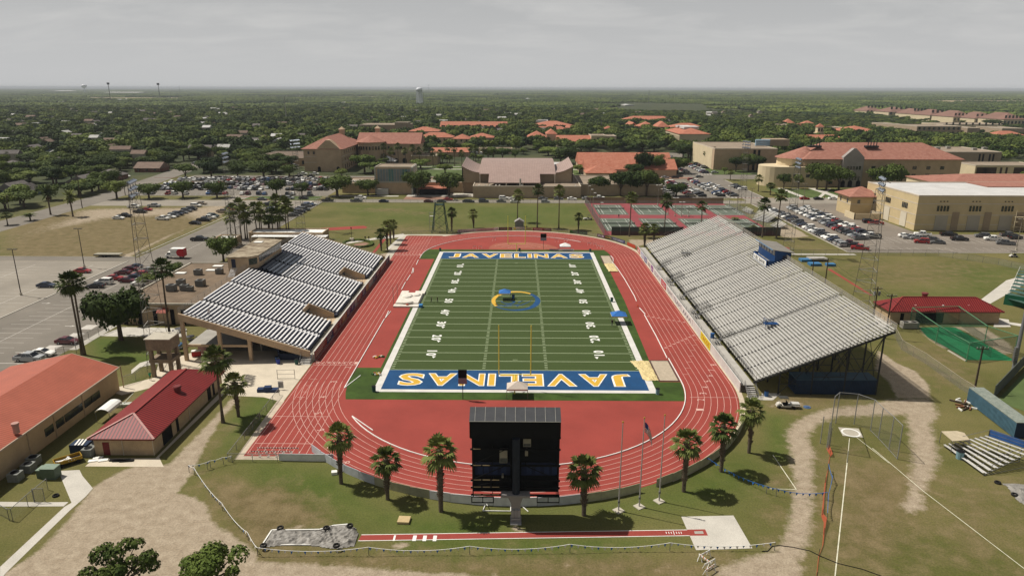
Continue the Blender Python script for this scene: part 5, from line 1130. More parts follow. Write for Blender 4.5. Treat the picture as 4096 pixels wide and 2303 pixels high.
def fence(label,pts,h=1.8,sp=3.0,mesh=True,postm=None,name='chain_link_fence',r=.04,netm=None,top=True):
 S=thing(name,label,'fence',(pts[0][0],pts[0][1],0));po,rl_,nt=MB(),MB(),MB()
 for i in range(len(pts)-1):
  a,b_=Vector((*pts[i][:2],0)),Vector((*pts[i+1][:2],0));L_=(b_-a).length;k=max(1,round(L_/sp))
  for j in range(k+(1 if i==len(pts)-2 else 0)):p=a.lerp(b_,j/k);po.cyl(p,p+Vector((0,0,h)),r,n=5)
  if top:rl_.bar(a+Vector((0,0,h)),b_+Vector((0,0,h)),r*1.5)
  nt.poly(a,b_,b_+Vector((0,0,h)),a+Vector((0,0,h)))
 po.build('post',postm or STEEL,S)
 if top:rl_.build('top_rail',postm or STEEL,S)
 if mesh:nt.build('mesh',netm or NET,S)
 return S
F2=lambda*a:[(p.x,p.y)for p in Gs(*a)]
fence('chain-link fence between the near car park and the lawn with the big oak',F2('B1',545,1385,625,1372,740,1360,730,1285)+F2('B1',860,1225,1050,1150,1180,1100))
fence('chain-link fence beside the lawn between the two red-roofed buildings',F2('C1',1240,480,1370,438,1485,345,1540,290,1600,260),h=1.7)
fence('chain-link fence along the left outside edge of the track',[(-42.0,-57.5),(-41.9,-80.6),(-34.6,-80.6)],h=1.3,sp=3.3)
fence('wire fence in the near left corner beside the narrow path',F2('D1',-30,630,95,700,130,700)+F2('D1',285,560,350,505,485,390),h=1.7,sp=5)
fence('wire gate panel standing in the near left grass',F2('D1',345,515,455,510),h=2.0,sp=2)
fence('long chain-link fence running from the silver bleachers towards the lower right',F2('H4',2160,260,2500,700)[:1]+F2('C4',1340,120,1580,260,1830,440,1925,510,2050,590,2576,1000),h=2.1,sp=4.5,postm=MATS['beige_pipe'])
fence('long chain-link fence between the gym car park and the practice field',F2('B4',200,415,790,415,1640,420,2220,505,2471,560),h=2.0,sp=4.0)
fence('street fence behind the practice grass',[(-94,159.2),(31.5,159.1)],h=1.6,sp=3.6)
fence('slanting fence between the parked cars and the practice grass',[(-94,159),(-94,118),(-95,92)],h=2.2,sp=3.0)
fence('fence at the end of the far left straight',F2('B2',1440,290,1435,215),h=1.5,sp=2)if False else None
fence('fence along the far end of the track',[(-43,84),(-25,87.5)]+[(42.3*cos(a),CY+42.3*sin(a))for a in(1.95,1.75,1.57,1.35,1.1,.9,.7,.5,.3,.12)],h=1.1,sp=3.5)
G0=thing('walk_gate','white panel gate with a notice at the left edge of the track','gate',(-42,-54,0));q=MB()
pts=[(-44.6,-50.6),(-41.4,-50.4)];[q.cyl((*p,0),(*p,1.9),.05)for p in pts];[q.bar((*pts[0],z),(*pts[1],z),.05)for z in(.15,1.0,1.85)];q.build('frame',STEEL,G0)
q=MB();q.b(-42.9,-41.9,-55.3,-55.25,.3,1.7);no=q.build('notice_board',M_WHITE,G0);q=MB();[q.b(-42.8,-42.0,-55.33,-55.31,.5+.2*k,.58+.2*k)for k in range(5)];q.build('notice_text',BLK,no)
S=thing('throwing_cage','tall grey-poled netted throwing cage around a white ring','cage',(78,-72,0))
bs_=[('C4',600,1135,635,590),('C4',680,862,720,550),('C4',865,872,910,567),('C4',1030,935,1070,625),('C4',1110,1015,1157,705),('C4',1215,1128,1265,797),('C4',1300,1222,1356,882)]
tops=[]
for c,x,y,tx_,ty in bs_:
 b=G(c,x,y);h=HT(b,c,tx_,ty);tops.append((b,h));q=MB();q.cyl(b,(b.x,b.y,h),.07,n=6);q.build('pole',mat('cage_pole',(.24,.24,.23),.5,.1,2),S)
for dx,dy,h in((-.2,-1.2,4.6),(.3,-2.4,4.2),(.2,-3.4,3.8)):
 b=tops[0][0];q=MB();q.cyl((b.x+dx,b.y+dy+3.4,0),(b.x+dx,b.y+dy+3.4,h),.07,n=6);q.build('pole',MATS['cage_pole'],S)
q=MB()
for i in range(len(tops)-1):
 (a,ha),(b,hb)=tops[i],tops[i+1]
 q.bar((a.x,a.y,ha),(b.x,b.y,hb),.07)
 if i>2:q.bar((a.x,a.y,.1),(b.x,b.y,.1),.05)
q.build('top_rail',MATS['cage_pole'],S)
q=MB();[q.poly((a.x,a.y,0),(b.x,b.y,0),(b.x,b.y,hb),(a.x,a.y,ha))for(a,ha),(b,hb)in zip(tops,tops[1:])];q.build('net',wire('cage_net',(.20,.20,.18),.13),S)
sl_=MB();sl_.poly(*[(p.x,p.y,.05)for p in Gs('C4',705,902,910,915,962,1006,752,988)][::-1]);so2=struct(sl_.build('throwing_slab',CONC));c=G('C4',833,957);q=MB();[q.poly(*p)for p in ring(1.15,1.45,0,2*pi,c.x,c.y,.056,32)];q.build('throwing_ring',M_WHITE,so2)
S=thing('batting_cage','green-framed netted batting cage over bright green turf','cage',(100,-28,0))
GP=mat('green_pipe',(.10,.24,.13),.5,.1,2);nodes=[]
for x,y,t,u_ in((285,400,297,285),(497,557,517,415),(747,708,772,552),(662,388,672,278),(893,560,925,402),(1140,645,1178,542)):
 b=G('F7',x,y);h=4.0;nodes.append(Vector((b.x,b.y,h)));q=MB();q.cyl(b,(b.x,b.y,h),.09,n=6);q.build('post',GP,S)
q=MB();[q.bar(nodes[i],nodes[j],.13)for i,j in((0,1),(1,2),(3,4),(4,5),(0,3),(1,4),(2,5))];q.build('top_beam',GP,S)
q=MB()
for i,j in((0,1),(1,2),(3,4),(4,5),(2,5)):
 a,b=nodes[i],nodes[j];q.poly((a.x,a.y,0),(b.x,b.y,0),b,a)
m0,m1=(nodes[0]+nodes[3])/2,(nodes[2]+nodes[5])/2;q.poly((m0.x,m0.y,0),(m1.x,m1.y,0),m1,m0);q.build('net',wire('green_net',(.02,.06,.03),.30),S)
sheet('cage_turf',[F2('F7',360,430,600,425,660,430,1145,700,760,695,600,600,430,510)],.04,mat('bright_green_turf',(.012,.150,.058),.9,.15,.4,fine=.2))
q=MB();q.bar((*F2('F7',600,620)[0],.1),(*F2('F7',745,705)[0],.1),.4,.2);struct(q.build('cage_curb',CONC))
LAMPM=mat('floodlight_bowl',(.30,.34,.40),.35,.08,2,metal=.3)
def tower(label,bx,by,H,side=4.6,topw=1.7,face=0.0,rows=3,cols=7,bw=5.2,lat=mat('tower_steel',(.11,.105,.095),.6,.15,1)):
 S=thing('light_tower',label,'light tower',(bx,by,0),'lattice light towers')
 lt,hz,br=MB(),MB(),MB();n=12;angs=[face+pi/2,face+pi/2+2*pi/3,face+pi/2+4*pi/3]
 def P(k,z):w=(side+(topw-side)*z/H)*.577;return Vector((bx+w*cos(angs[k]),by+w*sin(angs[k]),z))
 Hs=H-2.5
 for k in range(3):
  lt.bar(P(k,0),P(k,Hs),.07)
  for i in range(n):
   z0,z1=Hs*i/n,Hs*(i+1)/n;hz.bar(P(k,z1),P((k+1)%3,z1),.09);br.bar(P(k,z0),P((k+1)%3,z1),.025);br.bar(P(k,z1),P((k+1)%3,z0),.025)
 lt.build('leg',lat,S);hz.build('cross_ring',mat('tower_channel',(.30,.285,.25),.6,.1,1),S);br.build('bracing',lat,S)
 ux=Vector((cos(face),sin(face),0));nx_=Vector((-sin(face),cos(face),0));c=Vector((bx,by,0))
 fr=MB()
 for r in range(rows):z=H-.3-r*1.25;fr.bar(c-ux*bw/2+Vector((0,0,z)),c+ux*bw/2+Vector((0,0,z)),.10)
 for s in(-.5,-.17,.17,.5):p=c+ux*bw*s;fr.bar(p+Vector((0,0,H-3.6)),p+Vector((0,0,H+.1)),.08)
 fr.bar(c-ux*bw/2+nx_*-1+Vector((0,0,H-.9)),c+ux*bw/2+nx_*-1+Vector((0,0,H-.9)),.08);fr.bar(c-ux*bw/2-nx_+Vector((0,0,H-.9)),c-ux*bw/2+Vector((0,0,H-.3)),.07);fr.bar(c+ux*bw/2-nx_+Vector((0,0,H-.9)),c+ux*bw/2+Vector((0,0,H-.3)),.07)
 fr.build('lamp_rack',lat,S)
 for r in range(rows):
  for q in range(cols):
   if r==1 and q%6==5:continue
   p=c+ux*(-bw/2+bw*(q+.5)/cols)+Vector((0,0,H-.15-r*1.25));d=(nx_+Vector((0,0,-.75))).normalized();m=MB();m.cyl(p+d*.45,p,.30,.15,9,True);m.cyl(p,p-d*.25,.17,.12,7,True);m.build('floodlight',LAMPM,S)
tower('lattice light tower beside the near end of the left grandstand',-70.9,-43.2,36.2,face=radians(-75))
tower('lattice light tower behind the left press box',-89.5,44.0,33.5,face=radians(-85))
tower('slim lattice light tower beyond the far end of the left grandstand',-83.0,92.5,34.0,3.4,face=radians(-115))
tower('lattice light tower behind the near half of the silver bleachers, by the field house',80.5,-17.2,34.0,5.4,face=radians(75))
tower('lattice light tower behind the blue press box',89.3,52.5,31.5,3.6,face=radians(85))
tower('slim lattice light tower beyond the tennis courts',98.5,134.0,31.0,3.4,face=radians(110))
WOOD=mat('dark_wood_pole',(.070,.050,.035),.9,.25,2)
def lamp_post(c,x,y,tc,tx_,ty,label,double=True,m=None,hd=None,grp=None):
 b=G(c,x,y);h=HT(b,tc,tx_,ty);m=m or mat('brown_pole',(.055,.045,.040),.6,.1,2)
 S=thing('lamp_post',label,'street lamp',(b.x,b.y,0),grp);q=MB();q.cyl((b.x,b.y,0),(b.x,b.y,h),.13,.09,8);q.build('pole',m,S);q=MB();q.cyl((b.x,b.y,0),(b.x,b.y,.75),.32,.3,10);q.build('base',CONC,S)
 for s in((-1,1)if double else(1,)):q=MB();q.box((b.x+s*.75,b.y,h),(.95,.5,.16));q.bar((b.x,b.y,h-.05),(b.x+s*.4,b.y,h-.02),.07);q.build('lamp_head',hd or m,S)
lamp_post('B1',205,798,'B1',105,355,'nearer left lamp post on the empty concrete car park')
lamp_post('B1',815,525,'B1',745,155,'brown lamp post next to the red sedan on the left')
for x,y,t,tx_,lb in((327,1165,650,345,'first tennis floodlight pole, leftmost at the back of the courts'),(450,1285,750,485,'tennis floodlight pole, second from the left at the back of the courts'),(590,1385,830,610,'thin tennis pole behind the second court'),(770,1448,975,800,'tennis floodlight pole in the centre aisle of the courts'),(935,1448,1085,957,'tennis floodlight pole right of the centre aisle'),(1120,1448,1205,1133,'tennis floodlight pole nearest the bleacher top'),(2170,1180,670,2185,'tennis floodlight pole at the right end of the courts'),(2355,1290,760,2370,'tennis floodlight pole outside the right end of the courts')):
 lamp_post('E3',x,y,'E3',tx_,t,lb,hd=M_WHITE,m=mat('tan_pole',(.26,.23,.18),.6,.1,2),grp='tennis court floodlights')
for x,y,t,tx_,lb in((733,1190,1070,740,'short tennis light at the left fence, rearmost of four'),(755,1260,1105,762,'short tennis light at the left fence, second from the rear'),(778,1350,1138,785,'short tennis light at the left fence, third from the rear'),(845,1448,1232,852,'short tennis light at the left fence, frontmost of four')):
 lamp_post('A3',x,y,'A3',tx_,t,lb,False,hd=M_WHITE,m=MATS['tan_pole'],grp='tennis court floodlights')
for c,x,y,tc,tx_,t,lb in(('A4',335,1280,'A4',360,1050,'tall lamp post behind the parked cars near the domed campus hall'),('B4',2395,365,'A4',2450,1390,'tall lamp post at the right edge of the gym car park'),('A4',0,0,'A4',0,0,None),('A3',2305,1245,'A3',2310,1095,'brown lamp post at the corner of the campus road'),('A3',0,0,'A3',0,0,None),('A2',2,0,'A2',0,0,None)):
 if lb:lamp_post(c,x,y,tc,tx_,t,lb,m=MATS['tan_pole']if 'tall' in lb else None)
def util_pole(label,c,x,y,tc,tx_,ty,arm=2.2,tf=False):
 b=G(c,x,y);h=HT(b,tc,tx_,ty);S=thing('utility_pole',label,'utility pole',(b.x,b.y,0),'wooden utility poles');q=MB();q.cyl((b.x,b.y,0),(b.x,b.y,h),.19,.13,8);q.build('pole',WOOD,S)
 q=MB();q.box((b.x,b.y,h-.5),(arm,.12,.14));q.build('crossarm',WOOD,S)
 q=MB();[q.cyl((b.x+d*arm*.45,b.y,h-.45),(b.x+d*arm*.45,b.y,h-.15),.07,n=6)for d in(-1,-.4,.4,1)];q.build('insulator',CONC2,S)
 if tf:q=MB();[q.cyl((b.x+d,b.y,h-2.2),(b.x+d,b.y,h-1.2),.28,n=9)for d in(-.55,.55)];q.build('transformer',mat('transformer_grey',(.20,.21,.20),.5,.1,2),S)
 return Vector((b.x,b.y,h-.3))
u1=util_pole('wooden pole with a crossarm behind the top edge of the silver bleachers','B4',550,690,'B4',568,445)
util_pole('short wooden pole left of the crossarm pole behind the bleachers','B4',425,605,'B4',432,470,.1)
u2=util_pole('wooden pole with two grey transformers at the corner of the bleachers','B4',1018,1005,'B4',1048,715,tf=True)
u3=util_pole('wooden pole by the left end of the field house roof','B4',1130,1215,'B4',1182,785)
u4=util_pole('dark wooden pole in front of the batting cage','C4',2075,540,'B4',2085,1290)
for i,(x,y,t,tx_)in enumerate(((795,1285,960,757),(885,1075,930,872),(1030,1030,910,1015),(1195,1080,985,1190),(95,1335,1160,65),(1210,1160,1060,1195))):util_pole(['wooden pole standing in the left street verge','wooden pole right of the grey bungalow by the left street','wooden pole behind the bungalows by the left street','wooden pole at the bend of the left street','wooden pole beside the billboard at the far left','slim wooden pole before the lamp array on the left'][i],'A1',x,y,'A1',tx_,t)
W_=MB()
def wires(a,b,n=2):
 for k in range(n):
  o=Vector((-.9+1.8*k/(max(1,n-1)),0,0));pr=a+o
  for i in range(1,9):t=i/8;p=(a+o).lerp(b+o,t)-Vector((0,0,1.2*4*t*(1-t)));W_.bar(pr,p,.03);pr=p
wires(u1,u2);wires(u2,u4,3);wires(u3,u4,2);wires(u4,Vector((150,-90,9)),2)
tag(W_.build('power_line',BLK),'sagging black wires between the wooden poles on the right','power line')
q=thing('light_mast','thick grey steel mast at the right edge beside the batting cage','mast',(0,0,0));b=G('F7',1130,790);q.location=b;ORG[q.name]=b
m=MB();m.cyl(b,(b.x,b.y,21),.36,.26,12);m.build('mast',mat('mast_grey',(.22,.225,.24),.45,.08,1,metal=.3),q);m=MB();m.box((b.x-.45,b.y-.2,3.6),(.5,.5,3.0));m.build('control_box',STEEL,q)
q=thing('street_lantern','small black lantern post on a pale plinth by the flower bed','street lamp',tuple(G('B2',925,275)));b=G('B2',925,275);m=MB();m.cyl(b,(b.x,b.y,4.4),.07,n=6);m.ell((b.x,b.y,4.7),(.22,.22,.32));m.build('post',BLK,q);m=MB();m.box((b.x,b.y,.5),(1.3,1.3,1.0));m.build('plinth',CONC,q)
b=G('B2',1778,190);S=thing('filming_tower','dark green steel filming tower with a railed deck on the practice grass','tower',(b.x,b.y,0));GT=mat('dark_green_steel',(.02,.055,.045),.5,.1,1)
def PT(i,z,H=11.2):sx,sy=((-1,-1),(1,-1),(1,1),(-1,1))[i];w=2.9-(2.9-1.55)*z/H;return Vector((b.x+sx*w,b.y+sy*w*.8,z))
lg,br=MB(),MB()
for i in range(4):
 lg.bar(PT(i,0),PT(i,11.2),.2)
 for z0,z1 in((0,3.8),(3.8,7.4),(7.4,10.4)):br.bar(PT(i,z0),PT((i+1)%4,z1),.08);br.bar(PT((i+1)%4,z0),PT(i,z1),.08);br.bar(PT(i,z1),PT((i+1)%4,z1),.1)
lg.build('leg',GT,S);br.build('bracing',GT,S);m=MB();m.b(b.x-1.7,b.x+1.7,b.y-1.4,b.y+1.4,10.5,10.65);m.build('deck',GT,S)
m=MB();rail(m,[(b.x-1.7,b.y-1.4,10.6),(b.x+1.7,b.y-1.4,10.6),(b.x+1.7,b.y+1.4,10.6),(b.x-1.7,b.y+1.4,10.6),(b.x-1.7,b.y-1.4,10.6)],1.5,.04,1,3);[m.bar((b.x-1.7+.425*i,b.y-1.4,10.6),(b.x-1.7+.425*i,b.y-1.4,12.1),.05)for i in range(9)];m.build('guard_rail',GT,S)
m=MB();[m.bar((b.x-.25,b.y-2+.0,z*.4),(b.x+.25,b.y-2,z*.4),.04)for z in range(1,26)];m.bar((b.x-.25,b.y-2,0),(b.x-.25,b.y-1.4,10.5),.05);m.bar((b.x+.25,b.y-2,0),(b.x+.25,b.y-1.4,10.5),.05);m.build('ladder',STEEL,S)
b2=G('B2',1702,185);S=thing('scaffold','narrow silver scaffold tower left of the green filming tower','scaffold',(b2.x,b2.y,0));m=MB()
for dx in(-.9,.9):
 for dy in(-.6,.6):m.bar((b2.x+dx,b2.y+dy,0),(b2.x+dx,b2.y+dy,7.4),.07)
for z in(2,4,6,7.3):m.bar((b2.x-.9,b2.y-.6,z),(b2.x+.9,b2.y-.6,z),.06);m.bar((b2.x-.9,b2.y-.6,z-2 if z<7 else 6),(b2.x+.9,b2.y-.6,z),.04);m.bar((b2.x-.9,b2.y+.6,z),(b2.x+.9,b2.y+.6,z),.06);m.bar((b2.x+.9,b2.y-.6,z),(b2.x+.9,b2.y+.6,z),.06)
m.build('frame',mat('scaffold_silver',(.34,.38,.38),.4,.1,2,metal=.4),S);m=MB();m.b(b2.x-.9,b2.x+.9,b2.y-.6,b2.y+.6,6.0,6.08);m.build('deck',ALU,S)
def canopy(label,x,y,w,d,h,m,legm=None,table=False,valance=None,grp=None):
 S=thing('canopy_tent',label,'canopy tent',(x,y,0),grp);r=MB();c=[(x-w/2,y-d/2,h),(x+w/2,y-d/2,h),(x+w/2,y+d/2,h),(x-w/2,y+d/2,h)];ap=(x,y,h+w*.27);k=MB()
 for i in range(4):a,b_=c[i],c[(i+1)%4];r.poly(a,b_,ap);k.poly((a[0],a[1],h-.28),(b_[0],b_[1],h-.28),b_,a)
 r.build('roof',m,S);k.build('valance',valance or m,S)
 for i in range(4):q=MB();q.bar((c[i][0],c[i][1],0),c[i],.06);q.build('leg',legm or STEEL,S)
 return S
TB=mat('tent_blue',(.03,.14,.42),.6,.1,1.5);TWh=mat('tent_white',(.74,.72,.69),.7,.06,1)
canopy('blue canopy tent on the midfield emblem',-2.9,1.7,3.0,3.0,2.0,TB,valance=TWh);canopy('blue canopy tent on the right sideline',24.0,-16.9,3.6,3.2,2.1,TB,valance=mat('tent_yellow',(.5,.42,.14),.6,.1,2))
canopy('dusty white canopy tent behind the near goal post',.45,-57.4,3.7,2.8,1.9,mat('tent_cream',(.52,.45,.38),.7,.08,1));canopy('small bright white canopy tent at the far end of the field',16.4,58.6,3.6,3.0,1.7,TWh)
b=G('C4',1880,1060);S=thing('canopy_tent','sagging cream canopy beside the small silver bleachers at the right','canopy tent',(b.x,b.y,0));q=MB();pl=Gs('C4',1745,940,1900,936,1975,955,2030,1025,1860,1038,z=2.0);q.prism([(p.x,p.y)for p in pl][::-1],1.9,2.0);q.build('roof',mat('cream_canvas',(.46,.39,.27),.8,.1,1),S)
for p in(pl[0],pl[3],pl[4]):q=MB();q.bar((p.x,p.y,0),(p.x,p.y,1.95),.06);q.build('leg',STEEL,S)
b=G('A2',1270,868);canopy('white marquee in front of the left campus hall arches',b.x,b.y,13,9,3.0,TWh)
def rumple(name,label,cat,poly,z,m,hump=.35,n=26,seed=3,freq=.9):
 """a loose cover lying over something: uneven cloth with folds"""
 P_=np.array(poly);lo=P_.min(0);hi=P_.max(0);mb=MB();idx={}
 g_=[(lo[0]+(hi[0]-lo[0])*i/n,lo[1]+(hi[1]-lo[1])*j/n)for j in range(n+1)for i in range(n+1)];A_=np.array(g_);s=sdist(A_,poly)
 for k,(x,y)in enumerate(g_):
  e=min(1,max(0,s[k]/.6));f=mnoise.fractal(Vector((x*freq,y*freq,seed)),.8,2.2,4);r_=abs(mnoise.noise(Vector((x*freq*1.3+y*.6,y*freq*.5,seed+4))));mb.v.append((x,y,z+e*(hump*(.55+f*.55)+.16*(1-4*min(.25,r_)))))
 for j in range(n):
  for i in range(n):
   q=(j*(n+1)+i,j*(n+1)+i+1,(j+1)*(n+1)+i+1,(j+1)*(n+1)+i)
   if sum(s[t]>0 for t in q)>=3:mb.f.append(q);mb.m.append(0)
 c=(float((lo[0]+hi[0])/2),float((lo[1]+hi[1])/2),0);o=mb.build(name,m,smooth=False,at=c);tag(o,label,cat);return o
S=thing('vault_mat','big white-covered pole vault landing mat beside the left sideline','landing mat',(-27.2,0,0));q=MB();WM=mat('mat_white',(.66,.62,.54),.75,.12,.9,fine=.2,bump=.3)
q.b(-30.3,-24.6,-4.2,5.0,.05,.72);q.b(-30.5,-28.6,5.0,7.4,.05,.5);q.b(-26.8,-24.2,5.0,7.4,.05,.5);q.build('pad',WM,S);q=MB();q.b(-30.6,-23.8,-6.0,-4.25,.04,.42);q.build('front_pad',WM,S)
q=MB();q.ell((-27.3,-3.9,.8),(1.6,1.0,.35));q.ell((-28.2,1.5,.8),(1.5,1.7,.25));q.ell((-26,2.8,.8),(1.2,1.4,.22));q.build('cover_fold',WM,S,smooth=True);q=MB();q.box((-27.2,-5,.55),(.5,.7,.25),.4);q.build('red_patch',mat('dull_red',(.45,.08,.05),.7,.1,2),S)
q=MB();q.b(-24.2,-23.3,-6.2,-4.9,.1,.75);q.build('blue_pad',mat('pad_blue',(.04,.19,.42),.6,.1,2),S)
for x in(-30.9,):q=MB();q.bar((x,-3.5,0),(x,-3.5,4.6),.09);q.bar((x,2.5,0),(x,2.5,3.8),.08);q.build('upright',STEEL,S)
S=thing('high_jump_mat','blue and grey landing mats piled on the right practice field','landing mat',tuple(G('H5',1350,760)));q=MB()
for c,x,y,w_,d_ in(('H5',1150,700,3.2,2.6),('H5',1310,770,3.4,2.6),('H5',1580,780,2.6,2.0)):p=G(c,x,y);q.box((p.x,p.y,.4),(w_,d_,.75));
q.build('pad',mat('mat_blue',(.05,.17,.33),.6,.15,1),S);q=MB();p=G('H5',1350,690);q.box((p.x,p.y,.75),(5.6,3.2,.5));q.ell((p.x+.5,p.y-.8,1.0),(1.8,1.0,.3));q.build('cover',mat('mat_cover_grey',(.36,.34,.31),.8,.15,1,bump=.4),S)
M_SAND=mat('sand',(.42,.35,.26),.95,.10,1.2,fine=.35,bump=.4);M_TARPY=mat('yellow_tarp',(.62,.50,.25),.6,.15,1.4,bump=.5,fine=.2)
def pit(lbl,x0,x1,y0,y1):
 S=thing('sand_pit',lbl,'sand pit',((x0+x1)/2,(y0+y1)/2,0));q=MB();q.b(x0+.3,x1-.3,y0+.3,y1-.3,.02,.07);q.build('sand',M_SAND,S);q=MB();q.b(x0,x0+.3,y0,y1,.0,.11);q.b(x1-.3,x1,y0,y1,0,.11);q.b(x0+.3,x1-.3,y0,y0+.3,0,.11);q.b(x0+.3,x1-.3,y1-.3,y1,0,.11);q.build('border',mat('pit_border',(.09,.055,.045),.9,.2,2),S)
pit('near sand pit with a dark border at the right bend of the track',26.9,30.9,-50.7,-40.3);pit('far sand pit at the top right corner of the field',27.2,30.6,40.0,50.8)
rumple('pit_cover','crumpled yellow tarp folded off the near sand pit','tarpaulin',[(22.9,-40.4),(26.9,-40.3),(27.2,-50.9),(24.7,-50.6),(24.0,-49.5),(24.0,-45)],.05,M_TARPY,.22);rumple('pit_cover','crumpled yellow tarp half over the far sand pit','tarpaulin',[(27.6,29.6),(30.6,29.8),(30.5,40.2),(27.2,39.8)],.12,M_TARPY,.22)
rumple('vault_cover','grey wrinkled sheet weighed down by tyres at the left end of the runway','tarpaulin',[(p.x,p.y)for p in Gs('D2',50,975,160,800,240,770,350,810,650,800,690,765,930,740,1010,780,1045,860,990,960,780,990,620,960,300,950)],.05,mat('grey_plastic_sheet',(.25,.235,.21),.45,.25,1.2,bump=.6),.55,44)
rumple('ground_cover_sheet','grey wrinkled sheet on the grass at the far right bottom edge','tarpaulin',[(p.x,p.y)for p in Gs('D4',2340,320,2620,335,2620,560,2500,500,2410,370)],.04,MATS['grey_plastic_sheet'],.15)
q=MB();ps=Gs('D2',40,985,160,800,340,800,640,795,780,755,930,742);q.path([Vector((p.x,p.y,.08))for p in ps],.16);q.path([Vector((p.x,p.y,.08))for p in Gs('D2',250,948,610,945)],.14);tag(q.build('pit_board',M_WHITE),'white edging boards poking out round the grey sheet','board')
RUB=mat('tyre_rubber',(.018,.017,.016),.8,.2,2)
def tyre(label,c,x,y,z=.1,r=.42,cat='tyre',m=None):
 p=G(c,x,y,z);q=MB();n=16;
 for i in range(n):
  a,b_=2*pi*i/n,2*pi*(i+1)/n
  prof=((r,.0),(r*1.02,.12),(r*.9,.22),(r*.62,.22),(r*.55,.12),(r*.6,0))
  for k in range(6):
   (r0,z0),(r1,z1)=prof[k],prof[(k+1)%6];q.poly((p.x+r0*cos(a),p.y+r0*sin(a),z+z0),(p.x+r0*cos(b_),p.y+r0*sin(b_),z+z0),(p.x+r1*cos(b_),p.y+r1*sin(b_),z+z1),(p.x+r1*cos(a),p.y+r1*sin(a),z+z1))
 tag(q.build('tyre',m or RUB,at=(p.x,p.y,0)),label,cat,'loose tyres')
tyre('black tyre on the upper left corner of the grey sheet','D2',245,778,.45);tyre('black tyre on the lower left corner of the grey sheet','D2',75,955,.45);tyre('black tyre on the upper right corner of the grey sheet','D2',945,755,.55);tyre('black tyre on the lower right part of the grey sheet','D2',810,955,.55);tyre('tyre half hidden in the middle of the grey sheet','D2',708,778,.5)
tyre('tyre lying in the grass by the wire gate','D1',562,452,.02);tyre('upper tyre on the grey sheet at the right bottom edge','D4',2310,320,.05);tyre('lower tyre on the grey sheet at the right bottom edge','D4',2480,442,.1)
def hurdle(label,x,y,rz=0.0,n=1):
 S=thing('hurdle',label,'hurdle',(x,y,0),'stored hurdles');c,s=cos(rz),sin(rz)
 q=MB();q.box((x,y,.95),(1.2,.05,.13),rz);q.build('bar',M_WHITE,S);q=MB();[q.box((x+c*d,y+s*d,.95),(.2,.06,.132),rz)for d in(-.4,0,.4)];q.build('bar_stripe',BLK,S)
 q=MB()
 for d in(-.55,.55):q.bar((x+c*d,y+s*d,0),(x+c*d,y+s*d,.92),.04);q.bar((x+c*d,y+s*d,.04),(x+c*d-s*.6,y+s*d+c*.6,.04),.05)
 q.build('frame',M_WHITE,S)
for i in range(5):hurdle('%s hurdle from the left in the rear row at the near left track corner'%('first','second','third','fourth','fifth')[i],-37.8+i*1.25,-78.2)
for i in range(5):hurdle('%s hurdle from the left in the front row at the near left track corner'%('first','second','third','fourth','fifth')[i],-38.4+i*1.25,-79.3)
for i,(c,x,y,a)in enumerate((('B3',745,318,-.1),('B3',800,325,-.2),('B3',835,345,-.5),('B3',870,352,-.6),('B2',2110,352,0),('B2',2165,352,0),('B2',2300,270,.5),('B3',430,285,-.2),('B3',520,280,.3))):p=G(c,x,y);hurdle(['leftmost hurdle by the far right bend','second hurdle by the far right bend','third hurdle by the far right bend','last leaning hurdle by the far right bend','left hurdle behind the far end zone','right hurdle behind the far end zone','tilted hurdle by the clay apron','hurdle in the pile beyond the white tent','dark hurdle at the right of the pile beyond the white tent'][i],p.x,p.y,a)
def bench(label,x,y,rz,L=4.5,m=None):
 S=thing('team_bench',label,'bench',(x,y,0));q=MB();q.box((x,y,.45),(L,.3,.05),rz);q.build('seat',m or ALU,S);q=MB();[q.box((x+cos(rz)*d,y+sin(rz)*d,.21),(.06,.3,.42),rz)for d in(-L*.4,0,L*.4)];q.build('leg',STEEL,S)
 q=MB();q.box((x-sin(rz)*-.2,y+cos(rz)*.2,.8),(L,.04,.2),rz);q.build('backrest',m or ALU,S)
bench('long bench in front of the far white tent',16.6,56.6,0,5.4);bench('blue bench left of the far white tent',12.6,56.4,0,3.2,BLUP)
def bin_(label,x,y,m,r=.38,h=1.05):
 S=thing('trash_can',label,'trash can',(x,y,0),'trash cans');q=MB();q.cyl((x,y,0),(x,y,h),r*.85,r,12);q.build('drum',m,S);q=MB();q.cyl((x,y,h),(x,y,h+.06),r*1.05,r*1.0,12);q.build('rim',BLK,S)
BD=mat('bin_blue',(.03,.10,.26),.5,.1,2);BG=mat('bin_green',(.03,.09,.08),.5,.1,2)
for lb,x,y,m in(('dark trash can at the near left corner of the field',-25.4,-55.9,BG),('pale blue trash can at the near right corner of the field',25.6,-56.3,mat('bin_pale',(.20,.33,.38),.5,.1,2)),('teal trash can on the right sideline at midfield',24.6,-.2,BG),('blue trash can at the midfield emblem beside the tent',-.7,2.3,BD),('dark trash can at the far left corner of the field',-25.6,56.4,BG),('green trash can at the far right corner of the field',24.6,56.0,BG),('trash can under the far goal post',1.0,56.6,BG),('blue trash can below the near stairs of the silver bleachers',44.8,-57.0,BD),('left blue barrel under the near end of the left grandstand',-47.6,-41.9,BD),('front blue barrel under the near end of the left grandstand',-47.0,-43.0,mat('barrel_blue',(.03,.05,.30),.5,.1,2)),('green barrel beside the grandstand stairs',-43.3,-43.2,BG)):bin_(lb,x,y,m)
p=G('H5',0,0);p=G('F8',595,810,1.6);q=thing('trash_can','blue trash can on the front walkway of the silver bleachers','trash can',(42.0,-31.0,1.55),'trash cans');m=MB();m.cyl((42.0,-31,1.55),(42.0,-31,2.6),.4,.45,12);m.build('drum',BD,q)
p=G('C4',1925,1215);bin_('light blue drum in front of the small silver bleachers at the right',p.x,p.y,MATS['bin_pale'],.55,1.2)
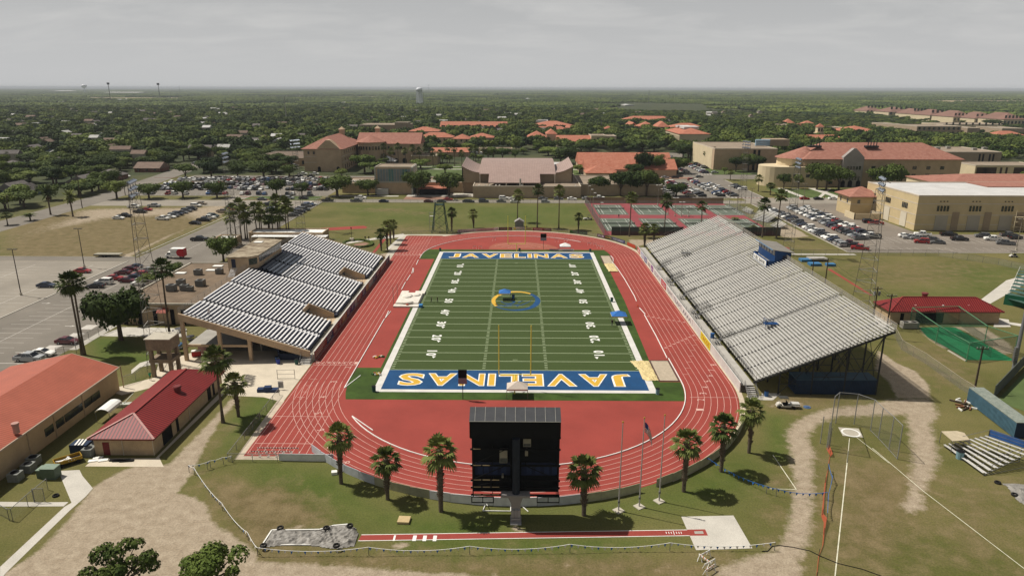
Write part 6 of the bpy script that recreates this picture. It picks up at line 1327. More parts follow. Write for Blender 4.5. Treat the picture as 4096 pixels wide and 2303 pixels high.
S=thing('traffic_cone','orange traffic cone on the right straight','traffic cone',(30.6,-4.2,0));q=MB();q.cyl((30.6,-4.2,0),(30.6,-4.2,.75),.2,.03,10);q.build('cone',mat('cone_orange',(.62,.10,.03),.5,.05,2),S);q=MB();q.box((30.6,-4.2,.03),(.45,.45,.05));q.build('foot',BLK,S)
for c,x,y,lb in(('B2',1185,1400,'pile of yellow and white bags beside the left straight'),('C2',1215,375,'green and yellow equipment heap by the near left corner of the turf')):
 p=G(c,x,y);S=thing('equipment_pile',lb,'equipment',(p.x,p.y,0));r9=random.Random(int(x))
 for mm in(mat('bag_yellow',(.55,.36,.05),.7,.2,3),mat('bag_white',(.6,.57,.5),.7,.1,3),mat('bag_green',(.04,.10,.03),.7,.2,3),mat('bag_red',(.35,.07,.03),.7,.2,3)):
  q=MB();[q.ell((p.x+r9.uniform(-.9,.9),p.y+r9.uniform(-.5,.5),.2),(r9.uniform(.2,.45),r9.uniform(.15,.3),.22),7,4,.2)for _ in range(3)];q.build('bag',mm,S)
p=G('H2',1540,1300);S=thing('podium','dark blue three-step winners podium on the concourse','podium',(p.x,p.y,0));PB_=mat('podium_blue',(.018,.035,.09),.5,.1,2)
for dx,h in((0,.95),(-1.25,.6),(1.2,.55)):q=MB();q.box((p.x+dx,p.y,h/2),(1.2,1.1,h),.12);q.build('step',PB_,S)
for(x,y,h,w_,hh,lb)in((-9.1,-59.0,5.6,1.5,2.6,'black play clock on a pole behind the near end zone'),(9.1,60.1,5.4,2.0,2.4,'black play clock on a pole behind the far end zone')):
 S=thing('play_clock',lb,'play clock',(x,y,0));q=MB();q.cyl((x,y,0),(x,y,h),.07,n=6);q.build('pole',DSTEEL,S);q=MB();q.b(x-w_/2,x+w_/2,y-.15,y+.15,h-hh*.55,h);so3=q.build('display',BLK,S);q=MB();q.b(x-w_/2,x+w_/2,y-.17,y+.10,h-hh,h-hh*.58);q.build('label_plate',mat('plate_grey',(.24,.20,.22),.6,.1,2),S)
def fence_banner(c,xa,ya,xb,yb_,h,col,txt,tcol,label,shear=0):
 a,b=G(c,xa,ya),G(c,xb,yb_);d=(b-a).normalized();n=Vector((d.y,-d.x,0));L_=(b-a).length
 S=thing('advert_banner',label,'banner',tuple(a),'adverts on the far fence');q=MB();o1=n*.03;z=Vector((0,0,h));z1=Vector((0,0,.12));q.hexa([a-o1+z1,b-o1+z1,b+o1+z1,a+o1+z1,a-o1+z,b-o1+z,b+o1+z,a+o1+z]);bo=q.build('sheet',mat('ad_%02x%02x%02x'%tuple(int(v*255)for v in col),col,.6,.08,1),S)
 if txt:q=MB();put_text(q,txt,(a+b)/2+n*.045+Vector((0,0,h*.55)),d,Vector((0,0,1)),fit=(L_*.82,h*.5),shear=shear);q.build('lettering',mat('adt_%02x%02x%02x'%tuple(int(v*255)for v in tcol),tcol,.6,.05,1),bo)
FB=[('B2',1945,198,2120,188,(.42,.34,.34),'El Donil',(.12,.05,.05),'pale pink advert at the left end of the far fence'),('B2',2120,188,2300,178,(.46,.30,.28),'COMPUTER STORE',(.20,.05,.06),'pink advert with a dark emblem on the far fence'),('B2',2300,176,2340,174,(.62,.56,.54),'CVA',(.4,.03,.05),'small white advert reading CVA on the far fence'),('B2',2345,174,2471,173,(.07,.025,.055),'GOODYEAR',(.42,.28,.12),'dark purple advert with gold letters on the far fence'),('B3',12,172,130,172,(.55,.50,.42),'Green Jay',(.05,.05,.03),'cream advert with a yellow disc, near the middle of the far fence'),('B3',130,172,195,175,(.50,.42,.12),'TEXAS',(.12,.09,.03),'yellow advert in the middle of the far fence'),('B3',200,176,300,180,(.22,.02,.03),'TEXAS',(.6,.5,.48),'red advert with a white state shape on the far fence'),('B3',300,180,380,182,(.13,.03,.03),'GRILL',(.5,.36,.3),'brown-red advert on the far fence'),('B3',558,200,640,207,(.012,.02,.012),'Merritt',(.10,.42,.06),'black advert with green script on the far fence'),('B3',640,207,725,218,(.012,.018,.012),'Green County',(.12,.40,.08),'black advert right of the green script one'),('B3',822,235,893,252,(.09,.02,.06),'WB',(.6,.55,.6),'dark purple advert at the far right bend'),('B3',895,252,965,268,(.03,.02,.02),'Go Javelinas',(.6,.42,.05),'black advert with yellow script at the far right bend'),('B3',966,266,1088,305,(.03,.03,.11),'DODSON CHEVROLET',(.62,.62,.66),'navy advert with white letters at the far right bend'),('B3',1112,318,1190,352,(.38,.05,.02),'',(0,0,0),'red advert at the far end of the silver bleachers')]
for c,xa,ya,xb,yb_,col,txt,tc_,lb in FB:fence_banner(c,xa,ya,xb,yb_,1.25,col,txt,tc_,lb)
p=G('B3',27,172);q=MB();q.cyl((p.x,p.y-.12,.7),(p.x,p.y-.06,.7),.42,n=14);tag(q.build('banner_disc',mat('disc_yellow',(.55,.45,.05),.6,.1,2)),'yellow round emblem on the cream advert of the far fence','emblem')
S=thing('garden_shed','small grey gable-roofed shed behind the far fence','shed',tuple(G('E7',523,690)));p=G('E7',523,690);q=MB();q.box((p.x,p.y,1.1),(3.4,3,2.2));q.build('wall',mat('shed_grey',(.22,.21,.20),.7,.1,1),S);q=MB();q.poly((p.x-1.9,p.y-1.7,2.15),(p.x,p.y-1.7,3.3),(p.x,p.y+1.7,3.3),(p.x-1.9,p.y+1.7,2.15));q.poly((p.x,p.y-1.7,3.3),(p.x+1.9,p.y-1.7,2.15),(p.x+1.9,p.y+1.7,2.15),(p.x,p.y+1.7,3.3));q.poly((p.x-1.7,p.y-1.55,2.15),(p.x+1.7,p.y-1.55,2.15),(p.x,p.y-1.55,3.2));q.build('roof',mat('shed_roof',(.30,.28,.27),.7,.1,1),S)
def corr(name,label,x0,x1,y0,y1,h,m,mt,along,doorm=None):
 S=thing(name,label,'shipping container',((x0+x1)/2,(y0+y1)/2,0));q=MB();st=.28
 q.b(x0+.06,x1-.06,y0+.06,y1-.06,.1,h-.1)
 if along=='X':
  for x in np.arange(x0,x1-.1,st):q.b(x+.03,x+.17,y0,y0+.06,.15,h-.15);q.b(x+.03,x+.17,y1-.06,y1,.15,h-.15)
 else:
  for y in np.arange(y0,y1-.1,st):q.b(x0,x0+.06,y+.03,y+.17,.15,h-.15);q.b(x1-.06,x1,y+.03,y+.17,.15,h-.15)
 q.build('side',m,S);q=MB();q.b(x0,x1,y0,y1,h-.1,h);q.build('roof',mt,S);return S
NC=mat('container_navy',(.012,.028,.062),.6,.15,.8);corr('storage_container','long dark navy container under the near end of the silver bleachers',50.2,64.6,-56.2,-52.6,2.9,NC,mat('container_navy_top',(.035,.07,.10),.6,.15,.8),'X')
a,b=G('C4',1995,640),G('C4',2470,1010);S=thing('storage_container','blue corrugated container with rusty roof beside the right fence','shipping container',tuple(a));d=(b-a).normalized();n=Vector((-d.y,d.x,0));L_=(b-a).length;CB_=mat('container_blue',(.075,.155,.205),.6,.15,.8);q=MB()
q.T=Matrix(((d.x,n.x,0,a.x),(d.y,n.y,0,a.y),(0,0,1,0),(0,0,0,1)));q.b(.06,L_-.06,.06,2.4,.1,2.6)
for x in np.arange(0,L_-.2,.3):q.b(x+.03,x+.18,0,.06,.15,2.45)
q.build('side',CB_,S);T_=q.T;q=MB();q.T=T_;q.b(0,L_,0,2.46,2.6,2.72);q.build('roof',mat('rusty_roof',(.17,.20,.17),.8,0,1.1,col2=(.26,.28,.24),fine=.5),S)
q=MB();q.T=T_;q.b(L_-.05,L_+.03,.05,2.4,.1,2.55);q.build('door',NC,S)
r9=random.Random(4);S=thing('scrap_pile','scrap timber and pipes heaped beside the blue container','scrap',tuple(G('C4',1950,650)))
for k in range(14):p=G('C4',1880+r9.uniform(0,130)+k*4,620+r9.uniform(0,60)+k*6);q=MB();q.box((p.x,p.y,.15),(r9.uniform(.5,2.2),.2,.25),r9.uniform(0,3));q.build('piece',[M_WHITE,WOOD,mat('rust_piece',(.22,.10,.05),.8,.2,2)][k%3],S)
def bleacher(label,c,quad,n,z0,zr,m,name='small_bleacher',railm=None,backm=None,framem=None):
 """quad: front-left, front-right, back-right, back-left ground points"""
 FL,FR,BR,BL=[Vector((p.x,p.y,0))for p in quad];S=thing(name,label,'bleacher',tuple((FL+FR+BR+BL)/4));
 for i in range(n):
  t=i/max(1,n-.3);A,B=FL.lerp(BL,t),FR.lerp(BR,t);z=z0+zr*i;q=MB();w=(BL-FL).length/n*.5
  q.bar(A+Vector((0,0,z)),B+Vector((0,0,z)),w,.05);q.build('seat_row',m,S)
  if i:q=MB();A2,B2=FL.lerp(BL,t-.45/n),FR.lerp(BR,t-.45/n);q.bar(A2+Vector((0,0,z-.42)),B2+Vector((0,0,z-.42)),w*.9,.04);q.build('footboard',m,S)
 f=MB();zt=z0+zr*(n-1)
 for s in(0,.25,.5,.75,1):A,B=FL.lerp(FR,s),BL.lerp(BR,s);f.bar(A+Vector((0,0,.1)),B+Vector((0,0,zt)),.08);f.bar(B,B+Vector((0,0,zt)),.08);f.bar(A,B,.06)
 f.build('frame',framem or STEEL,S);r=MB();rail(r,[BL+Vector((0,0,zt)),BR+Vector((0,0,zt))],1.0,.03,1,2);rail(r,[FR.lerp(BR,.15)+Vector((0,0,z0)),BR+Vector((0,0,zt))],1.0,.03,1,1);rail(r,[FL.lerp(BL,.15)+Vector((0,0,z0)),BL+Vector((0,0,zt))],1.0,.03,1,1);r.build('rail',railm or STEEL,S)
 if backm:q=MB();q.hexa([BL+Vector((0,0,zt)),BR+Vector((0,0,zt)),BR+Vector((.04,.06,zt)),BL+Vector((.04,.06,zt)),BL+Vector((0,0,zt+1.1)),BR+Vector((0,0,zt+1.1)),BR+Vector((.04,.06,zt+1.1)),BL+Vector((.04,.06,zt+1.1))]);q.build('back_panel',backm,S)
 return S
bleacher('small silver bleachers with a blue back panel at the right edge','C4',[G('C4',1770,1100),G('D4',2165,248),G('D4',2640,150),G('C4',2190,1130)],9,.45,.24,ALU,backm=mat('back_blue',(.03,.10,.30),.6,.1,1))
bleacher('large silver bleachers next to the tennis courts','E4',[G('E4',-60,640),G('E4',330,720),G('E4',640,640),G('E4',130,480)],9,.5,.28,ALU)
bleacher('smaller silver bleachers nearest the gravel patch by the tennis courts','E4',[G('E4',400,800),G('E4',620,880),G('E4',820,880),G('E4',620,760)],6,.5,.28,ALU)
bleacher('short silver bleachers behind the large ones by the tennis courts','A3',[G('A3',2220,1310),G('A3',2300,1345),G('A3',2330,1335),G('A3',2260,1300)],5,.4,.26,ALU)
GB_=mat('bleacher_green',(.015,.06,.035),.5,.15,1);S=bleacher('dark green ballpark bleachers at the right edge','B4',[G('B4',2290,880),G('B4',2650,990),G('B4',2650,700),G('B4',2400,690)],9,1.7,.30,mat('bleacher_teal',(.055,.11,.09),.5,.1,1),railm=M_WHITE,framem=GB_)
q=MB();a,b=G('B4',2270,885),G('B4',2500,925);q.bar(a+Vector((0,0,1.35)),b+Vector((.0,0,1.35)),.12,2.7);a2=G('B4',2300,750);q.build('front_wall',mat('wall_green',(.010,.09,.045),.6,.12,.6),S)
a,b=G('C4',2270,600),G('C4',2620,240);q=MB();q.bar(a+Vector((0,0,1.1)),b+Vector((0,0,1.5)),.12,2.4);tag(q.build('outfield_wall',mat('outfield_grey',(.08,.09,.08),.7,.15,.5)),'dark sloping outfield wall at the right edge below the mast','wall')
sheet('ballpark_grass',[F2('C4',2300,640,2640,280,2640,760)],.02,mat('ballpark_green',(.085,.120,.040),.9,.12,.4,fine=.3))
def cart(label,x,y,rz,flat=True):
 S=thing('golf_cart',label,'golf cart',(x,y,0));M_=Matrix.Translation((x,y,0))@Matrix.Rotation(rz,4,'Z');def_=[]
 def P(nm,m,fn):q=MB();q.T=M_;fn(q);q.build(nm,m,S)
 P('body',mat('cart_white',(.55,.52,.46),.4,.08,1),lambda q:(q.b(-1.2,.5,-.55,.55,.3,.55),q.hexa([(.5,-.5,.3),(1.2,-.45,.3),(1.2,.45,.3),(.5,.5,.3),(.5,-.5,.95),(1.05,-.4,.7),(1.05,.4,.7),(.5,.5,.95)])));P('seat',BLK,lambda q:(q.b(-.5,.1,-.5,.5,.55,.75),q.b(-.6,-.5,-.5,.5,.75,1.15)))
 P('roof',mat('cart_roof',(.05,.05,.045),.5,.1,2),lambda q:q.b(-.7,.85,-.55,.55,1.85,1.92));P('roof_post',STEEL,lambda q:[q.bar((a,b,.6),(a*.9,b,1.85),.04)for a in(-.62,.85)for b in(-.5,.5)])
 if flat:P('cargo_bed',ALU,lambda q:(q.b(-2.7,-.9,-.6,.6,.55,.62),q.b(-2.6,-1.2,-.5,.5,.62,.95)))
 for a in(-1.7 if flat else-.8,.75):
  for b in(-.55,.55):P('wheel',RUB,lambda q:q.cyl((a,b-.1,.24),(a,b+.1,.24),.24,n=12))
p=G('C4',150,700);cart('white utility cart with a dark roof and loaded bed near the silver bleachers',p.x,p.y,pi-.1);p=G('B4',2365,430);cart('white golf cart at the right edge of the gym car park',p.x,p.y,pi,False);p=G('A2',1925,1215);cart('white-roofed cart parked in the street beyond the practice grass',p.x,p.y,0,False);p=G('B3',745,70);cart('cart standing by the tennis court fence on the practice grass',p.x,p.y,.4)
q=MB();p=G('C4',393,700);q.cyl((p.x,p.y,.0),(p.x,p.y,.10),.62,.6,18);q.cyl((p.x,p.y,.1),(p.x,p.y,.2),.35,.33,14);tag(q.build('hose_reel',mat('reel_blue',(.07,.12,.22),.6,.1,2),at=(p.x,p.y,0)),'flat blue coiled disc lying on the grass beside the utility cart','hose')
p=G('D1',690,125);S=thing('yard_trailer','small yellow wagon full of white pipes in the near left yard','trailer',(p.x,p.y,0));YW=mat('wagon_yellow',(.45,.27,.03),.5,.12,2);c_,s_=cos(.75),sin(.75)
for(dx,dy,w_,d_)in((0,-.75,3.4,.06),(0,.75,3.4,.06),(-1.7,0,.06,1.5),(1.7,0,.06,1.5)):q=MB();q.box((p.x+dx*c_-dy*s_,p.y+dx*s_+dy*c_,.75),(w_,d_,.5),.75);q.build('side_board',YW,S)
q=MB();q.box((p.x,p.y,.52),(3.3,1.45,.06),.75);q.build('bed',DSTEEL,S);q=MB();[q.box((p.x-.6+.12*k,p.y-.5+.08*k,.72+.03*(k%4)),(1.5,.12,.1),.4+.3*k)for k in range(9)];q.build('load',M_WHITE,S)
for a,b in((-1,-.8),(-1,.8),(1.1,-.8),(1.1,.8)):q=MB();X,Y_=p.x+a*c_-b*s_,p.y+a*s_+b*c_;q.cyl((X-.08*-s_,Y_-.08*c_,.28),(X+.08*-s_,Y_+.08*c_,.28),.28,n=12);q.build('wheel',RUB,S)
GU=mat('transformer_green',(.10,.14,.10),.6,.1,2)
for c,x,y,w_,h,lb in(('D1',520,262,2.0,1.6,'larger green transformer cabinet on its slab in the near left yard'),('D1',452,250,1.3,1.2,'smaller green transformer cabinet beside the larger one')):
 p=G(c,x,y);S=thing('transformer_cabinet',lb,'electrical cabinet',(p.x,p.y,0));q=MB();q.box((p.x,p.y,h/2),(w_,1.4,h));q.build('housing',GU,S);q=MB();q.box((p.x,p.y,h+.04),(w_+.1,1.5,.08));q.build('lid',mat('lid_green',(.20,.26,.20),.6,.1,2),S)
for c,x,y,lb in(('D1',165,290,'nearest round-topped cooling unit in the shade of the long shed'),('D1',295,200,'middle round-topped cooling unit in the shade of the long shed'),('D1',345,130,'dark cooling unit farthest along the shaded shed wall'),('C1',900,1180,'grey cooling unit by the near corner of the dark red roof'),('C1',975,1130,'cooling unit tucked behind another at the corner of the dark red roof')):
 p=G(c,x,y);S=thing('air_conditioner',lb,'cooling unit',(p.x,p.y,0));q=MB();q.box((p.x,p.y,.6),(1.5,1.4,1.2));q.build('casing',mat('ac_grey2',(.22,.23,.21),.5,.15,3),S);q=MB();q.cyl((p.x,p.y,1.2),(p.x,p.y,1.24),.55,n=14);q.build('fan_grille',BLK,S)
p=G('C1',830,1140);S=thing('dumpster','dark blue open bin with planks behind the dark red roofed building','dumpster',(p.x,p.y,0));q=MB();q.box((p.x,p.y,.75),(2.6,1.8,1.4));q.build('bin',NC,S);q=MB();[q.box((p.x-.5+.5*k,p.y,1.5),(.25,1.9,.08),.2)for k in range(3)];q.build('plank',M_WHITE,S)
p=G('C1',1110,800);S=thing('lean_to','small arched white awning between the long shed and the dark red roof','awning',(p.x,p.y,0))
q=MB();[q.poly((p.x-.9+1.2*cos(pi*k/6)+.9,p.y-2,1.7+.7*sin(pi*k/6)),(p.x+1.2*cos(pi*(k+1)/6),p.y-2,1.7+.7*sin(pi*(k+1)/6)),(p.x+1.2*cos(pi*(k+1)/6),p.y+2,1.7+.7*sin(pi*(k+1)/6)),(p.x+1.2*cos(pi*k/6),p.y+2,1.7+.7*sin(pi*k/6)))for k in range(6)];q.build('cover',M_WHITE,S);q=MB();[q.bar((p.x+a,p.y+b,0),(p.x+a,p.y+b,1.7),.06)for a in(-1.1,1.1)for b in(-1.9,1.9)];q.build('leg',STEEL,S)
q=MB();p=G('C1',1250,690);q.box((p.x,p.y,.3),(2.6,1.0,.5),.1);q.bar((p.x,p.y,.6),(p.x+.6,p.y+2.2,1.4),.1);tag(q.build('stacked_boards',mat('board_pale',(.45,.46,.40),.7,.2,2),at=(p.x,p.y,0)),'pale boards and a leaning plank between the two red roofs','boards')
q=MB();[q.box((-58.4+.55*k,-80.6-.12*(k%2),.12),(1.9,.5,.16),.05*k)for k in range(4)];tag(q.build('black_mats',BLK,at=(-58,-80.6,0)),'flat black mats on the paving before the dark red roofed building','mats')
q=MB();[q.box((G('C1',x,y).x,G('C1',x,y).y,.08),(1.3,.7,.12),.3)for x,y in((985,1215),(1040,1235),(940,1240))];tag(q.build('white_slabs',M_WHITE,at=tuple(G('C1',985,1215))),'white slabs strewn by the near corner of the dark red roofed building','slabs')
S=thing('gate_kiosk','weathered stone kiosk with openings at the foot of the near left light tower','kiosk',(-66.6,-48.2,0));KS=mat('weathered_stone',(.24,.185,.13),.95,.25,.8,fine=.4)
q=MB();[q.b(-68.6+a,-68.0+a,-50.0+b,-49.4+b,0,5.4)for a in(0,3.4)for b in(0,2.8)];q.build('pillar',KS,S);q=MB();q.b(-68.8,-64.3,-50.2,-46.4,5.4,7.6);q.b(-68.7,-64.4,-50.1,-46.5,2.9,3.6);q.build('lintel',KS,S);q=MB();q.b(-69,-64.2,-50.4,-46.2,7.6,7.75);q.build('roof',CONC,S);q=MB();q.b(-68.2,-64.9,-46.8,-46.7,3.7,5.4);q.build('mesh_panel',wire('kiosk_mesh',(.5,.42,.28),.5),S)
for i,(x,y)in enumerate(((910,440),(1170,625),(930,815))):
 p=G('H6',x,y);S=thing('picnic_table',['picnic table farthest from the kiosk, on the tan paving','picnic table right behind the grandstand corner column','picnic table nearest the kiosk'][i],'picnic table',(p.x,p.y,0),'picnic tables behind the grandstand');q=MB();q.cyl((p.x,p.y,.74),(p.x,p.y,.80),.95,n=8);q.build('tabletop',mat('table_grey',(.10,.10,.11),.5,.1,2),S)
 for k in range(4):a=k*pi/2+.4;q=MB();q.box((p.x+1.25*cos(a),p.y+1.25*sin(a),.45),(.35,1.0,.05),a);q.build('bench_seat',MATS['table_grey'],S)
 q=MB();q.cyl((p.x,p.y,0),(p.x,p.y,.75),.06);[q.bar((p.x,p.y,.3),(p.x+1.25*cos(k*pi/2+.4),p.y+1.25*sin(k*pi/2+.4),.43),.05)for k in range(4)];q.build('leg',STEEL,S)
p=G('H2',360,720);S=thing('cool_box','red drinks cart with a white lid under the left grandstand','cooler',(p.x,p.y,0));q=MB();q.box((p.x,p.y,.65),(1.7,.9,1.0),.3);q.build('tub',mat('cooler_red',(.42,.03,.03),.4,.1,2),S);q=MB();q.box((p.x,p.y,1.2),(1.8,1.0,.12),.3);q.build('lid',M_WHITE,S);q=MB();[q.box((p.x+a,p.y+b,.08),(.12,.12,.16))for a in(-.6,.6)for b in(-.3,.3)];q.build('wheel',RUB,S)
p=G('H2',480,650);S=thing('drinks_stand','pale vending stand under the left grandstand','stand',(p.x,p.y,0));q=MB();q.box((p.x,p.y,1.1),(1.7,1.4,2.0));q.build('cabinet',mat('stand_pink',(.35,.24,.22),.6,.15,2),S);q=MB();q.box((p.x,p.y,2.15),(1.9,1.6,.1));q.build('top',M_WHITE,S)
p=G('H6',850,930);canopy('small blue canopy beside the stone kiosk',p.x,p.y,2.4,2.0,1.9,mat('tent_steel_blue',(.08,.16,.28),.6,.1,2))
p=G('D2',1490,705);q=MB();q.box((p.x,p.y,.18),(1.5,1.35,.3),-.05);tag(q.build('plywood_box',mat('plywood',(.50,.38,.20),.7,.1,2),at=(p.x,p.y,0)),'square plywood lid on the grass left of the scoreboard','box');p=G('D2',790,228);q=MB();q.box((p.x,p.y,.2),(.8,.7,.4),.2);tag(q.build('white_box',M_WHITE,at=(p.x,p.y,0)),'small white box beside the leftmost wall palm','box')
for i,(x,y,r)in enumerate(((1935,1080,.6),(1935,1135,-1.0),(1985,1170,.6),(1985,1230,.7))):
 p=G('D3',x,y);S=thing('barricade',['white barricade, farthest of the stack by the dirt corner','orange-striped white barricade, second of the stack by the dirt corner','white barricade, third of the stack by the dirt corner','white barricade, nearest of the stack by the dirt corner'][i],'barricade',(p.x,p.y,0),'stacked barricades');c,s=cos(r),sin(r);q=MB();q.box((p.x,p.y,.75),(1.8,.05,.2),r);q.build('board',M_WHITE,S);q=MB();[q.box((p.x+c*d,p.y+s*d,.75),(.12,.06,.21),r)for d in(-.6,-.2,.2,.6)]if i==1 or i==3 else q.box((p.x,p.y,.75),(.1,.06,.2),r);q.build('stripe',mat('stripe_orange',(.55,.14,.06),.6,.1,2),S)
 q=MB();[q.bar((p.x+c*d-s*e,p.y+s*d+c*e,0),(p.x+c*d,p.y+s*d,.85),.06)for d in(-.75,.75)for e in(-.35,.35)];q.build('leg',M_WHITE,S)
PB1,PW1=mat('pennant_blue',(.03,.14,.42),.6,.05,2),mat('pennant_white',(.68,.66,.62),.6,.05,2)
def pennants(label,pts,h=1.15,cols=(PB1,PW1),posts=True,step=.75):
 S=thing('pennant_string',label,'pennants',(pts[0].x,pts[0].y,0));cord,P1,P2,po=MB(),MB(),MB(),MB();k=0
 for i in range(len(pts)-1):
  a,b=pts[i],pts[i+1];L_=(b-a).length;n=max(2,int(L_/step));pr=None
  for j in range(n+1):
   t=j/n;p=a.lerp(b,t)+Vector((0,0,h-.55*4*t*(1-t)*min(1,L_/8)));
   if pr is not None:
    cord.bar(pr,p,.045);d=(p-pr);q=pr+d*.25;w=d.normalized()*.17;(P1 if k%2 else P2).poly(q-w,q+w,q+Vector((rng.uniform(-.08,.08),rng.uniform(-.12,.12),-.42)));k+=1
   pr=p
  if posts:po.cyl(a,a+Vector((0,0,h)),.04,n=5)
 if posts:po.cyl(pts[-1],pts[-1]+Vector((0,0,h)),.04,n=5);po.build('stake',STEEL,S)
 cord.build('cord',M_WHITE if cols[1]is PW1 else PB1,S);P1.build('pennants_dark',cols[0],S);P2.build('pennants_light',cols[1],S)
pennants('blue and white pennant string along the near edge of the runway',Gs('D2',20,1055,1135,1050,2150,1040)+Gs('D3',583,1020,1587,1005,2640,1000))
pennants('blue and white pennant string slanting along the dirt drive',Gs('D1',2340,118,2250,135,2120,170,2090,185,1905,215)+Gs('D1',1960,240,2240,600,2500,900)+Gs('D2',20,1055))
pennants('blue pennant string from the right wall bend across the dirt track',Gs('D3',1950,130,2558,430)+Gs('D4',80,455,590,490),cols=(PB1,PB1))
pennants('blue pennant string beside the orange net',Gs('D4',600,200,640,330,600,500,590,700),cols=(PB1,PB1),step=.45)
S=thing('safety_net','sagging orange plastic net fence along the throwing field','fence',tuple(G('D4',560,600)));q=MB();pr=None;O_=wire('net_orange',(.50,.09,.04),.6)
pts=Gs('C4',600,1120,640,1200)+Gs('D4',620,60,600,200,575,330,560,480,545,660,575,720,560,850,550,960,510,1060,495,1200,485,1300)
for i in range(len(pts)-1):
 a,b=pts[i],pts[i+1];h0,h1=[1.0,.7,.2,.25,.45,.4,.6,.9,.4,.25,.2,.2,.2][i:i+2]if i<12 else(.3,.3);q.poly((a.x-.2*h0,a.y,.03),(b.x-.2*h1,b.y,.03),(b.x+.15*h1,b.y,h1*.8),(a.x+.15*h0,a.y,h0*.8))
q.build('net',O_,S);q=MB();[q.cyl((p.x,p.y,0),(p.x,p.y,1.1),.03,n=5)for p in pts[::2]];q.build('stake',DSTEEL,S)
q=MB();pts=[p+Vector((0,0,.04))for p in Gs('D4',-60,1010,0,1005,40,960,110,950,250,968,430,1008,520,1055,700,1130,950,1190,1150,1262)];q.path(pts,.07);tag(q.build('garden_hose',BLK),'thin black hose snaking over the near right grass','hose')
S=thing('soccer_goal','white metal goal frame lying behind the scoreboard post','goal',(-4,-95,0));q=MB();ps=Gs('H1',310,1235,345,1150,620,1170,620,1240);z=Vector((0,0,.1));[q.bar(ps[i]+z,ps[(i+1)%4]+z,.09)for i in range(4)];q.bar(ps[1]+z,ps[0]+z+Vector((.6,.2,.6)),.07);q.bar(*[p+z for p in Gs('H1',725,1165,815,1245)],.09);q.build('frame',M_WHITE,S)
q=MB();TR=mat('court_red',(.24,.055,.060),.85,.1,.2,fine=.25);TG=mat('court_green',(.105,.125,.095),.85,.12,.2,fine=.25)
tc_=sheet('tennis_courts',[[(32.5,84),(98,84),(98,159.3),(32,159.3)]],.022,TR)
CTS=[]
for(cx_,cy_)in((41.9,141.3),(59.3,141.3),(76.5,141.3),(93.0-.0,141.3)):CTS.append((cx_,cy_))
for(cx_,cy_)in((41.0,105.5),(57.6,105.5),(74.0,105.5),(90.2,105.5)):CTS.append((cx_,cy_))
g_,l_=MB(),MB()
for cx_,cy_ in CTS:
 g_.b(cx_-6.6,cx_+6.6,cy_-13.6,cy_+13.6,.024,.034);z0,z1=.034,.040;L_=11.89
 for x in(-5.485,-4.115,4.115,5.485):l_.b(cx_+x-.06,cx_+x+.06,cy_-L_,cy_+L_,z0,z1)
 for y in(-L_,-6.4,6.4,L_):l_.b(cx_-5.4,cx_+5.4,cy_+y-.06,cy_+y+.06,z0,z1+.001)
 l_.b(cx_-.06,cx_+.06,cy_-6.3,cy_+6.3,z0,z1+.002)
 S=thing('tennis_net','dark tennis net %s'%['on the back row court farthest left','on the back row court second from the left','on the back row court third from the left','on the back row court farthest right','on the front row court farthest left','on the front row court second from the left','on the front row court behind the bleacher top','on the front row court hidden behind the bleachers'][len([1 for c in CTS[:CTS.index((cx_,cy_))]])],'tennis net',(cx_,cy_,0),'tennis nets')
 n_=MB();n_.b(cx_-6.3,cx_+6.3,cy_-.02,cy_+.02,.1,.95);n_.build('net',wire('tennis_mesh',(.03,.03,.03),.35),S);n_=MB();[n_.cyl((cx_+s*6.35,cy_,0),(cx_+s*6.35,cy_,1.1),.08,n=6)for s in(-1,1)];n_.build('post',DSTEEL,S);n_=MB();n_.b(cx_-6.3,cx_+6.3,cy_-.03,cy_+.03,.92,1.0);n_.build('tape',M_WHITE,S)
g_.build('court_surface',TG,tc_);l_.build('court_lines',M_WHITE,tc_)
fence('tall fence on the left side of the tennis courts',[(32.2,159),(32.6,84)],h=3.4,sp=3.2,netm=wire('tennis_fence',(.16,.15,.14),.45))
fence('tall fence with dark windscreen along the back of the tennis courts',[(32.3,159.3),(98,159.3)],h=2.8,sp=3.2,netm=wire('screen_brown',(.12,.075,.05),.88));fence('tall fence on the right side of the tennis courts',[(98,159.3),(98,84)],h=3.4,sp=3.2)
fence('tennis fence with dark green windscreen beyond the far bend',[(35.3,84.3),(62,84.3)],h=3.2,sp=3.2,netm=wire('screen_black',(.012,.02,.018),.96));fence('dark windscreen fence between the tennis courts and the car park bleachers',[(84,84.2),(98,84.2)],h=3.2,sp=3,netm=MATS['screen_black'])
CTAN=mat('campus_tan_brick',(.46,.34,.225),.88,.10,.25,fine=.2);CTAN2=mat('campus_buff',(.56,.44,.30),.88,.08,.2,fine=.15);CDARK=mat('campus_brown_brick',(.34,.26,.18),.9,.1,.3,fine=.2);CCREAM=mat('campus_cream',(.60,.50,.33),.85,.07,.2)
TILE=mat('orange_roof_tile',(.34,.115,.068),.8,.14,.5,col2=(.44,.185,.12),fine=.5);TILE2=mat('brown_red_roof_tile',(.27,.115,.082),.8,.14,.6,col2=(.36,.175,.13),fine=.5);FLATR=mat('flat_roof_tan',(.27,.215,.16),.95,.15,.15,fine=.3);WHR=mat('flat_roof_white',(.52,.51,.49),.8,.1,.15,fine=.2);TRIM=mat('stone_trim',(.55,.48,.38),.8,.1,.5)
LM=[]
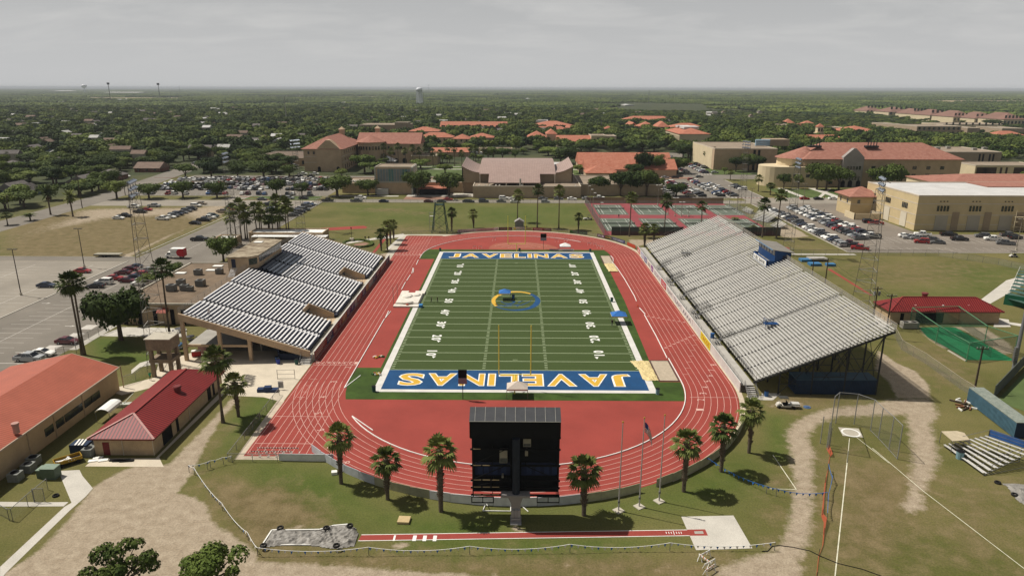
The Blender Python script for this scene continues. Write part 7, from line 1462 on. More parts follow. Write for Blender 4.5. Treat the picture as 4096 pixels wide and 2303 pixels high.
def bld(label,x0,x1,y0,y1,h,roof='flat',rise=3,wallm=None,roofm=None,wins=(),side=None,sw=(),name='campus_building',ov=.6,lm=None,bands=(),z0=0,hipd=None,cat='building'):
 wallm=wallm or CTAN;S=thing(name,label,cat,((x0+x1)/2,(y0+y1)/2,0));LM.append((lm,(x0+x1)/2,(y0+y1)/2,h))if lm else None
 HOUSE_PTS.append(((x0+x1)/2,(y0+y1)/2));EXC.append((x0-4,y0-9,x1+4,y1+3));w=MB();w.b(x0,x1,y0,y1,z0,h);w.build('wall',wallm,S)
 X0,X1,Y0,Y1=x0-ov,x1+ov,y0-ov,y1+ov;r=MB();xm,ym=(x0+x1)/2,(y0+y1)/2
 if roof=='flat':r.b(x0+.3,x1-.3,y0+.3,y1-.3,h,h+.06);r.build('roof',roofm or FLATR,S);p=MB();p.b(x0-.08,x1+.08,y0-.08,y0+.3,h,h+.45);p.b(x0-.08,x1+.08,y1-.3,y1+.08,h,h+.45);p.b(x0-.08,x0+.3,y0+.3,y1-.3,h,h+.45);p.b(x1-.3,x1+.08,y0+.3,y1-.3,h,h+.45);p.build('parapet',TRIM if h>5 else wallm,S)
 else:
  alongx=(x1-x0)>=(y1-y0)
  if roof in('hipy','gabley'):alongx=False
  d=0 if roof.startswith('gable')else(hipd or min(X1-X0,Y1-Y0)*.5);zr=h+rise
  if alongx:A,B=(X0+d,ym,zr),(X1-d,ym,zr);r.poly((X0,Y0,h),(X1,Y0,h),B,A);r.poly((X1,Y1,h),(X0,Y1,h),A,B);r.poly((X1,Y0,h),(X1,Y1,h),B);r.poly((X0,Y1,h),(X0,Y0,h),A)
  else:A,B=(xm,Y0+d,zr),(xm,Y1-d,zr);r.poly((X0,Y0,h),(X1,Y0,h),A);r.poly((X1,Y1,h),(X0,Y1,h),B);r.poly((X1,Y0,h),(X1,Y1,h),B,A);r.poly((X0,Y1,h),(X0,Y0,h),A,B)
  r.b(X0,X1,Y0,Y1,h-.25,h-.01);r.build('roof',roofm or TILE,S)
 for z in bands:q=MB();q.b(x0-.06,x1+.06,y0-.06,y1+.06,z,z+.3);q.build('band',TRIM,S)
 for(n,zb,ww,hh,*rest)in wins:
  a,b_=rest if rest else(x0,x1)
  for i in range(n):xc=a+(b_-a)*(i+.5)/n;q=MB();q.b(xc-ww/2,xc+ww/2,y0-.09,y0-.02,zb,zb+hh);q.build('window',GLASS,S)
 if side:
  xs=x1 if side>0 else x0
  for(n,zb,ww,hh,*rest)in sw:
   a,b_=rest if rest else(y0,y1)
   for i in range(n):yc=a+(b_-a)*(i+.5)/n;q=MB();q.b(min(xs,xs+.08*side),max(xs,xs+.08*side),yc-ww/2,yc+ww/2,zb,zb+hh);q.build('window',GLASS,S)
 return S
def bx(label,c,xl,xr,yt,yb,depth,**k):
 y0=G(c,(xl+xr)/2,yb).y;a,b_=GY(y0,c,xl,yb),GY(y0,c,xr,yb);t=GY(y0,c,(xl+xr)/2,yt).z;return bld(label,a.x,b_.x,y0,y0+depth,max(2.6,t),**k),(a.x,b_.x,y0,t)
S=bld('large pale yellow gymnasium with a white flat roof at the right',153.6,246,95.5,136,13.2,roofm=WHR,wallm=mat('gym_cream',(.55,.44,.25),.85,.07,.2,fine=.1),name='gymnasium',lm='the pale yellow gym',bands=(10.2,5.9,2.2),wins=(),side=-1)
GR=mat('gym_shade_tint',(.33,.25,.165),.85,.08,.3)  # brown that paints the shade beside the gym piers
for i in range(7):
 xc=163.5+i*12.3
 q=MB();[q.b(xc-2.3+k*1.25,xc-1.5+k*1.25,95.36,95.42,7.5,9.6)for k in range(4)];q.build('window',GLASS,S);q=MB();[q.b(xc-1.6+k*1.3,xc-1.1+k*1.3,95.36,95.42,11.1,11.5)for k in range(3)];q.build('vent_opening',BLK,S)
 q=MB();q.b(xc-2.4,xc+2.4,95.32,95.4,.2,5.8);q.build('panel',mat('gym_panel_shaded',(.40,.36,.29),.85,.06,.3),S);q=MB();q.b(xc+3.9,xc+6.6,95.34,95.4,.2,7.2);q.build('pier_shade',GR,S)  # front panels get a shaded colour; brown strip paints shade beside each pier
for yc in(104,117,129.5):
 q=MB();[q.b(153.45,153.52,yc-1.8+k*1.1,yc-1.1+k*1.1,7.5,9.6)for k in range(4)];q.build('window',GLASS,S);q=MB();q.b(153.42,153.5,yc-2.2,yc+2.2,.2,5.8);q.build('panel',mat('gym_panel_lit',(.60,.54,.42),.85,.05,.3),S)  # lit copy of the front panels, sunlight put into its colour
q=MB()
for k in range(3):z=1.9+k*1.9;q.b(190,197.5,92.6,94.0,z,z+.1);q.bar((190 if k%2 else 197,93.3,z),(197 if k%2 else 190,93.3,z-1.9),.3,.12)
[q.bar((x,92.7,0),(x,92.7,8.2),.2)for x in(190,193.5,197.5)];rail(q,[(190,92.7,6.7),(197.5,92.7,6.7)],1.1,.04);q.build('fire_stair',mat('stair_cream',(.48,.40,.26),.7,.1,1),S)
r=MB();r.b(196,240,121,136.2,13.35,13.6);r.build('raised_roof',TILE2,S)
bld('reddish hipped roof wing behind the pale yellow gymnasium',190,262,138,172,11.8,'hip',3.2,CCREAM,TILE2)
S=bld('eight-sided tan pavilion with a low red tile roof at the left end of the gym',143.5,157,128,141,8.3,'hip',3.4,mat('gym_cream2',(.52,.41,.23),.85,.07,.2),TILE2,ov=1.2,wins=((2,5.2,1.2,1.6),),side=-1,sw=((2,5.2,1.2,1.8),),bands=(4.8,),lm='the pavilion beside the gym')
q=MB();q.b(141,152,118,118.3,0,2.6);q.b(141,141.3,118,127,0,2.6);q.b(151.7,152,118,127,0,2.6);tag(q.build('yard_wall',CCREAM,at=(146,122,0)),'cream walled bin yard in front of the pavilion beside the gym','wall')
S,v=bx('three-storey tan hall with a big red tile roof and central stone gable','F1',600,2413,225,545,30,roof='hip',rise=8,wallm=CTAN,roofm=TILE2,wins=(),lm='the big red-roofed hall',ov=1.2);x0,x1,y0,h=v;x1=243;S_=S
for n_,zb in((12,9.6),(12,5.4),(12,1.4)):
 for i in range(n_):xc=152+i*7.6;q=MB();q.b(xc-1.1,xc+1.1,y0-.12,y0-.04,zb,zb+1.8);q.build('window',GLASS,S)
gx_=GY(y0-1.2,'F1',1060,400).x;gx2=GY(y0-1.2,'F1',1300,400).x;q=MB();q.prism([(gx_,y0-2),(gx2,y0-2),(gx2,y0+3),(gx_,y0+3)],0,h+1.2);gm_=(gx_+gx2)/2
q.hexa([(gx_,y0-2,h+1.2),(gx2,y0-2,h+1.2),(gx2,y0+1,h+1.2),(gx_,y0+1,h+1.2),(gm_-.6,y0-2,h+6),(gm_+.6,y0-2,h+6),(gm_+.6,y0+1,h+6),(gm_-.6,y0+1,h+6)]);q.build('stone_gable',mat('grey_stone',(.30,.27,.25),.9,.1,.4,fine=.2),S)
q=MB();[q.b(gm_-3.2+k*1.6,gm_-2.0+k*1.6,y0-2.1,y0-2.03,zb,zb+1.9)for zb in(9.6,3.9)for k in range(5)];q.build('gable_window',GLASS,S)
for dx in(-4.5,-.5,4):q=MB();q.b(gm_+dx-1.2,gm_+dx+1.2,y0-2.1,y0-2.02,0,2.6);q.cyl((gm_+dx,y0-2.1,2.6),(gm_+dx,y0-2.02,2.6),1.2,n=16);q.build('arch',BLK,S)
for dx in(-18,14):q=MB();q.box((gm_+dx,y0+9,h+6.2),(7,3,1.0));[q.cyl((gm_+dx-2+k*1.6,y0+9,h+6),(gm_+dx-2+k*1.6,y0+9,h+9.4),.25)for k in range(4)];q.build('roof_flues',DSTEEL,S)
arc_=[(148+11*cos(a),y0+8+10*sin(a))for a in np.linspace(pi*.5,pi*1.5,14)]
q=MB();q.prism([(150,y0-2),(172,y0-2),(172,y0+18),(150,y0+18)]+arc_,0,h*.72);tag(q.build('hall_annexe',CCREAM,at=(150,y0,0)),'round-ended two-storey cream wing at the left end of the big red-roofed hall','building')
q=MB();[q.b(140+k*7-1,140+k*7+1,y0-2.1,y0-2.02,zb,zb+1.7)for k in range(2,5)for zb in(5.2,)];tag(q.build('window_strip',GLASS),'square dark windows on the round-ended cream wing','window')
q=MB();c_=(160,y0+13);ring_=[(c_[0]+11*cos(a),c_[1]+11*sin(a))for a in np.linspace(0,2*pi,20,endpoint=False)];q.prism(ring_,0,h-.2);
q.mi=1;[q.poly((*Vector(c_).lerp(Vector(ring_[i]),1.12),h-.2),(*Vector(c_).lerp(Vector(ring_[(i+1)%20]),1.12),h-.2),(c_[0]+4,c_[1],h+6))for i in range(20)];q.build('rotunda',[CCREAM,TILE2],S_)
S,v=bx('tan windowless block with dark vertical slots behind the big red-roofed hall','F3',640,1245,440,585,45,wallm=CDARK,lm='the slotted tan block')
for fx in(.10,.24,.73,.87):xs=v[0]+(v[1]-v[0])*fx;q=MB();[q.b(xs-2+k*2.4,xs-.8+k*2.4,v[2]-.12,v[2]-.04,1,v[3]-1)for k in range(2)];q.build('slot_window',BLK,S)
q=MB();[q.box((v[0]+8+k*11,v[2]+18+(k%3)*6,v[3]+.9),(3,2.4,1.6))for k in range(5)];q.build('rooftop_unit',CONC2,S)
q=MB();q.hexa([(v[0]-.06,v[2]+0,0),(v[0]-.02,v[2],0),(v[0]-.02,v[2]+45,0),(v[0]-.06,v[2]+45,0),(v[0]-.06,v[2],v[3]),(v[0]-.02,v[2],v[3]),(v[0]-.02,v[2]+45,v[3]),(v[0]-.06,v[2]+45,v[3])]);q.build('painted_lit_wall',CCREAM,S)  # thin cream sheet paints sunlight over the brown west wall
S,v=bx('tan office block with dark glazed corner bays at the right edge behind the gym','F2',1040,1600,50,178,22,wallm=CCREAM,lm='the block with glazed bays');[(lambda q,xs:(q.b(xs,xs+w_,v[2]-.12,v[2]-.03,.4,v[3]-.8),q.build('glazed_bay',mat('bay_glass',(.05,.03,.025),.2,.2,.5),S)))(MB(),v[0]+(v[1]-v[0])*f_)for f_,w_ in((.02,6),(.13,6),(.28,1.2),(.36,1.2),(.44,1.2),(.56,7))]
S,v=bx('tan box building with a silver water-chiller on its roof, right of centre','K1',1005,1460,395,545,60,wallm=CTAN,lm='the tan box building');q=MB();[q.cyl((v[0]+34,v[2]+22,v[3]+1.2+k*1.5),(v[0]+44,v[2]+22,v[3]+1.2+k*1.5),.75,n=10)for k in range(3)];q.build('chiller_tank',mat('tank_blue',(.30,.42,.52),.4,.1,1),S);q=MB();q.b(v[0]+44,v[0]+60,v[2]+28,v[2]+40,v[3],v[3]+4.5);q.build('plant_room',CDARK,S)
q=MB();q.b(v[0]-.1,v[0],v[2]+5,v[2]+60,0,v[3]);q.build('painted_lit_end_wall',CCREAM,S);q=MB();[q.b(v[0]+d,v[0]+d+1.6,v[2]-.12,v[2]-.03,0,v[3]-.5)for d in(26,29)];q.build('slot_window',BLK,S)  # cream sheet on the left end paints that wall as sunlit
WV=ribbed('wave_roof',(.34,.245,.21),(.25,.175,.15),'X',.9,.25,amt=.6);BR_=mat('arena_brick',(.36,.28,.19),.9,.08,.6,fine=.25)
S=bld('brown arena with a curved wave roof and upswept wings beyond the practice field',-22,31.6,174.4,236,5.6,wallm=BR_,name='arena',lm='the wave-roofed arena',bands=());q=MB()
def vz(t):return(178+40*t,7.2+7.6*sin(t*pi/2)**.9)
NV=12
for i in range(NV):
 (ya,za),(yb_,zb_)=vz(i/NV),vz((i+1)/NV);a,b_=(-14.5,11.5)if i<3 else(-19.6,19.6);q.hexa([(a,ya,za-.35),(b_,ya,za-.35),(b_,yb_,zb_-.35),(a,yb_,zb_-.35),(a,ya,za),(b_,ya,za),(b_,yb_,zb_),(a,yb_,zb_)])
for i in range(5):ya,yb_=218+i*4,222+i*4;za,zb_=14.8-.05*i*i,14.8-.05*(i+1)**2;q.hexa([(-19.6,ya,za-.35),(19.6,ya,za-.35),(19.6,yb_,zb_-.35),(-19.6,yb_,zb_-.35),(-19.6,ya,za),(19.6,ya,za),(19.6,yb_,zb_),(-19.6,yb_,zb_)])
q.build('wave_roof',WV,S);q=MB();q.b(-19,19,191,236,5.6,10.2);q.build('upper_wall',BR_,S)
for x,y,t in((-14.2,178.3,6.9),(-5.5,178.3,6.9),(2.8,178.3,6.9),(11.2,178.3,6.9),(-19.2,187.5,10.3),(19.2,187.5,10.3)):q=MB();q.b(x-.25,x+.25,y,y+.5,5.6,t);q.build('column',TRIM,S)
for s in(-1,1):
 q,wq=MB(),MB();n=7
 for i in range(n):
  u0,u1=i/n,(i+1)/n;X=lambda u:s*(19.6+9*u);Z=lambda u:10.6+3.3*u**1.7;q.hexa([(X(u0),189,Z(u0)),(X(u1),189,Z(u1)),(X(u1),226,Z(u1)+1.2*u1),(X(u0),226,Z(u0)+1.2*u0),(X(u0),189,Z(u0)+.35),(X(u1),189,Z(u1)+.35),(X(u1),226,Z(u1)+.35+1.2*u1),(X(u0),226,Z(u0)+.35+1.2*u0)])
  wq.hexa([(X(u0),190,5.6),(X(u1),190,5.6),(X(u1),190.5,5.6),(X(u0),190.5,5.6),(X(u0),190,Z(u0)),(X(u1),190,Z(u1)),(X(u1),190.5,Z(u1)),(X(u0),190.5,Z(u0))])
 wq.b(min(s*28,s*28.5),max(s*28,s*28.5),190,226,0,13);q.build('wing_roof',WV,S);wq.build('wing_wall',BR_,S)
r9=random.Random(8)
for k in range(9):q=MB();x,y=r9.uniform(-20,29),r9.uniform(175.5,177);q.cyl((x,y,5.6),(x,y,6.3),.35,n=10);q.build('roof_ventilator',M_WHITE,S)
q=MB();q.cyl((1.5,176,5.6),(1.5,176,9.5),.45,n=12);q.build('flue',CONC2,S)
bld('flat brown brick annexe right of the wave-roofed arena behind the big dark trees',31.8,74,184,222,5.4,wallm=BR_);bld('white flat roof with rooftop machinery behind the wave-roofed arena',-12,30,262,290,6,roofm=WHR,wallm=CCREAM)
S=bld('tan hall with a tall grey-blue glass front, left of the arena',-72.5,-54,186.5,202,13.6,wallm=CTAN,name='hall',lm='the glass-fronted hall');LMx=mat('grey_glass',(.19,.22,.23),.3,.1,.6)
for i in range(12):q=MB();xa=-71.6+i*1.42;q.b(xa,xa+1.25,186.38,186.46,6.6,12.9);q.build('glass_panel',mat('teal_glass',(.10,.19,.19),.3,.1,1)if i in(4,5,9,10)else LMx,S)
q=MB();q.b(-73,-54,186.2,186.5,5.9,6.5);q.b(-73,-72.4,185.6,186.6,0,13.8);q.b(-54.2,-53.4,185.0,202,0,13.8);q.build('stone_frame',mat('frame_stone',(.40,.39,.34),.8,.08,.6),S)
bld('low brown flat-roofed wing left of the glass-fronted hall',-91,-73,190,214,4.6,wallm=CTAN);bld('low flat-roofed wing between the glass-fronted hall and the arena',-53.2,-22.3,193,215,4.8,wallm=CTAN);q=MB();[q.b(a,a+11,y,y+.9,5.0,5.25)for a in(-88,-50)for y in(196,200)];tag(q.build('skylight_strip',M_WHITE),'white skylight strips on the low roofs beside the glass-fronted hall','skylight')
S=bld('entrance portico with a salmon roof between two dark trees',-50,-36,184,192.9,3.4,roof='gable',rise=.8,wallm=BLK,roofm=TILE,name='portico')
q=MB();q.b(-72,-66,184,186.3,0,3);tag(q.build('white_shed',mat('shed_white',(.50,.48,.44),.7,.1,1),at=(-69,185,0)),'small white lean-to at the foot of the glass-fronted hall','shed')
S=bld('three-storey tan hall with a brown-red hipped roof, left of centre',-139.3,-114.3,287,345,14.4,'hipy',7.2,CTAN,TILE2,name='hall',ov=1.3,lm='the left tan hall',bands=(9.4,5.6),side=1,sw=((7,11,1.3,1.8,292,332),(7,6.6,1.3,1.8,292,332),(7,1.2,1.6,2.8,292,332)),wins=((1,11,1.2,1.8,-137,-135),(1,11,1.2,1.8,-133.5,-131.5),(1,11,1.2,1.8,-130,-128),(1,11,.8,1.8,-124.5,-122.5),(1,11,1.2,1.8,-118,-116),(1,6.6,1.2,1.9,-130,-128),(1,6.6,.8,1.5,-124.5,-122.5),(1,6.6,1.2,1.9,-118,-116)))
q=MB();q.hexa([(-131,286,14),(-114.6,286,14),(-114.6,292,14),(-131,292,14),(-124,286,20),(-121.6,286,20),(-121.6,292,20),(-124,292,20)]);q.b(-131,-114.6,286,287,0,14);q.build('gable',CTAN,S);q=MB();[(q.b(x-1,x+1,285.85,285.95,0,2.2),q.cyl((x,285.85,2.2),(x,285.95,2.2),1,n=14))for x in(-129.4,-117)];q.build('arched_door',BLK,S)
for x,y in((-126,338),(-103,352)):q=MB();q.b(x-1.6,x+1.6,y-1.6,y+1.6,18,24);q.poly((x-2.2,y-2.2,24),(x+2.2,y-2.2,24),(x,y,26));q.poly((x+2.2,y-2.2,24),(x+2.2,y+2.2,24),(x,y,26));q.poly((x-2.2,y+2.2,24),(x-2.2,y-2.2,24),(x,y,26));q.build('chimney',CTAN,S)
S=bld('right wing of the left tan hall with arches at its foot',-114,-70,333,356,14.4,'gable',7,CTAN,TILE2,ov=1,lm='the arcaded wing',wins=((5,10.8,1.4,1.8),(6,6.4,1.9,1.8)),bands=(9.2,));q=MB();[(q.b(x-1.5,x+1.5,332.85,332.95,0,2.8),q.cyl((x,332.85,2.8),(x,332.95,2.8),1.5,n=16))for x in(-99,-93,-87,-81)];q.build('arch',BLK,S)
q=MB();rg_=[(-104+9.5*cos(a),331+9.5*sin(a))for a in np.linspace(0,2*pi,20,endpoint=False)];q.prism(rg_,0,16);q.mi=1;[q.poly((*Vector((-104,331)).lerp(Vector(rg_[i]),1.1),16),(*Vector((-104,331)).lerp(Vector(rg_[(i+1)%20]),1.1),16),(-104,331,20.5))for i in range(20)];q.mi=2;[q.box((-104+9.55*cos(a),331+9.55*sin(a),12),(.9,.9,2.4),a)for a in np.linspace(-2.4,-.8,8)];q.build('rotunda',[CTAN,TILE2,GLASS],S)
bld('low brown flat-roofed block left of the left tan hall',-186,-145,318,372,5.2,wallm=CTAN,roofm=mat('roof_brown',(.16,.12,.09),.95,.15,.2),lm='the low brown block',wins=((5,1.2,2.2,2.6),))
for a in(('tall blank tan auditorium behind the left tan hall','A2',1005,1470,485,590,40,dict(wallm=CDARK,lm='the blank auditorium')),('higher stage block of the blank auditorium','A2',1345,1470,462,600,20,dict(wallm=CDARK)),('tan building with an orange roof strip right of the blank auditorium','A2',1475,1760,545,640,26,dict(roof='hip',rise=4,wallm=CTAN2)),('long two-storey tan building with an orange roof behind the palm lawn','A2',1575,1900,602,690,18,dict(roof='hip',rise=4,wallm=CTAN2,lm='the long tan building',wins=((6,5.5,1.3,2),))),('projecting tan wing with small dormers behind the palm lawn','A2',1905,2060,618,705,22,dict(roof='hip',rise=3.6,wallm=CTAN2,wins=((3,5.5,1.3,2),))),('right end of the two-storey tan range behind the palm lawn','A2',2062,2290,605,688,20,dict(roof='hip',rise=3.6,wallm=CDARK)),('long building with a bright orange roof at the back of the campus','A2',1780,2420,503,560,24,dict(roof='gable',rise=6,wallm=CTAN2,lm='the long orange roof',wins=((11,4,4.5,5),))),('red roof of a low building beside the palm lawn','A2',1690,2050,745,790,26,dict(roof='gable',rise=2.5,wallm=CTAN)),('low brick range with a flat roof by the palm lawn','A2',2150,2471,715,760,12,dict(wallm=CTAN2)),('tan end block by the palms below the arcaded wing','A2',1500,1745,785,870,22,dict(wallm=CTAN)),('red house roof seen left of the left tan hall','A2',520,640,640,665,14,dict(roof='hip',rise=5,wallm=CTAN2)),('wide orange hipped building with a silver dome at the back of the campus','A3',155,635,510,550,60,dict(roof='hip',rise=7,hipd=26,wallm=CTAN,lm='the silver dome',wins=((14,2,2,2.4),))),('orange-roofed wing in front of the silver dome','A3',180,570,550,580,22,dict(roof='hip',rise=6,wallm=CTAN)),('orange-roofed tan block left in the middle campus row','A3',150,330,600,680,24,dict(roof='hip',rise=5,wallm=CTAN,wins=((4,1.5,1.5,2),))),('square tan tower block with a small orange cap','A3',332,430,570,670,24,dict(roof='hip',rise=4,wallm=CTAN2)),('tan range with a long orange lean-to roof in the middle campus row','A3',436,760,642,690,24,dict(roof='gable',rise=5,wallm=CTAN2,lm='the middle campus row')),('buff block with one arched window in the middle campus row','A3',762,905,590,690,26,dict(wallm=CTAN2,wins=((1,3,3,5),))),('buff block at the right end of the middle campus row','A3',905,1005,595,685,26,dict(wallm=CTAN2)),('dormitory with a long orange roof at the top right of the campus','A3',1085,1560,432,470,30,dict(roof='hip',rise=5,wallm=CTAN2,lm='the top orange dormitory',wins=((14,3,2,3),))),('orange-roofed lodge wing set at an angle','A3',1130,1215,498,545,40,dict(roof='gabley',rise=5,wallm=CTAN2)),('dormitory range with an orange roof and small dark windows','A3',1215,1400,505,560,30,dict(roof='hip',rise=6,wallm=CTAN2,wins=((6,5,2,3),))),('dormitory range next to the first one, slightly lower','A3',1400,1515,502,575,30,dict(roof='hip',rise=6,wallm=CTAN2,wins=((3,5,2,3),))),('right half of the orange dormitory range with the longest roof','A3',1520,1885,512,570,34,dict(roof='hip',rise=5,wallm=CTAN2)),('small orange roof low among the trees beyond the campus, right of centre','A3',2105,2175,475,500,18,dict(roof='hip',rise=4.5,wallm=CTAN)),('low orange roofs right of the silver dome','A3',860,1010,545,575,20,dict(roof='hip',rise=6,wallm=CTAN)),('long orange roof in front of the bell tower','A4',165,840,648,680,30,dict(roof='hip',rise=6,wallm=CTAN2,lm='the bell tower')),('orange hipped roof at the left of the bell tower','A4',20,165,640,668,26,dict(roof='hip',rise=4.5,wallm=CTAN2)),('tan block with an orange hipped roof right of the bell tower','A4',740,1070,545,610,40,dict(roof='hip',rise=5,wallm=CTAN,wins=((5,2,2,3),))),('cream wing left of the orange hipped block','A4',610,735,512,585,30,dict(wallm=CCREAM)),('cream house with two orange roofs left of the bell tower','A4',75,255,490,550,40,dict(wallm=CCREAM)),('small orange roof left of the bell tower','A4',150,270,475,500,20,dict(roof='hip',rise=7,wallm=CTAN)),('orange roof fragment above the trees near the bell tower','A4',335,455,475,500,16,dict(roof='hip',rise=4.5,wallm=CTAN)),('orange roof fragment just left of the bell tower foot','A4',255,370,525,545,20,dict(roof='hip',rise=7,wallm=CTAN))):
 lb,c,xl,xr,yt,yb_,dp,kw=a;bx(lb,c,xl,xr,yt,yb_,dp,**kw)
b=G('A4',482,640);S=thing('bell_tower','cream bell tower with arched openings and an orange cap','tower',tuple(b));LM.append(('the bell tower',b.x,b.y,20));k_=(b-CAMP).length/CP[6]*.4144;w_=60*k_;q=MB();ht=HT(b,'A4',480,500);q.b(b.x-w_*.6,b.x+w_*.6,b.y-w_*.6,b.y+w_*.6,0,ht*.62);q.b(b.x-w_*.4,b.x+w_*.4,b.y-w_*.4,b.y+w_*.4,ht*.62,ht);q.build('shaft',CCREAM,S);q=MB();q.hexa([(b.x+sx*w_*.5,b.y+sy*w_*.5,ht)for sx,sy in((-1,-1),(1,-1),(1,1),(-1,1))]+[(b.x+sx*.3,b.y+sy*.3,ht+w_*.45)for sx,sy in((-1,-1),(1,-1),(1,1),(-1,1))]);q.build('cap',TILE,S);q=MB();[q.b(b.x+d*w_-w_*.1,b.x+d*w_+w_*.1,b.y-w_*.42,b.y-w_*.405,ht*.68,ht*.9)for d in(-.2,.2)];q.build('arch',BLK,S)
for a in((40,100,286,312,5.2,6.5,'front orange gable ridge of the sprawling tiled building right of the arena'),(42,98,262,284,4.6,5.4,'middle orange roof of the sprawling tiled building right of the arena')):bld(a[6],a[0],a[1],a[2],a[3],a[4],'gable',a[5],CTAN,TILE,lm='the orange tiled building' if a[2]==286 else None)
bld('small hipped orange porch wing at the left front of the tiled building',41,60,246,260,4.2,'hip',3.8,CTAN,TILE,wins=((3,1,1.6,2),));bld('tan right wing of the tiled building behind trees',78,103,282-2,285,4.5,wallm=CTAN)if False else None
S=bld('cream building with vertical ribs and stepped orange roof beside the campus street',148,176,482,545,12.5,'hipy',4.5,CCREAM,TILE,side=-1,sw=((14,2.5,1.6,8),),lm='the ribbed cream building');q=MB();q.b(156,170,500,520,16,18);q.b(156,168,528,538,16,17.6);q.build('rooftop_plant',WHR,S)
fr9=random.Random(31)
for i,(xl,xr,yt,yb_)in enumerate(((945,1110,350,385),(1160,1390,358,405),(1390,1550,378,425),(1555,1780,390,450),(1780,1990,405,468),(1985,2250,420,480),(2262,2471,430,500))):
 bx('pale apartment block with a brown roof, %s of the far right line'%('leftmost','second','third','fourth','fifth','sixth','last')[i],'A4',xl,xr,yt,yb_,60,roof='hip',rise=9,wallm=CCREAM,roofm=mat('apt_roof',(.20,.115,.09),.9,.1,.05),wins=((5,4,4,5),(5,14,4,5))if i<4 else((6,4,3,4),(6,12,3,4)),lm='the far apartment line' if i in(0,4)else None)
for i,(xl,xr,yt,yb_)in enumerate(((1170,1290,478,530),(1295,1420,490,545),(1425,1850,500,600),(1680,2250,480,545),(1912,2030,515,605),(2250,2471,520,580))):bx('flat-roofed tan dormitory block, %s on the right'%('leftmost','second','long third','long cream fourth','narrow fifth','rightmost')[i],'A4',xl,xr,yt,yb_,50,wallm=CDARK if i not in(3,)else CCREAM,roofm=FLATR,wins=((9,3,2.5,3),(9,8,2.5,3))if i in(2,3)else(),lm='the flat tan dormitories' if i in(2,4)else None)
bx('low building with an orange tiled edge at the right margin','A4',2195,2471,580,610,20,wallm=CTAN2,roof='hip',rise=4)
b=G('A2',1580,292);S=thing('water_tower','white water tower on six legs on the skyline left of centre','water tower',tuple(b));LM.append(('the water tower',b.x,b.y,40));WT=mat('tower_white',(.62,.64,.68),.4,.05,.01);k_=(b-CAMP).length/CP[6]*.4144;R=31*k_;zt=HT(b,'A2',1572,122);zb_=HT(b,'A2',1572,166);q=MB();q.ell((b.x,b.y,(zt+zb_)/2),(R,R,(zt-zb_)*.55),20,12);q.build('tank',WT,S,smooth=True)
for i in range(6):a=i*pi/3;q=MB();q.cyl((b.x+R*.95*cos(a),b.y+R*.95*sin(a),0),(b.x+R*.85*cos(a),b.y+R*.85*sin(a),(zt+zb_)/2-3),2.2*k_*1.6,n=6);q.build('leg',WT,S)
q=MB();q.cyl((b.x,b.y,0),(b.x,b.y,zb_),2.6*k_*1.6,n=8);q.build('riser',WT,S)
b=G('A1',820,172);S=thing('water_tower','far small white water tower near the left end of the horizon','water tower',tuple(b));k_=(b-CAMP).length/CP[6]*.4144;q=MB();zt=HT(b,'A1',815,92);q.ell((b.x,b.y,zt-14*k_),(21*k_,21*k_,14*k_),16,10);q.build('tank',WT,S,smooth=True);q=MB();q.cyl((b.x,b.y,0),(b.x,b.y,zt-14*k_),4*k_,n=8);q.build('stem',WT,S)
for i,(c,x,y,yt,w_)in enumerate((('A1',1068,250,75,3),('A1',1545,240,80,3),('A1',1745,240,100,1),('A2',295,460,215,5),('A2',1670,180,92,1.5),('A3',1318,280,145,2),('A3',858,560,430,3),('A3',822,560,440,3),('A3',1305,735,585,2),('A3',2,490,370,1.5))):
 b=G(c,x,y);k_=(b-CAMP).length/CP[6]*.4144;h=HT(b,c,x,yt);S=thing('radio_mast',['first lattice stadium mast on the left horizon','second lattice stadium mast on the left horizon, topped with lamps','thin radio mast right of the two stadium masts','pale tall mast left of the left tan hall','thin mast right of the water tower','slim mast over the woods right of centre','right one of two dark poles behind the middle campus row','left one of two dark poles behind the middle campus row','slim pole behind the tiled building','slim mast above the long orange roof'][i],'mast',(b.x,b.y,0));q=MB();q.cyl((b.x,b.y,0),(b.x,b.y,h),w_*k_*.9,w_*k_*.7,n=5);q.build('mast',mat('mast_dark',(.10,.10,.10),.7,.1,.1)if i!=3 else CONC2,S)
 if i<2:q=MB();q.box((b.x,b.y,h-8*k_),(20*k_,2,16*k_));q.build('lamp_panel',DSTEEL,S)
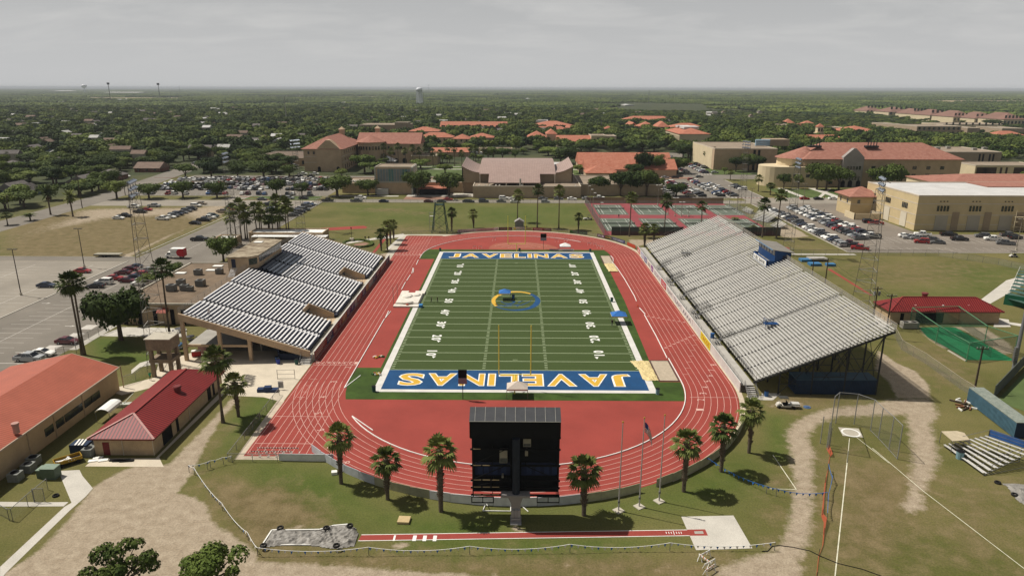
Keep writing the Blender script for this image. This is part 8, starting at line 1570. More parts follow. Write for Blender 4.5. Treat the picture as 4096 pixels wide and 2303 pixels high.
for i,(c,xl,xr,y)in enumerate((('A1',330,560,268),('A1',1410,1495,275),('A1',1735,1915,290),('A1',1000,1330,175),('A1',430,580,160),('A1',1830,1960,240),('A2',305,388,212),('A2',760,900,272),('A2',0,30,340),('A3',855,960,300),('A3',1090,1180,295),('A3',130,172,236),('A1',80,110,285),('A2',2205,2270,440),('A3',1060,1115,415),('A4',2400,2471,480),('A1',1090,1170,243),('A3',700,760,318))):
 lbw=['long white roof at the far left','pale roof by the second stadium mast','wide low orange roof on the left horizon side','bright strip of distant sheds on the left horizon','domed pale roof far on the left horizon','grey far building right of the stadium masts','white storage tank beside the tan field','long white shed roof above the trees left of centre','white roof at the edge of the woods left of centre','white stepped roofs right of centre in the woods','pale roofs right of the stepped white ones','small white far roof right of the water tower','white and red pointed roof at the far left edge','white flat roof above the long orange roof','white gable roof beside the top orange dormitory','white pointed canopy at the right edge','small pale roof between the stadium masts','small white roofs in the woods above the silver dome'][i]
 y0=G(c,(xl+xr)/2,y+6).y;a,b_=GY(y0,c,xl,y+6),GY(y0,c,xr,y+6);h=(y0+171)/CP[6]*.4144*9;bld(lbw,a.x,b_.x,y0,y0+(y0+171)*.04,h,roof='gable' if i!=6 else 'flat',rise=h*.5,wallm=CONC2,roofm=TILE if i==2 else WHR,name='far_building',cat='building',lm={0:'the long white roof at far left',2:'the far orange roof',6:'the white tank',7:'the long white shed',9:'the stepped white roofs'}.get(i))
HR=[mat('shingle_grey',(.15,.135,.125),.95,.15,.5,fine=.3),mat('shingle_brown',(.20,.145,.115),.95,.15,.5,fine=.3),mat('shingle_pale',(.46,.45,.42),.9,.15,.5)];HW=[mat('house_blue',(.15,.20,.25),.85,.1,.5),mat('house_brick',(.20,.10,.075),.9,.15,1),mat('house_cream',(.38,.34,.27),.85,.1,.5)]
for i,(x,y,w_,h,r_i,w_i,lb)in enumerate(((70,920,170,55,0,1,'dark-roofed house at the far left edge in the trees'),(70,1160,170,60,0,0,'blue bungalow with a dark roof at the left edge'),(190,1180,110,60,0,0,'blue house with a white garage door by the left street'),(760,1080,220,60,0,1,'long brown house with a grey roof beside the left street'),(1010,1020,230,60,0,1,'grey-roofed house with a cream gable at the left street corner'),(1420,940,240,50,1,1,'brown low house half hidden under trees before the car park'),(420,740,130,60,1,0,'two-storey grey house in the woods at the left'),(790,700,110,35,2,0,'pale-roofed house with a blue gable in the left woods'),(500,800,90,25,2,2,'small white-walled house in the left woods'),(1770,665,70,20,2,2,'small cream roof in the middle left woods'),(860,520,160,45,1,1,'red-brown house in the upper left woods'),(870,560,120,40,1,2,'brown roof in front of the red-brown house in the upper left woods'),(1200,590,90,35,2,0,'pale low house in the centre left woods'),(1690,590,110,30,0,2,'dark roof in the upper middle left woods'),(1700,440,140,30,1,2,'tan-roofed houses high in the left woods'),(1760,490,120,30,2,0,'pale blue house high in the left woods'),(1840,515,80,25,1,1,'brown-roofed house below the pale blue one'),(400,460,120,20,1,2,'brown roof in the far left woods'),(240,640,110,25,0,0,'dark house in the left woods near the edge'),(880,610,60,18,1,2,'orange-tan little roof in the left woods'),(2300,480,90,25,1,1,'dark house by the right end of the left woods'))):
 bx(lb,'A1',x-w_/2,x+w_/2,y-h*.6,y,13,roof='gable' if i%2 else 'hip',rise=3.4,wallm=HW[w_i],roofm=HR[r_i],name='house',cat='house',wins=((3,.9,1.2,1.3),),lm='the '+' '.join(lb.split(' with')[0].split(' at')[0].split(' in')[0].split(' beside')[0].split(' by')[0].split()[:4])if i in(1,3,4,5,6,7,10,12,15)else None)
for i,(x,y,w_,lb)in enumerate(((225,610,110,'small grey-roofed house left of the left tan hall'),(450,490,90,'cream-gabled house above the small grey-roofed house'),(640,520,180,'long pale flat building above the left tan hall'),(1000,430,80,'low house on the street behind the blank auditorium'),(1160,450,60,'cream block on the street behind the blank auditorium'),(340,490,60,'white-roofed shed in the trees left of the left tan hall'),(1000,390,60,'white gabled house in the wood above the auditorium'))):bx(lb,'A2',x-w_/2,x+w_/2,y-16,y,14,roof='gable' if i not in(2,4)else 'flat',rise=2.5,wallm=HW[2],roofm=HR[2 if i in(0,2,5)else 1],name='house',cat='house')
S=bld('tan ticket building with a white canopy roof behind the left grandstand',-94,-68,68,76,3.4,wallm=STUC2,roofm=M_WHITE,name='ticket_building');bld('small tan brick store with a white flat roof by the palms',-103,-96,60,66,3.0,wallm=STUC2,roofm=M_WHITE,name='store_building')
q=MB();q.b(-92,-66,64.5,67.9,2.9,3.05);[q.bar((x,64.7,0),(x,64.7,2.9),.12)for x in(-92,-84,-76,-66.5)];tag(q.build('white_canopy',mat('bright_white',(.78,.77,.74),.5,.05,1),at=(-79,66,0)),'bright white flat canopy behind the top of the left grandstand','canopy')
sheet('campus_lawn',[R4(136,240,178,212),R4(-70,40,232,330),R4(-134,-98,165.9,178),R4(126,150,276,330)],.010,mat('lawn_green',(.075,.105,.030),.9,.25,.12,fine=.4))
sheet('campus_path',[R4(143,146,178,214),R4(160,164,178,214),R4(-70,40,300,303),R4(-70,36,316,318),R4(-5,-2,236,330),R4(33,38,236,262),[(150,178),(152,178),(172,212),(170,212)],R4(124.3,250,176.2,178),R4(-56,-20,178,190),R4(-94,-60,178,181)],.028,PAV)
sheet('flower_bed_paving',[F2('B2',930,330,960,300,1060,290,1090,300,1040,325,960,340)],.03,BRICKP)
q=MB()
for k in range(46):a=k/46*2*pi;p=G('B2',985+140*cos(a),305+34*sin(a));q.ell((p.x,p.y,.25),(.7,.6,.45),6,4,.25)
tag(q.build('hedge',LEAF),'low dark hedge round the paved flower bed past the left grandstand','hedge',kind=None)
PAINT={k:mat('paint_'+k,c,.28,.03,1,spec=.6)for k,c in dict(white=(.66,.66,.65),silver=(.36,.37,.37),grey=(.12,.125,.13),black=(.012,.012,.014),navy=(.018,.030,.065),red=(.30,.012,.015),maroon=(.10,.012,.020),tan=(.30,.25,.19),blue=(.04,.10,.24),green=(.015,.045,.045)).items()}
CGL=mat('car_glass',(.012,.015,.018),.08,0,1,spec=.9);LAMPW=flat('headlamp',(.62,.62,.6),.2);LAMPR=flat('tail_lamp',(.30,.01,.01),.3);RIM=flat('wheel_rim',(.32,.32,.33),.35,.6)
TYP={'sedan':(4.75,1.84,[(-2.37,.55,.72),(-2.2,.45,.98),(-1.45,.4,1.04),(.95,.4,.98),(2.1,.42,.80),(2.37,.52,.62)],[(-1.75,1.02),(-1.05,1.44),(.15,1.46),(1.05,.98)]),'hatch':(4.3,1.80,[(-2.15,.5,.8),(-2.1,.42,1.05),(.9,.4,1.02),(1.95,.42,.84),(2.15,.5,.62)],[(-2.05,1.04),(-1.7,1.5),(.1,1.52),(.95,1.0)]),'suv':(4.85,1.95,[(-2.42,.55,.9),(-2.38,.45,1.18),(1.1,.42,1.15),(2.25,.44,1.02),(2.42,.55,.75)],[(-2.32,1.16),(-2.1,1.78),(.35,1.80),(1.2,1.14)]),'pickup':(5.75,2.0,[(-2.87,.6,1.05),(-2.85,.5,1.12),(-.85,.48,1.12),(1.2,.46,1.14),(2.7,.48,1.08),(2.87,.6,.8)],[(-1.0,1.12),(-.8,1.80),(.75,1.82),(1.5,1.12)]),'van':(5.3,2.0,[(-2.65,.5,1.1),(-2.6,.45,1.2),(1.7,.42,1.15),(2.5,.46,.98),(2.65,.55,.7)],[(-2.55,1.18),(-2.4,2.05),(1.0,2.08),(1.9,1.12)])}
def car_parts(t):
 L_,W_,prof,cab=TYP[t];hw=W_/2;B,Gm=MB(),MB()
 for mb in(B,):
  for i in range(len(prof)-1):
   (x0,b0,t0),(x1,b1,t1)=prof[i],prof[i+1];w0=hw*(.93 if i==0 else 1);w1=hw*(.93 if i==len(prof)-2 else 1)
   mb.hexa([(x0,-w0,b0*.62),(x1,-w1,b1*.62),(x1,w1,b1*.62),(x0,w0,b0*.62),(x0,-w0*.95,t0),(x1,-w1*.95,t1),(x1,w1*.95,t1),(x0,w0*.95,t0)])
 (xa,za),(xb,zb),(xc,zc),(xd,zd)=cab;k=.76
 Gm.hexa([(xa,-hw*.92,za-.03),(xd,-hw*.92,zd-.03),(xd,hw*.92,zd-.03),(xa,hw*.92,za-.03),(xb,-hw*k,zb-.02),(xc,-hw*k,zc-.02),(xc,hw*k,zc-.02),(xb,hw*k,zb-.02)])
 B.hexa([(xb-.05,-hw*(k+.02),zb-.05),(xc+.05,-hw*(k+.02),zc-.05),(xc+.05,hw*(k+.02),zc-.05),(xb-.05,hw*(k+.02),zb-.05),(xb+.05,-hw*k*.94,zb+.03),(xc-.1,-hw*k*.94,zc+.03),(xc-.1,hw*k*.94,zc+.03),(xb+.05,hw*k*.94,zb+.03)])
 for s in(-1,1):
  for x0,x1 in((xa,xb),(xd,xc),((xa+xd)/2-.1,(xb+xc)/2-.1)):B.bar((x0,s*hw*.925,za),(x1,s*hw*(k+.01),zb-.02),.07,.07)
 ex=MB()
 if t=='pickup':ex.b(-2.7,-1.0,-hw*.8,hw*.8,1.115,1.135)
 wx=(-L_*.29,L_*.31);r=.36 if t in('suv','pickup')else .32
 return B,Gm,ex,wx,r,hw,L_,prof
CP1,CPF={},{}
for t in TYP:
 B,Gm,ex,wx,r,hw,L_,prof=car_parts(t);S=thing('parked_car' if t!='pickup' else 'pickup_truck',None,t);S['_p']=1
 B.build('body',PAINT['white'],S);Gm.build('windows',CGL,S)
 if t=='pickup':ex.build('cargo_bed',BLK,S)
 for x in wx:
  for s in(-1,1):q=MB();q.cyl((x,s*(hw-.20),r),(x,s*(hw+.01),r),r,n=12);w_=q.build('wheel',RUB,S);q=MB();q.cyl((x,s*(hw+.012),r),(x,s*(hw+.025),r),r*.58,n=8);q.build('rim',RIM,w_)
 xe_,xr_=prof[-1][0],prof[0][0]
 for s in(-1,1):q=MB();q.box((xe_-.03,s*hw*.70,prof[-1][2]-.02),(.12,.38,.15));q.build('headlight',LAMPW,S);q=MB();q.box((xr_+.02,s*hw*.74,prof[0][2]+.02),(.10,.30,.16));q.build('tail_light',LAMPR,S)
 CP1[t]=S
 F=MB();F.v,F.f=B.v+Gm.v+ex.v,B.f+[tuple(i+len(B.v)for i in f)for f in Gm.f]+[tuple(i+len(B.v)+len(Gm.v)for i in f)for f in ex.f];F.m=[0]*len(B.f)+[1]*len(Gm.f)+[2]*len(ex.f);F.mi=2
 for x in wx:
  for s in(-1,1):F.cyl((x,s*(hw-.20),r),(x,s*(hw+.01),r),r,n=8)
 CPF[t]=(F,{})
CARS=[]
ORD='first second third fourth fifth sixth seventh eighth ninth tenth eleventh twelfth thirteenth fourteenth fifteenth sixteenth seventeenth eighteenth nineteenth twentieth'.split()
def ordw(n):
 if n<20:return ORD[n]
 if n<30:return 'twenty' if n<0 else 'twenty-'+ORD[n-20]
 return 'thirty-'+ORD[(n-30)%20]
ABB=dict(w='white',s='silver',g='grey',b='black',n='navy',r='red',m='maroon',t='tan',u='blue',e='green');TAB=dict(s='sedan',h='hatch',u='suv',p='pickup',v='van')
cr_=random.Random(12)
def addcar(x,y,rz,t,col,where):CARS.append([x,y,rz,t,col,where])
def file_(code,pts,spec,rz,where):
 """cars of one file, named in order"""
 for i in range(len(pts)//2):
  p=G(code,pts[2*i],pts[2*i+1]);c,t=spec[2*i],spec[2*i+1];addcar(p.x,p.y,(rz[i]if isinstance(rz,list)else radians(rz))+cr_.uniform(-.04,.04),TAB[t],ABB[c],'%s in %s'%(ordw(i),where))
def row(x0,y0,dx,dy,n,rz,where,miss=.1,cols='wwwwssggbbnrmtu',typs='ssssuuuphh'):
 k=0
 for i in range(n):
  if cr_.random()<miss:continue
  addcar(x0+dx*i+cr_.uniform(-.12,.12),y0+dy*i+cr_.uniform(-.3,.3),radians(rz)+cr_.uniform(-.04,.04)+(pi if cr_.random()<.2 else 0),TAB[cr_.choice(typs)],ABB[cr_.choice(cols)],'%s in %s'%(ordw(k),where));k+=1
W1_='the cars on the near left car park'
file_('B1',[800,580,450,720,925,725,1005,690,1235,672,1110,648,1190,595,1315,640,1345,612,1270,560,1300,540,1430,572,1355,700,1395,668],'rsnsbswumsrsmsnsrhmsnssswssu',[pi*0,0,pi,pi,0,.05,pi,0,pi,0,pi,pi,pi,pi],'the left cluster, counted from the red sedan by the lamp')
file_('B1',[655,1262,415,1380,290,1430,1925,272],'mswsspbp',[0,-.05,-.02,.1],'the scattered near left cars, back to front')
W_='the left-hand file on the dirt lot, from near'
file_('E1',[205,1285,395,1240,490,1205,600,1165,725,1120,825,1080,950,1040,1060,950,1210,890],'wpwsgunugsgubuwutswu',-8,'the long file on the dirt lot, from near');file_('E1',[1040,1400,1265,1320,1390,1260,1500,1220,1760,1100,1900,1060,1930,1010,1990,960],'bsbpwpeutprsgsns',-6,'the right-hand file on the dirt lot, from near');file_('A1',[1145,1392,1205,1372,1355,1332,1420,1310,1295,1282,1490,1275],'wsbpbprswpsp',0,'the loose group left on the dirt lot, near to far')
file_('E2',[1240,1195,1330,1150,1230,1070,1420,1100,1430,1010,1540,1050,1580,960,1640,930,1720,910],'bsbsgsnussguguuuws',10,'the file by the practice grass fence, near to far');file_('E5',[690,240,680,200,640,165,680,135,790,205,260,255],'nugsbubswsws',0,'the group glimpsed behind the palms')
file_('E2',[440,780,790,770,1140,755,1510,755],'gsbusubs',0,'the kerb line along the grass island, left to right')
row(-193,183.5,2.9,0,33,97,'the front row of the large left car park',.42);row(-195,200,2.9,0,33,90,'the second row of the large left car park',.22);row(-196,205.5,2.9,0,33,90,'the third row of the large left car park',.15);row(-197,219,2.9,0,33,90,'the fourth row of the large left car park',.1);row(-197,224.5,2.9,0,33,90,'the fifth row of the large left car park',.1);row(-198,238,2.9,0,33,90,'the sixth row of the large left car park',.1);row(-198,243.5,2.9,0,32,90,'the back row of the large left car park',.1)
file_('E6',[75,405,355,408,395,380,620,412,1055,412,1180,412,1245,395,1320,412,1430,412],'bpgpwpnsmsgsrswvns',0,'the street line beyond the practice grass, from left');CARS.pop(-2)
file_('E7',[45,458,180,458,375,428,350,458,470,430,480,460,750,430,775,460,900,430,1030,433,1170,430,1290,425],'nsnuwugswswsgsshgswssswp',0,'the street line before the arena, from left')
row(78,184,.0,2.8,13,170,'the left column of the brick-edged east car park',.1);row(88,181,0,2.8,21,175,'the second column of the east car park',.08);row(93.5,181,0,2.8,17,175,'the third column of the east car park',.1);row(103.2,179,0,2.8,25,175,'the roadside column of the east car park',.08);row(110,180,0,2.9,17,5,'the kerb column facing the east car park',.15)
row(121.5,206,0,3.0,6,175,'the column before the round-ended wing',.0);row(121,282,0,2.9,17,175,'the upper campus street column',.1);row(110,282,0,2.9,8,5,'the left kerb of the upper campus street',.2);row(113,330,.35,3,22,175,'the far end of the campus street',.05)
row(113.8,66,0.02,2.9,27,188,'the left column of the gym car park, from near',.02,'wsgbwsngbws','sssuushsuv');row(125,78,0,2.9,24,188,'the middle column of the gym car park, from near',.04,'wsgbnwrswbg','ssuupps');row(130.8,80,0,2.9,23,188,'the paired middle column of the gym car park, from near',.06,'wwwsgbwwnr','ssuupps')
file_('B4',[785,312,835,335,885,358],'mpbprp',[2.7,2.7,2.7],'the near trio of the gym car park, back to front');file_('B4',[1320,235,1380,255,1450,262,1490,225,1480,295,1580,270,1635,300],'wsspspwprugsgs',[.1,2.9,2.9,2.8,2.8,2.8,2.8],'the group before the gym, left to right');file_('B4',[1740,225,1845,270,2065,240,2170,270,2320,230,2290,310,2385,255,970,100,1040,115],'bpbpguwpgpgpbuburp',[-.15,-.15,2.9,2.9,-.1,2.8,.1,0,0],'the spread-out cars by the gym wall, left to right');
file_('E4',[1275,120,1630,125,2010,120,2320,120],'rsbswsss',0,'the street line before the red-roofed hall, from left');file_('E3',[1800,340,1560,225,1520,195,1440,175,1380,140,1330,120,500,385,630,395,520,470,770,470,1400,455],'ssbssumunsbuwpbussbsgs',0,'the scattered cars near the campus crossroads')
row(-110,372,3.2,0,9,90,'the small lot beside the arcaded wing',.1);row(-155,300,0,3,8,0,'the cars between the brown block and left tan hall',.05);file_('E2',[1490,130,1790,130,1400,170,1700,185],'wpwpbsbs',0,'the street line before the left tan hall');row(-70,415,3.6,0,22,90,'the lot behind the red roof of the campus',.25);row(470,690,5,0,14,90,'the lot among the far right dormitories',.2)
file_('A1',[1220,985,810,1110,945,1070,985,1065,35,1210,1880,860],'wsbsusgswsss',[0,-.2,.3,.3,0,0],'the cars by the houses of the left street')
CARS.sort(key=lambda c:hypot(c[0]-CAMP.x,c[1]-CAMP.y))
TW=dict(sedan='sedan',hatch='hatchback',suv='SUV',pickup='pickup truck',van='van')
for i,(x,y,rz,t,col,wh)in enumerate(CARS[:300]):
 near=hypot(x-CAMP.x,y-CAMP.y)<345
 if near:
  S=copy_tree(CP1[t],(x,y,.03),rz);b_=[c for c in S.children if c.name.startswith('body')][0];b_.material_slots[0].link='OBJECT';b_.material_slots[0].material=PAINT[col]
 else:
  F,cache=CPF[t]
  if col not in cache:cache[col]=F.mesh('car_shape',[PAINT[col],CGL,BLK])
  S=bpy.data.objects.new('parked_car' if t!='pickup' else 'pickup_truck',cache[col]);COL.objects.link(S);S.location=(x,y,.03);S.rotation_euler=(0,0,rz)
 if '_p' in S:del S['_p']
 tag(S,('%s %s, %s'%(col,TW[t],wh)),'car' if t not in('pickup','van')else t.replace('pickup','pickup truck'),'parked cars')
F=MB();mm=[PAINT[k]for k in PAINT]+[CGL,BLK];ks=list(PAINT)
for x,y,rz,t,col,wh in CARS[300:]:
 f=CPF[t][0];c,s=cos(rz),sin(rz);n=len(F.v);F.v+=[(x+c*a-s*b_,y+s*a+c*b_,z+.03)for a,b_,z in f.v];F.f+=[tuple(i+n for i in q)for q in f.f];F.m+=[ks.index(col)if k==0 else len(ks)+k-1 for k in f.m]
if F.v:tag(F.build('distant_cars',mm),'rows of cars in the far car parks of the campus','cars',kind='stuff')
p=G('B1',1715,440);S=thing('box_truck','white box truck with a red rear panel parked on the left lot','truck',(p.x,p.y,0));x,y=p.x,p.y;
for nm,mt,fn in(('cargo_box',M_WHITE,lambda q:q.b(x-1.6,x+2.6,y-1.15,y+1.15,.75,3.3)),('red_panel',mat('truck_red',(.45,.02,.03),.4,.05,1),lambda q:(q.b(x+1.5,x+2.62,y-1.17,y+1.17,.76,3.25),q.cyl((x+1.55,y-1.171,2.0),(x+1.55,y-1.165,2.0),1.22,n=20))),('cab',PAINT['white'],lambda q:(q.hexa([(x-3.6,y-.95,.5),(x-1.6,y-.95,.5),(x-1.6,y+.95,.5),(x-3.6,y+.95,.5),(x-3.5,y-.9,1.3),(x-1.6,y-.9,1.4),(x-1.6,y+.9,1.4),(x-3.5,y+.9,1.3)]),q.b(x-2.7,x-1.6,y-.85,y+.85,2.0,2.1))),('cab_windows',CGL,lambda q:q.hexa([(x-3.1,y-.88,1.3),(x-1.6,y-.88,1.4),(x-1.6,y+.88,1.4),(x-3.1,y+.88,1.3),(x-2.6,y-.8,2.0),(x-1.6,y-.8,2.0),(x-1.6,y+.8,2.0),(x-2.6,y+.8,2.0)]))):q=MB();fn(q);q.build(nm,mt,S)
for a in(-2.7,1.4):
 for s in(-1,1):q=MB();q.cyl((x+a,y+s*.8,.4),(x+a,y+s*1.0,.4),.4,n=14);q.build('wheel',RUB,S)
q=MB();put_text(q,'METROPOLITAN',(x-.3,y-1.17,2.2),(1,0,0),(0,0,1),fit=(1.9,.25));q.build('lettering',BLK,S)
p=G('B1',1050,425);S=thing('flat_trailer','empty flatbed trailer at the edge of the dry grass, left','trailer',(p.x,p.y,0));x,y=p.x,p.y;q=MB();q.b(x-4.2,x+4.2,y-1.2,y+1.2,.8,1.0);q.build('deck',mat('trailer_deck',(.30,.28,.22),.8,.15,2),S);q=MB();q.b(x-4.2,x+4.2,y-1.2,y-1.1,.55,.8);q.bar((x+4.2,y,.7),(x+5.6,y,.6),.12);q.build('chassis',BLK,S)
for a in(-1.2,-.3):
 for s in(-1,1):q=MB();q.cyl((x+a,y+s*1.0,.36),(x+a,y+s*1.2,.36),.36,n=12);q.build('wheel',RUB,S)
def person(label,x,y,shirt,pants,face=0.0,stride=.18,arm=.25,z=0.0):
 me=bpy.data.meshes.new('person');h=1.76
 V_=[(0,0,.95),(0,0,1.18),(0,0,1.42),(0,.01,1.53),(0,.02,1.66),(-.10,0,.90),(-.11,stride*.5,.50),(-.11,stride*.3,.08),(-.11,stride*.3+.15,.04),(.10,0,.90),(.11,-stride*.3,.50),(.11,-stride,.10),(.11,-stride+.15,.05),(-.19,0,1.42),(-.25,arm*.2,1.16),(-.22,arm,.93),(.19,0,1.42),(.25,-arm*.2,1.16),(.22,arm*.6,.95)]
 E_=[(0,1),(1,2),(2,3),(3,4),(0,5),(5,6),(6,7),(7,8),(0,9),(9,10),(10,11),(11,12),(2,13),(13,14),(14,15),(2,16),(16,17),(17,18)]
 me.from_pydata(V_,E_,[]);o=bpy.data.objects.new('person',me);COL.objects.link(o);md=o.modifiers.new('s','SKIN');R_=[.15,.135,.16,.06,.105,.10,.065,.045,.04,.10,.065,.045,.04,.065,.045,.033,.065,.045,.033]
 for v,r in zip(me.skin_vertices[0].data,R_):v.radius=(r,r*.85)
 me.skin_vertices[0].data[0].use_root=True;o.modifiers.new('u','SUBSURF').levels=1;bpy.context.view_layer.update();ev=o.evaluated_get(bpy.context.evaluated_depsgraph_get());m2=bpy.data.meshes.new_from_object(ev);o.modifiers.clear();o.data=m2;m2.materials.clear()
 SK=mat('skin',(.32,.19,.13),.6,.05,5);HA=mat('hair',(.03,.02,.015),.7,.1,5);[m2.materials.append(q)for q in(shirt,pants,SK,HA)]
 for p in m2.polygons:c=p.center;p.material_index=3 if c.z>1.70 or(c.z>1.60 and c.y<-.01)else(2 if c.z>1.50 or(abs(c.x)>.20 and c.z<1.25)else(0 if c.z>.95 else 1));p.use_smooth=True
 o.location=(x,y,z);o.rotation_euler=(0,0,face);tag(o,label,'person');return o
SH={k:mat('cloth_'+k,c,.8,.1,4)for k,c in dict(black=(.015,.015,.018),white=(.6,.58,.55),green=(.03,.30,.16),navy=(.02,.03,.09),red=(.35,.04,.04),grey=(.12,.12,.12)).items()}
for lb,c,x,y,a,b_,f,z in(('person in dark clothes standing right of the vault mat on the turf','B2',1752,872,'black','black',1.5,0),('person in a grey top nearer the vault mat on the turf','B2',1693,868,'grey','black',-1.5,0),('person in a green top standing on the pale slab by the red roof','C1',1515,430,'green','black',.5,0),('person in dark clothes playing on the tennis court','A3',1030,1380,'black','navy',0,0),('left one of two dark figures on the path past the left grandstand','B2',1055,270,'black','black',0,0),('right one of two dark figures on the path past the left grandstand','B2',1090,270,'black','black',.5,0),('person walking between the cars at the right of the gym lot','B4',2390,310,'navy','black',1,0),('person in red on the pavement before the red-roofed hall','E4',1785,120,'red','grey',0,0),('person standing between cars in the gym car park','E4',1772,450,'black','grey',1,0),('person standing in the east car park','E3',1742,905,'navy','black',0,0),('person at the far goal area of the small tent in dark clothes','B3',965,1100,'black','grey',0,0)):
 p=G(c,x,y);person(lb,p.x,p.y,SH[a],SH[b_],f,z=.03)
xz=wrow(25);person('person in a white top and blue trousers among the benches of the left grandstand',xz[0]-.2,-38.6,SH['white'],SH['navy'],1.2,.3,z=xz[1]+.02)
FP=sorted(forest_points(),key=lambda p:hypot(p[0]-CAMP.x,p[1]-CAMP.y))
nb=sum(1 for t in TREES if t[1]=='tree')
NEAR=FP[:max(0,298-nb)];REST=FP[len(NEAR):]
for x,y,dn in NEAR:
 k=fr_.choices(range(6),[3,2,4,4,1,3])[0];place_tree((x,y,0),fr_.uniform(4.8,8.2),fr_.uniform(6.5,10.5),k,grp='trees of the wooded neighbourhood')
def proto_mesh(seed,R,H,nl,leaves,size,m,core=.8):
 q=random.Random(seed);lobes=make_lobes(R,H,nl,q);cr=MB();leaf_cloud(cr,lobes,leaves,size,q)
 for l in lobes:cr.ell(l[:3],(l[3]*core,l[3]*core,l[3]*core*.75),7,4,.2)
 return cr.mesh('crown_shape',m)
pc=bpy.data.collections.new('wood_sources')
for i,(m,s_)in enumerate(((LEAF,1),(LEAF2,2),(LEAF,3),(LEAF2,4),(LEAF3,5),(LEAF,6))):
 o=bpy.data.objects.new('src%d'%i,proto_mesh(50+s_,5.2,8,6,420,1.15,m));pc.objects.link(o)
pc2=bpy.data.collections.new('wood_patch_sources')
for i in range(4):
 q=random.Random(90+i);cr=MB()
 for _ in range(105):
  x,y=q.uniform(-60,60),q.uniform(-60,60);R=q.uniform(3.5,6.5);H=q.uniform(4.5,9)
  cr.ell((x,y,H*.5),(R,R,H*.55),6,4,.3)
  leaf_cloud(cr,[(x,y,H*.5,R)],8,2.6,q)
 o=bpy.data.objects.new('patch%d'%i,cr.mesh('patch_shape',[LEAF,LEAF2][i%2]));pc2.objects.link(o)
def scatter(name,pts,coll,label,cat):
 """pts: (x, y, z, idx, rz, sx, sy, sz); geometry nodes put one source on each point"""
 me=bpy.data.meshes.new(name);me.vertices.add(len(pts));me.vertices.foreach_set('co',[c for p in pts for c in p[:3]])
 a=me.attributes.new('idx','INT','POINT');a.data.foreach_set('value',[p[3]for p in pts])
 a=me.attributes.new('rot','FLOAT_VECTOR','POINT');a.data.foreach_set('vector',[c for p in pts for c in(0,0,p[4])])
 a=me.attributes.new('scl','FLOAT_VECTOR','POINT');a.data.foreach_set('vector',[c for p in pts for c in p[5:8]])
 o=bpy.data.objects.new(name,me);COL.objects.link(o)
 ng=bpy.data.node_groups.new(name,'GeometryNodeTree');ng.interface.new_socket('Geometry',in_out='INPUT',socket_type='NodeSocketGeometry');ng.interface.new_socket('Geometry',in_out='OUTPUT',socket_type='NodeSocketGeometry')
 N=ng.nodes;L=ng.links;gi=N.new('NodeGroupInput');gout=N.new('NodeGroupOutput')
 ip=N.new('GeometryNodeInstanceOnPoints');ci=N.new('GeometryNodeCollectionInfo');ci.inputs['Collection'].default_value=coll;ci.inputs['Separate Children'].default_value=True;ci.inputs['Reset Children'].default_value=True
 def na(nm,ty):n=N.new('GeometryNodeInputNamedAttribute');n.data_type=ty;n.inputs['Name'].default_value=nm;return n.outputs['Attribute']
 er_=N.new('FunctionNodeEulerToRotation');L.new(na('rot','FLOAT_VECTOR'),er_.inputs[0])
 L.new(gi.outputs[0],ip.inputs['Points']);L.new(ci.outputs[0],ip.inputs['Instance']);ip.inputs['Pick Instance'].default_value=True
 L.new(na('idx','INT'),ip.inputs['Instance Index']);L.new(er_.outputs[0],ip.inputs['Rotation']);L.new(na('scl','FLOAT_VECTOR'),ip.inputs['Scale']);L.new(ip.outputs[0],gout.inputs[0])
 md=o.modifiers.new('scatter','NODES');md.node_group=ng
 tag(o,label,cat,kind='stuff');return o
pts=[]
for x,y,dn in REST:
 brush=max(0,min(1,(x-250-(900-y)*.35)/250))if y>430 else 0
 s_=fr_.uniform(.95,1.6)*(1-.35*brush);pts.append((x,y,-.3,fr_.choices(range(6),[3,4,3,4,1+.0,3])[0],fr_.uniform(0,6.28),s_,s_,s_*fr_.uniform(.8,1.15)*(1-.3*brush)))
rq=random.Random(3);rf_=MB()
for _ in range(330):
 y=rq.uniform(260,1450);x=rq.uniform(-.78,.35)*(y+171)
 if x>-150 and y<620 or blocked(x,y,8)or x>40 and rq.random()<.6:continue
 a,h,w_,d_=rq.choice((0,.1,1.57)),rq.uniform(5.5,8.5),rq.uniform(8,15),rq.uniform(6,9);c,s=cos(a),sin(a);rf_.mi=rq.choice((0,1,2,2,3,3,3));T4=Matrix(((c,-s,0,x),(s,c,0,y),(0,0,1,0),(0,0,0,1)));rf_.T=T4
 rf_.hexa([(-w_/2,-d_/2,h),(w_/2,-d_/2,h),(w_/2,d_/2,h),(-w_/2,d_/2,h),(-w_/2,-.1,h+2.4),(w_/2,-.1,h+2.4),(w_/2,.1,h+2.4),(-w_/2,.1,h+2.4)]);rf_.mi=4;rf_.b(-w_/2+.4,w_/2-.4,-d_/2+.4,d_/2-.4,0,h);pts=[p for p in pts if not(abs(p[0]-x)<w_*.5 and-17<p[1]-y<7)]
tag(rf_.build('distant_houses',[WHR,HR[2],HR[1],HR[0],HW[2]]),'pale and brown roofs dotted through the far wooded town','houses',kind='stuff')
scatter('woodland',pts,pc,'mass of dark green trees covering the town behind the campus','woodland')
pts=[]
d=1440
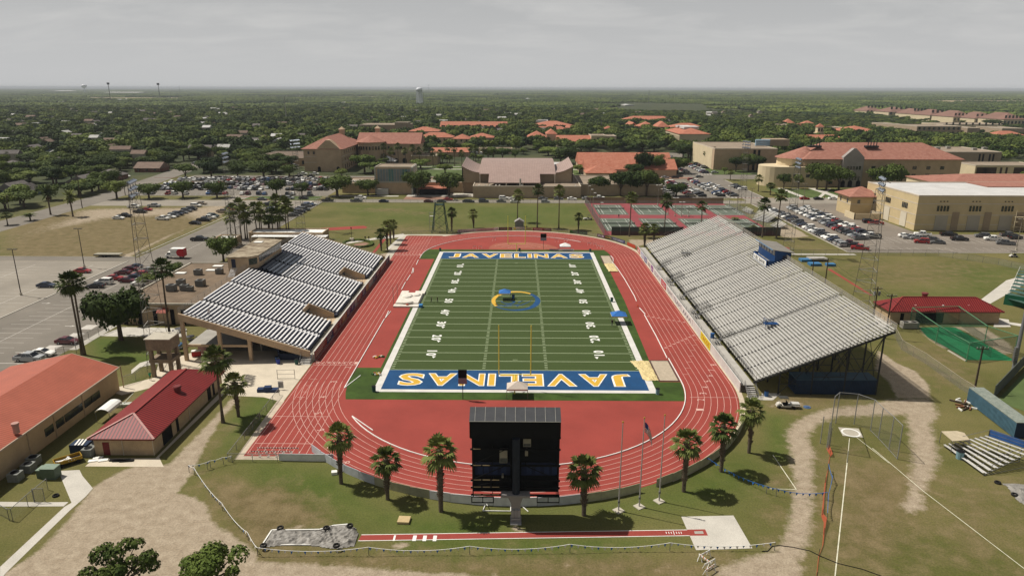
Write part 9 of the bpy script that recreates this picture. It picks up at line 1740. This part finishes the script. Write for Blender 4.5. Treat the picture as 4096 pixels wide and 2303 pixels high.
while d<16000:
 st=105*(1 if d<5000 else 1.6)
 for x in np.arange(-d*.85,d*.85,st):
  xx,yy=x+fr_.uniform(-30,30),d+fr_.uniform(-30,30)-171
  if not infrustum(xx,yy,200):continue
  dn=mnoise.noise(Vector((xx*.0011,yy*.0005,9.1)))+.4*mnoise.noise(Vector((xx*.004,yy*.002,5)))
  if dn<-.42 or any(abs(yy-b_)<330 and a<xx/(yy+171)<c for a,b_,c in((-.37,4150,-.15),(.56,3000,.76),(.12,5200,.3),(-.62,3400,-.45))):continue
  s_=(1.0 if d<5000 else 1.7)*fr_.uniform(.9,1.2);pts.append((xx,yy,-.5,fr_.randrange(4),fr_.choice((0,pi/2,pi,-pi/2)),s_,s_,fr_.uniform(.6,1.15)))
 d+=st*.92
scatter('far_woodland',pts,pc2,'flat belt of distant woodland fading towards the horizon','woodland')
sheet('far_field',[[(a*(b-180+171),b-180),(c*(b-180+171),b-180),(c*(b+350),b+180),(a*(b+350),b+180)]for a,b,c in((-.37,4150,-.15),(.56,3000,.76),(.12,5200,.3),(-.62,3400,-.45))],.5,mat('stubble',(.30,.235,.13),.95,.15,.004))
LM+=[('the stadium scoreboard',0,-94,8),('the left press box',-69,6,12),('the big front tennis court',41,105,1),('the old near oak',-85,-30,8),('the dirt lot',-160,95,0),('the large left car park',-150,215,1),('the left street bend',-212,160,0),('the gym car park',130,110,0),('the east car park',92,215,0),('the palm lawn',-30,300,0),('the campus crossroads',116,262,0),('the upper campus street',116,320,0)]
LP=[(l,PX((x,y,z*.5)),hypot(x-CAMP.x,y-CAMP.y))for l,x,y,z in LM]
SPW={'oak_tree':'dark spreading tree','shade_tree':'mid green shade tree','ash_tree':'bright green tree','fan_palm':'tall fan palm','cabbage_palm':'stout palm','date_palm':'feathery date palm'}
groups_={}
for o,k,note in TREES:
 if note:continue
 px,py=PX((o.location.x,o.location.y,3));d=hypot(o.location.x-CAMP.x,o.location.y-CAMP.y)
 j=min(range(len(LP)),key=lambda i:hypot(LP[i][1][0]-px,(LP[i][1][1]-py)*2.2));l,(lx,ly),ld=LP[j];dx,dy=px-lx,(py-ly)*1.4
 rel=('right of' if dx>0 else 'left of')if abs(dx)>abs(dy)else('in front of' if dy>0 else 'behind')
 sp=SPW[o.name.split('.')[0]];groups_.setdefault((sp,rel,l),[]).append((hypot(dx,dy),o))
OQ=['nearest']+['%s nearest'%ordw(i)for i in range(1,40)]
for(sp,rel,l),L_ in groups_.items():
 L_.sort(key=lambda t:t[0])
 for i,(q_,o)in enumerate(L_):o['label']=('%s %s %s'%(sp,rel,l))if len(L_)==1 else '%s %s %s, %s'%(sp,rel,l,OQ[i])
def drop(o):
 for c in list(o.children):drop(c)
 bpy.data.objects.remove(o)
for o in[o for o in COL.objects if o.get('_p')]:
 if o.location.length<1e-6:drop(o)
for o in COL.objects:
 if '_p' in o:del o['_p']
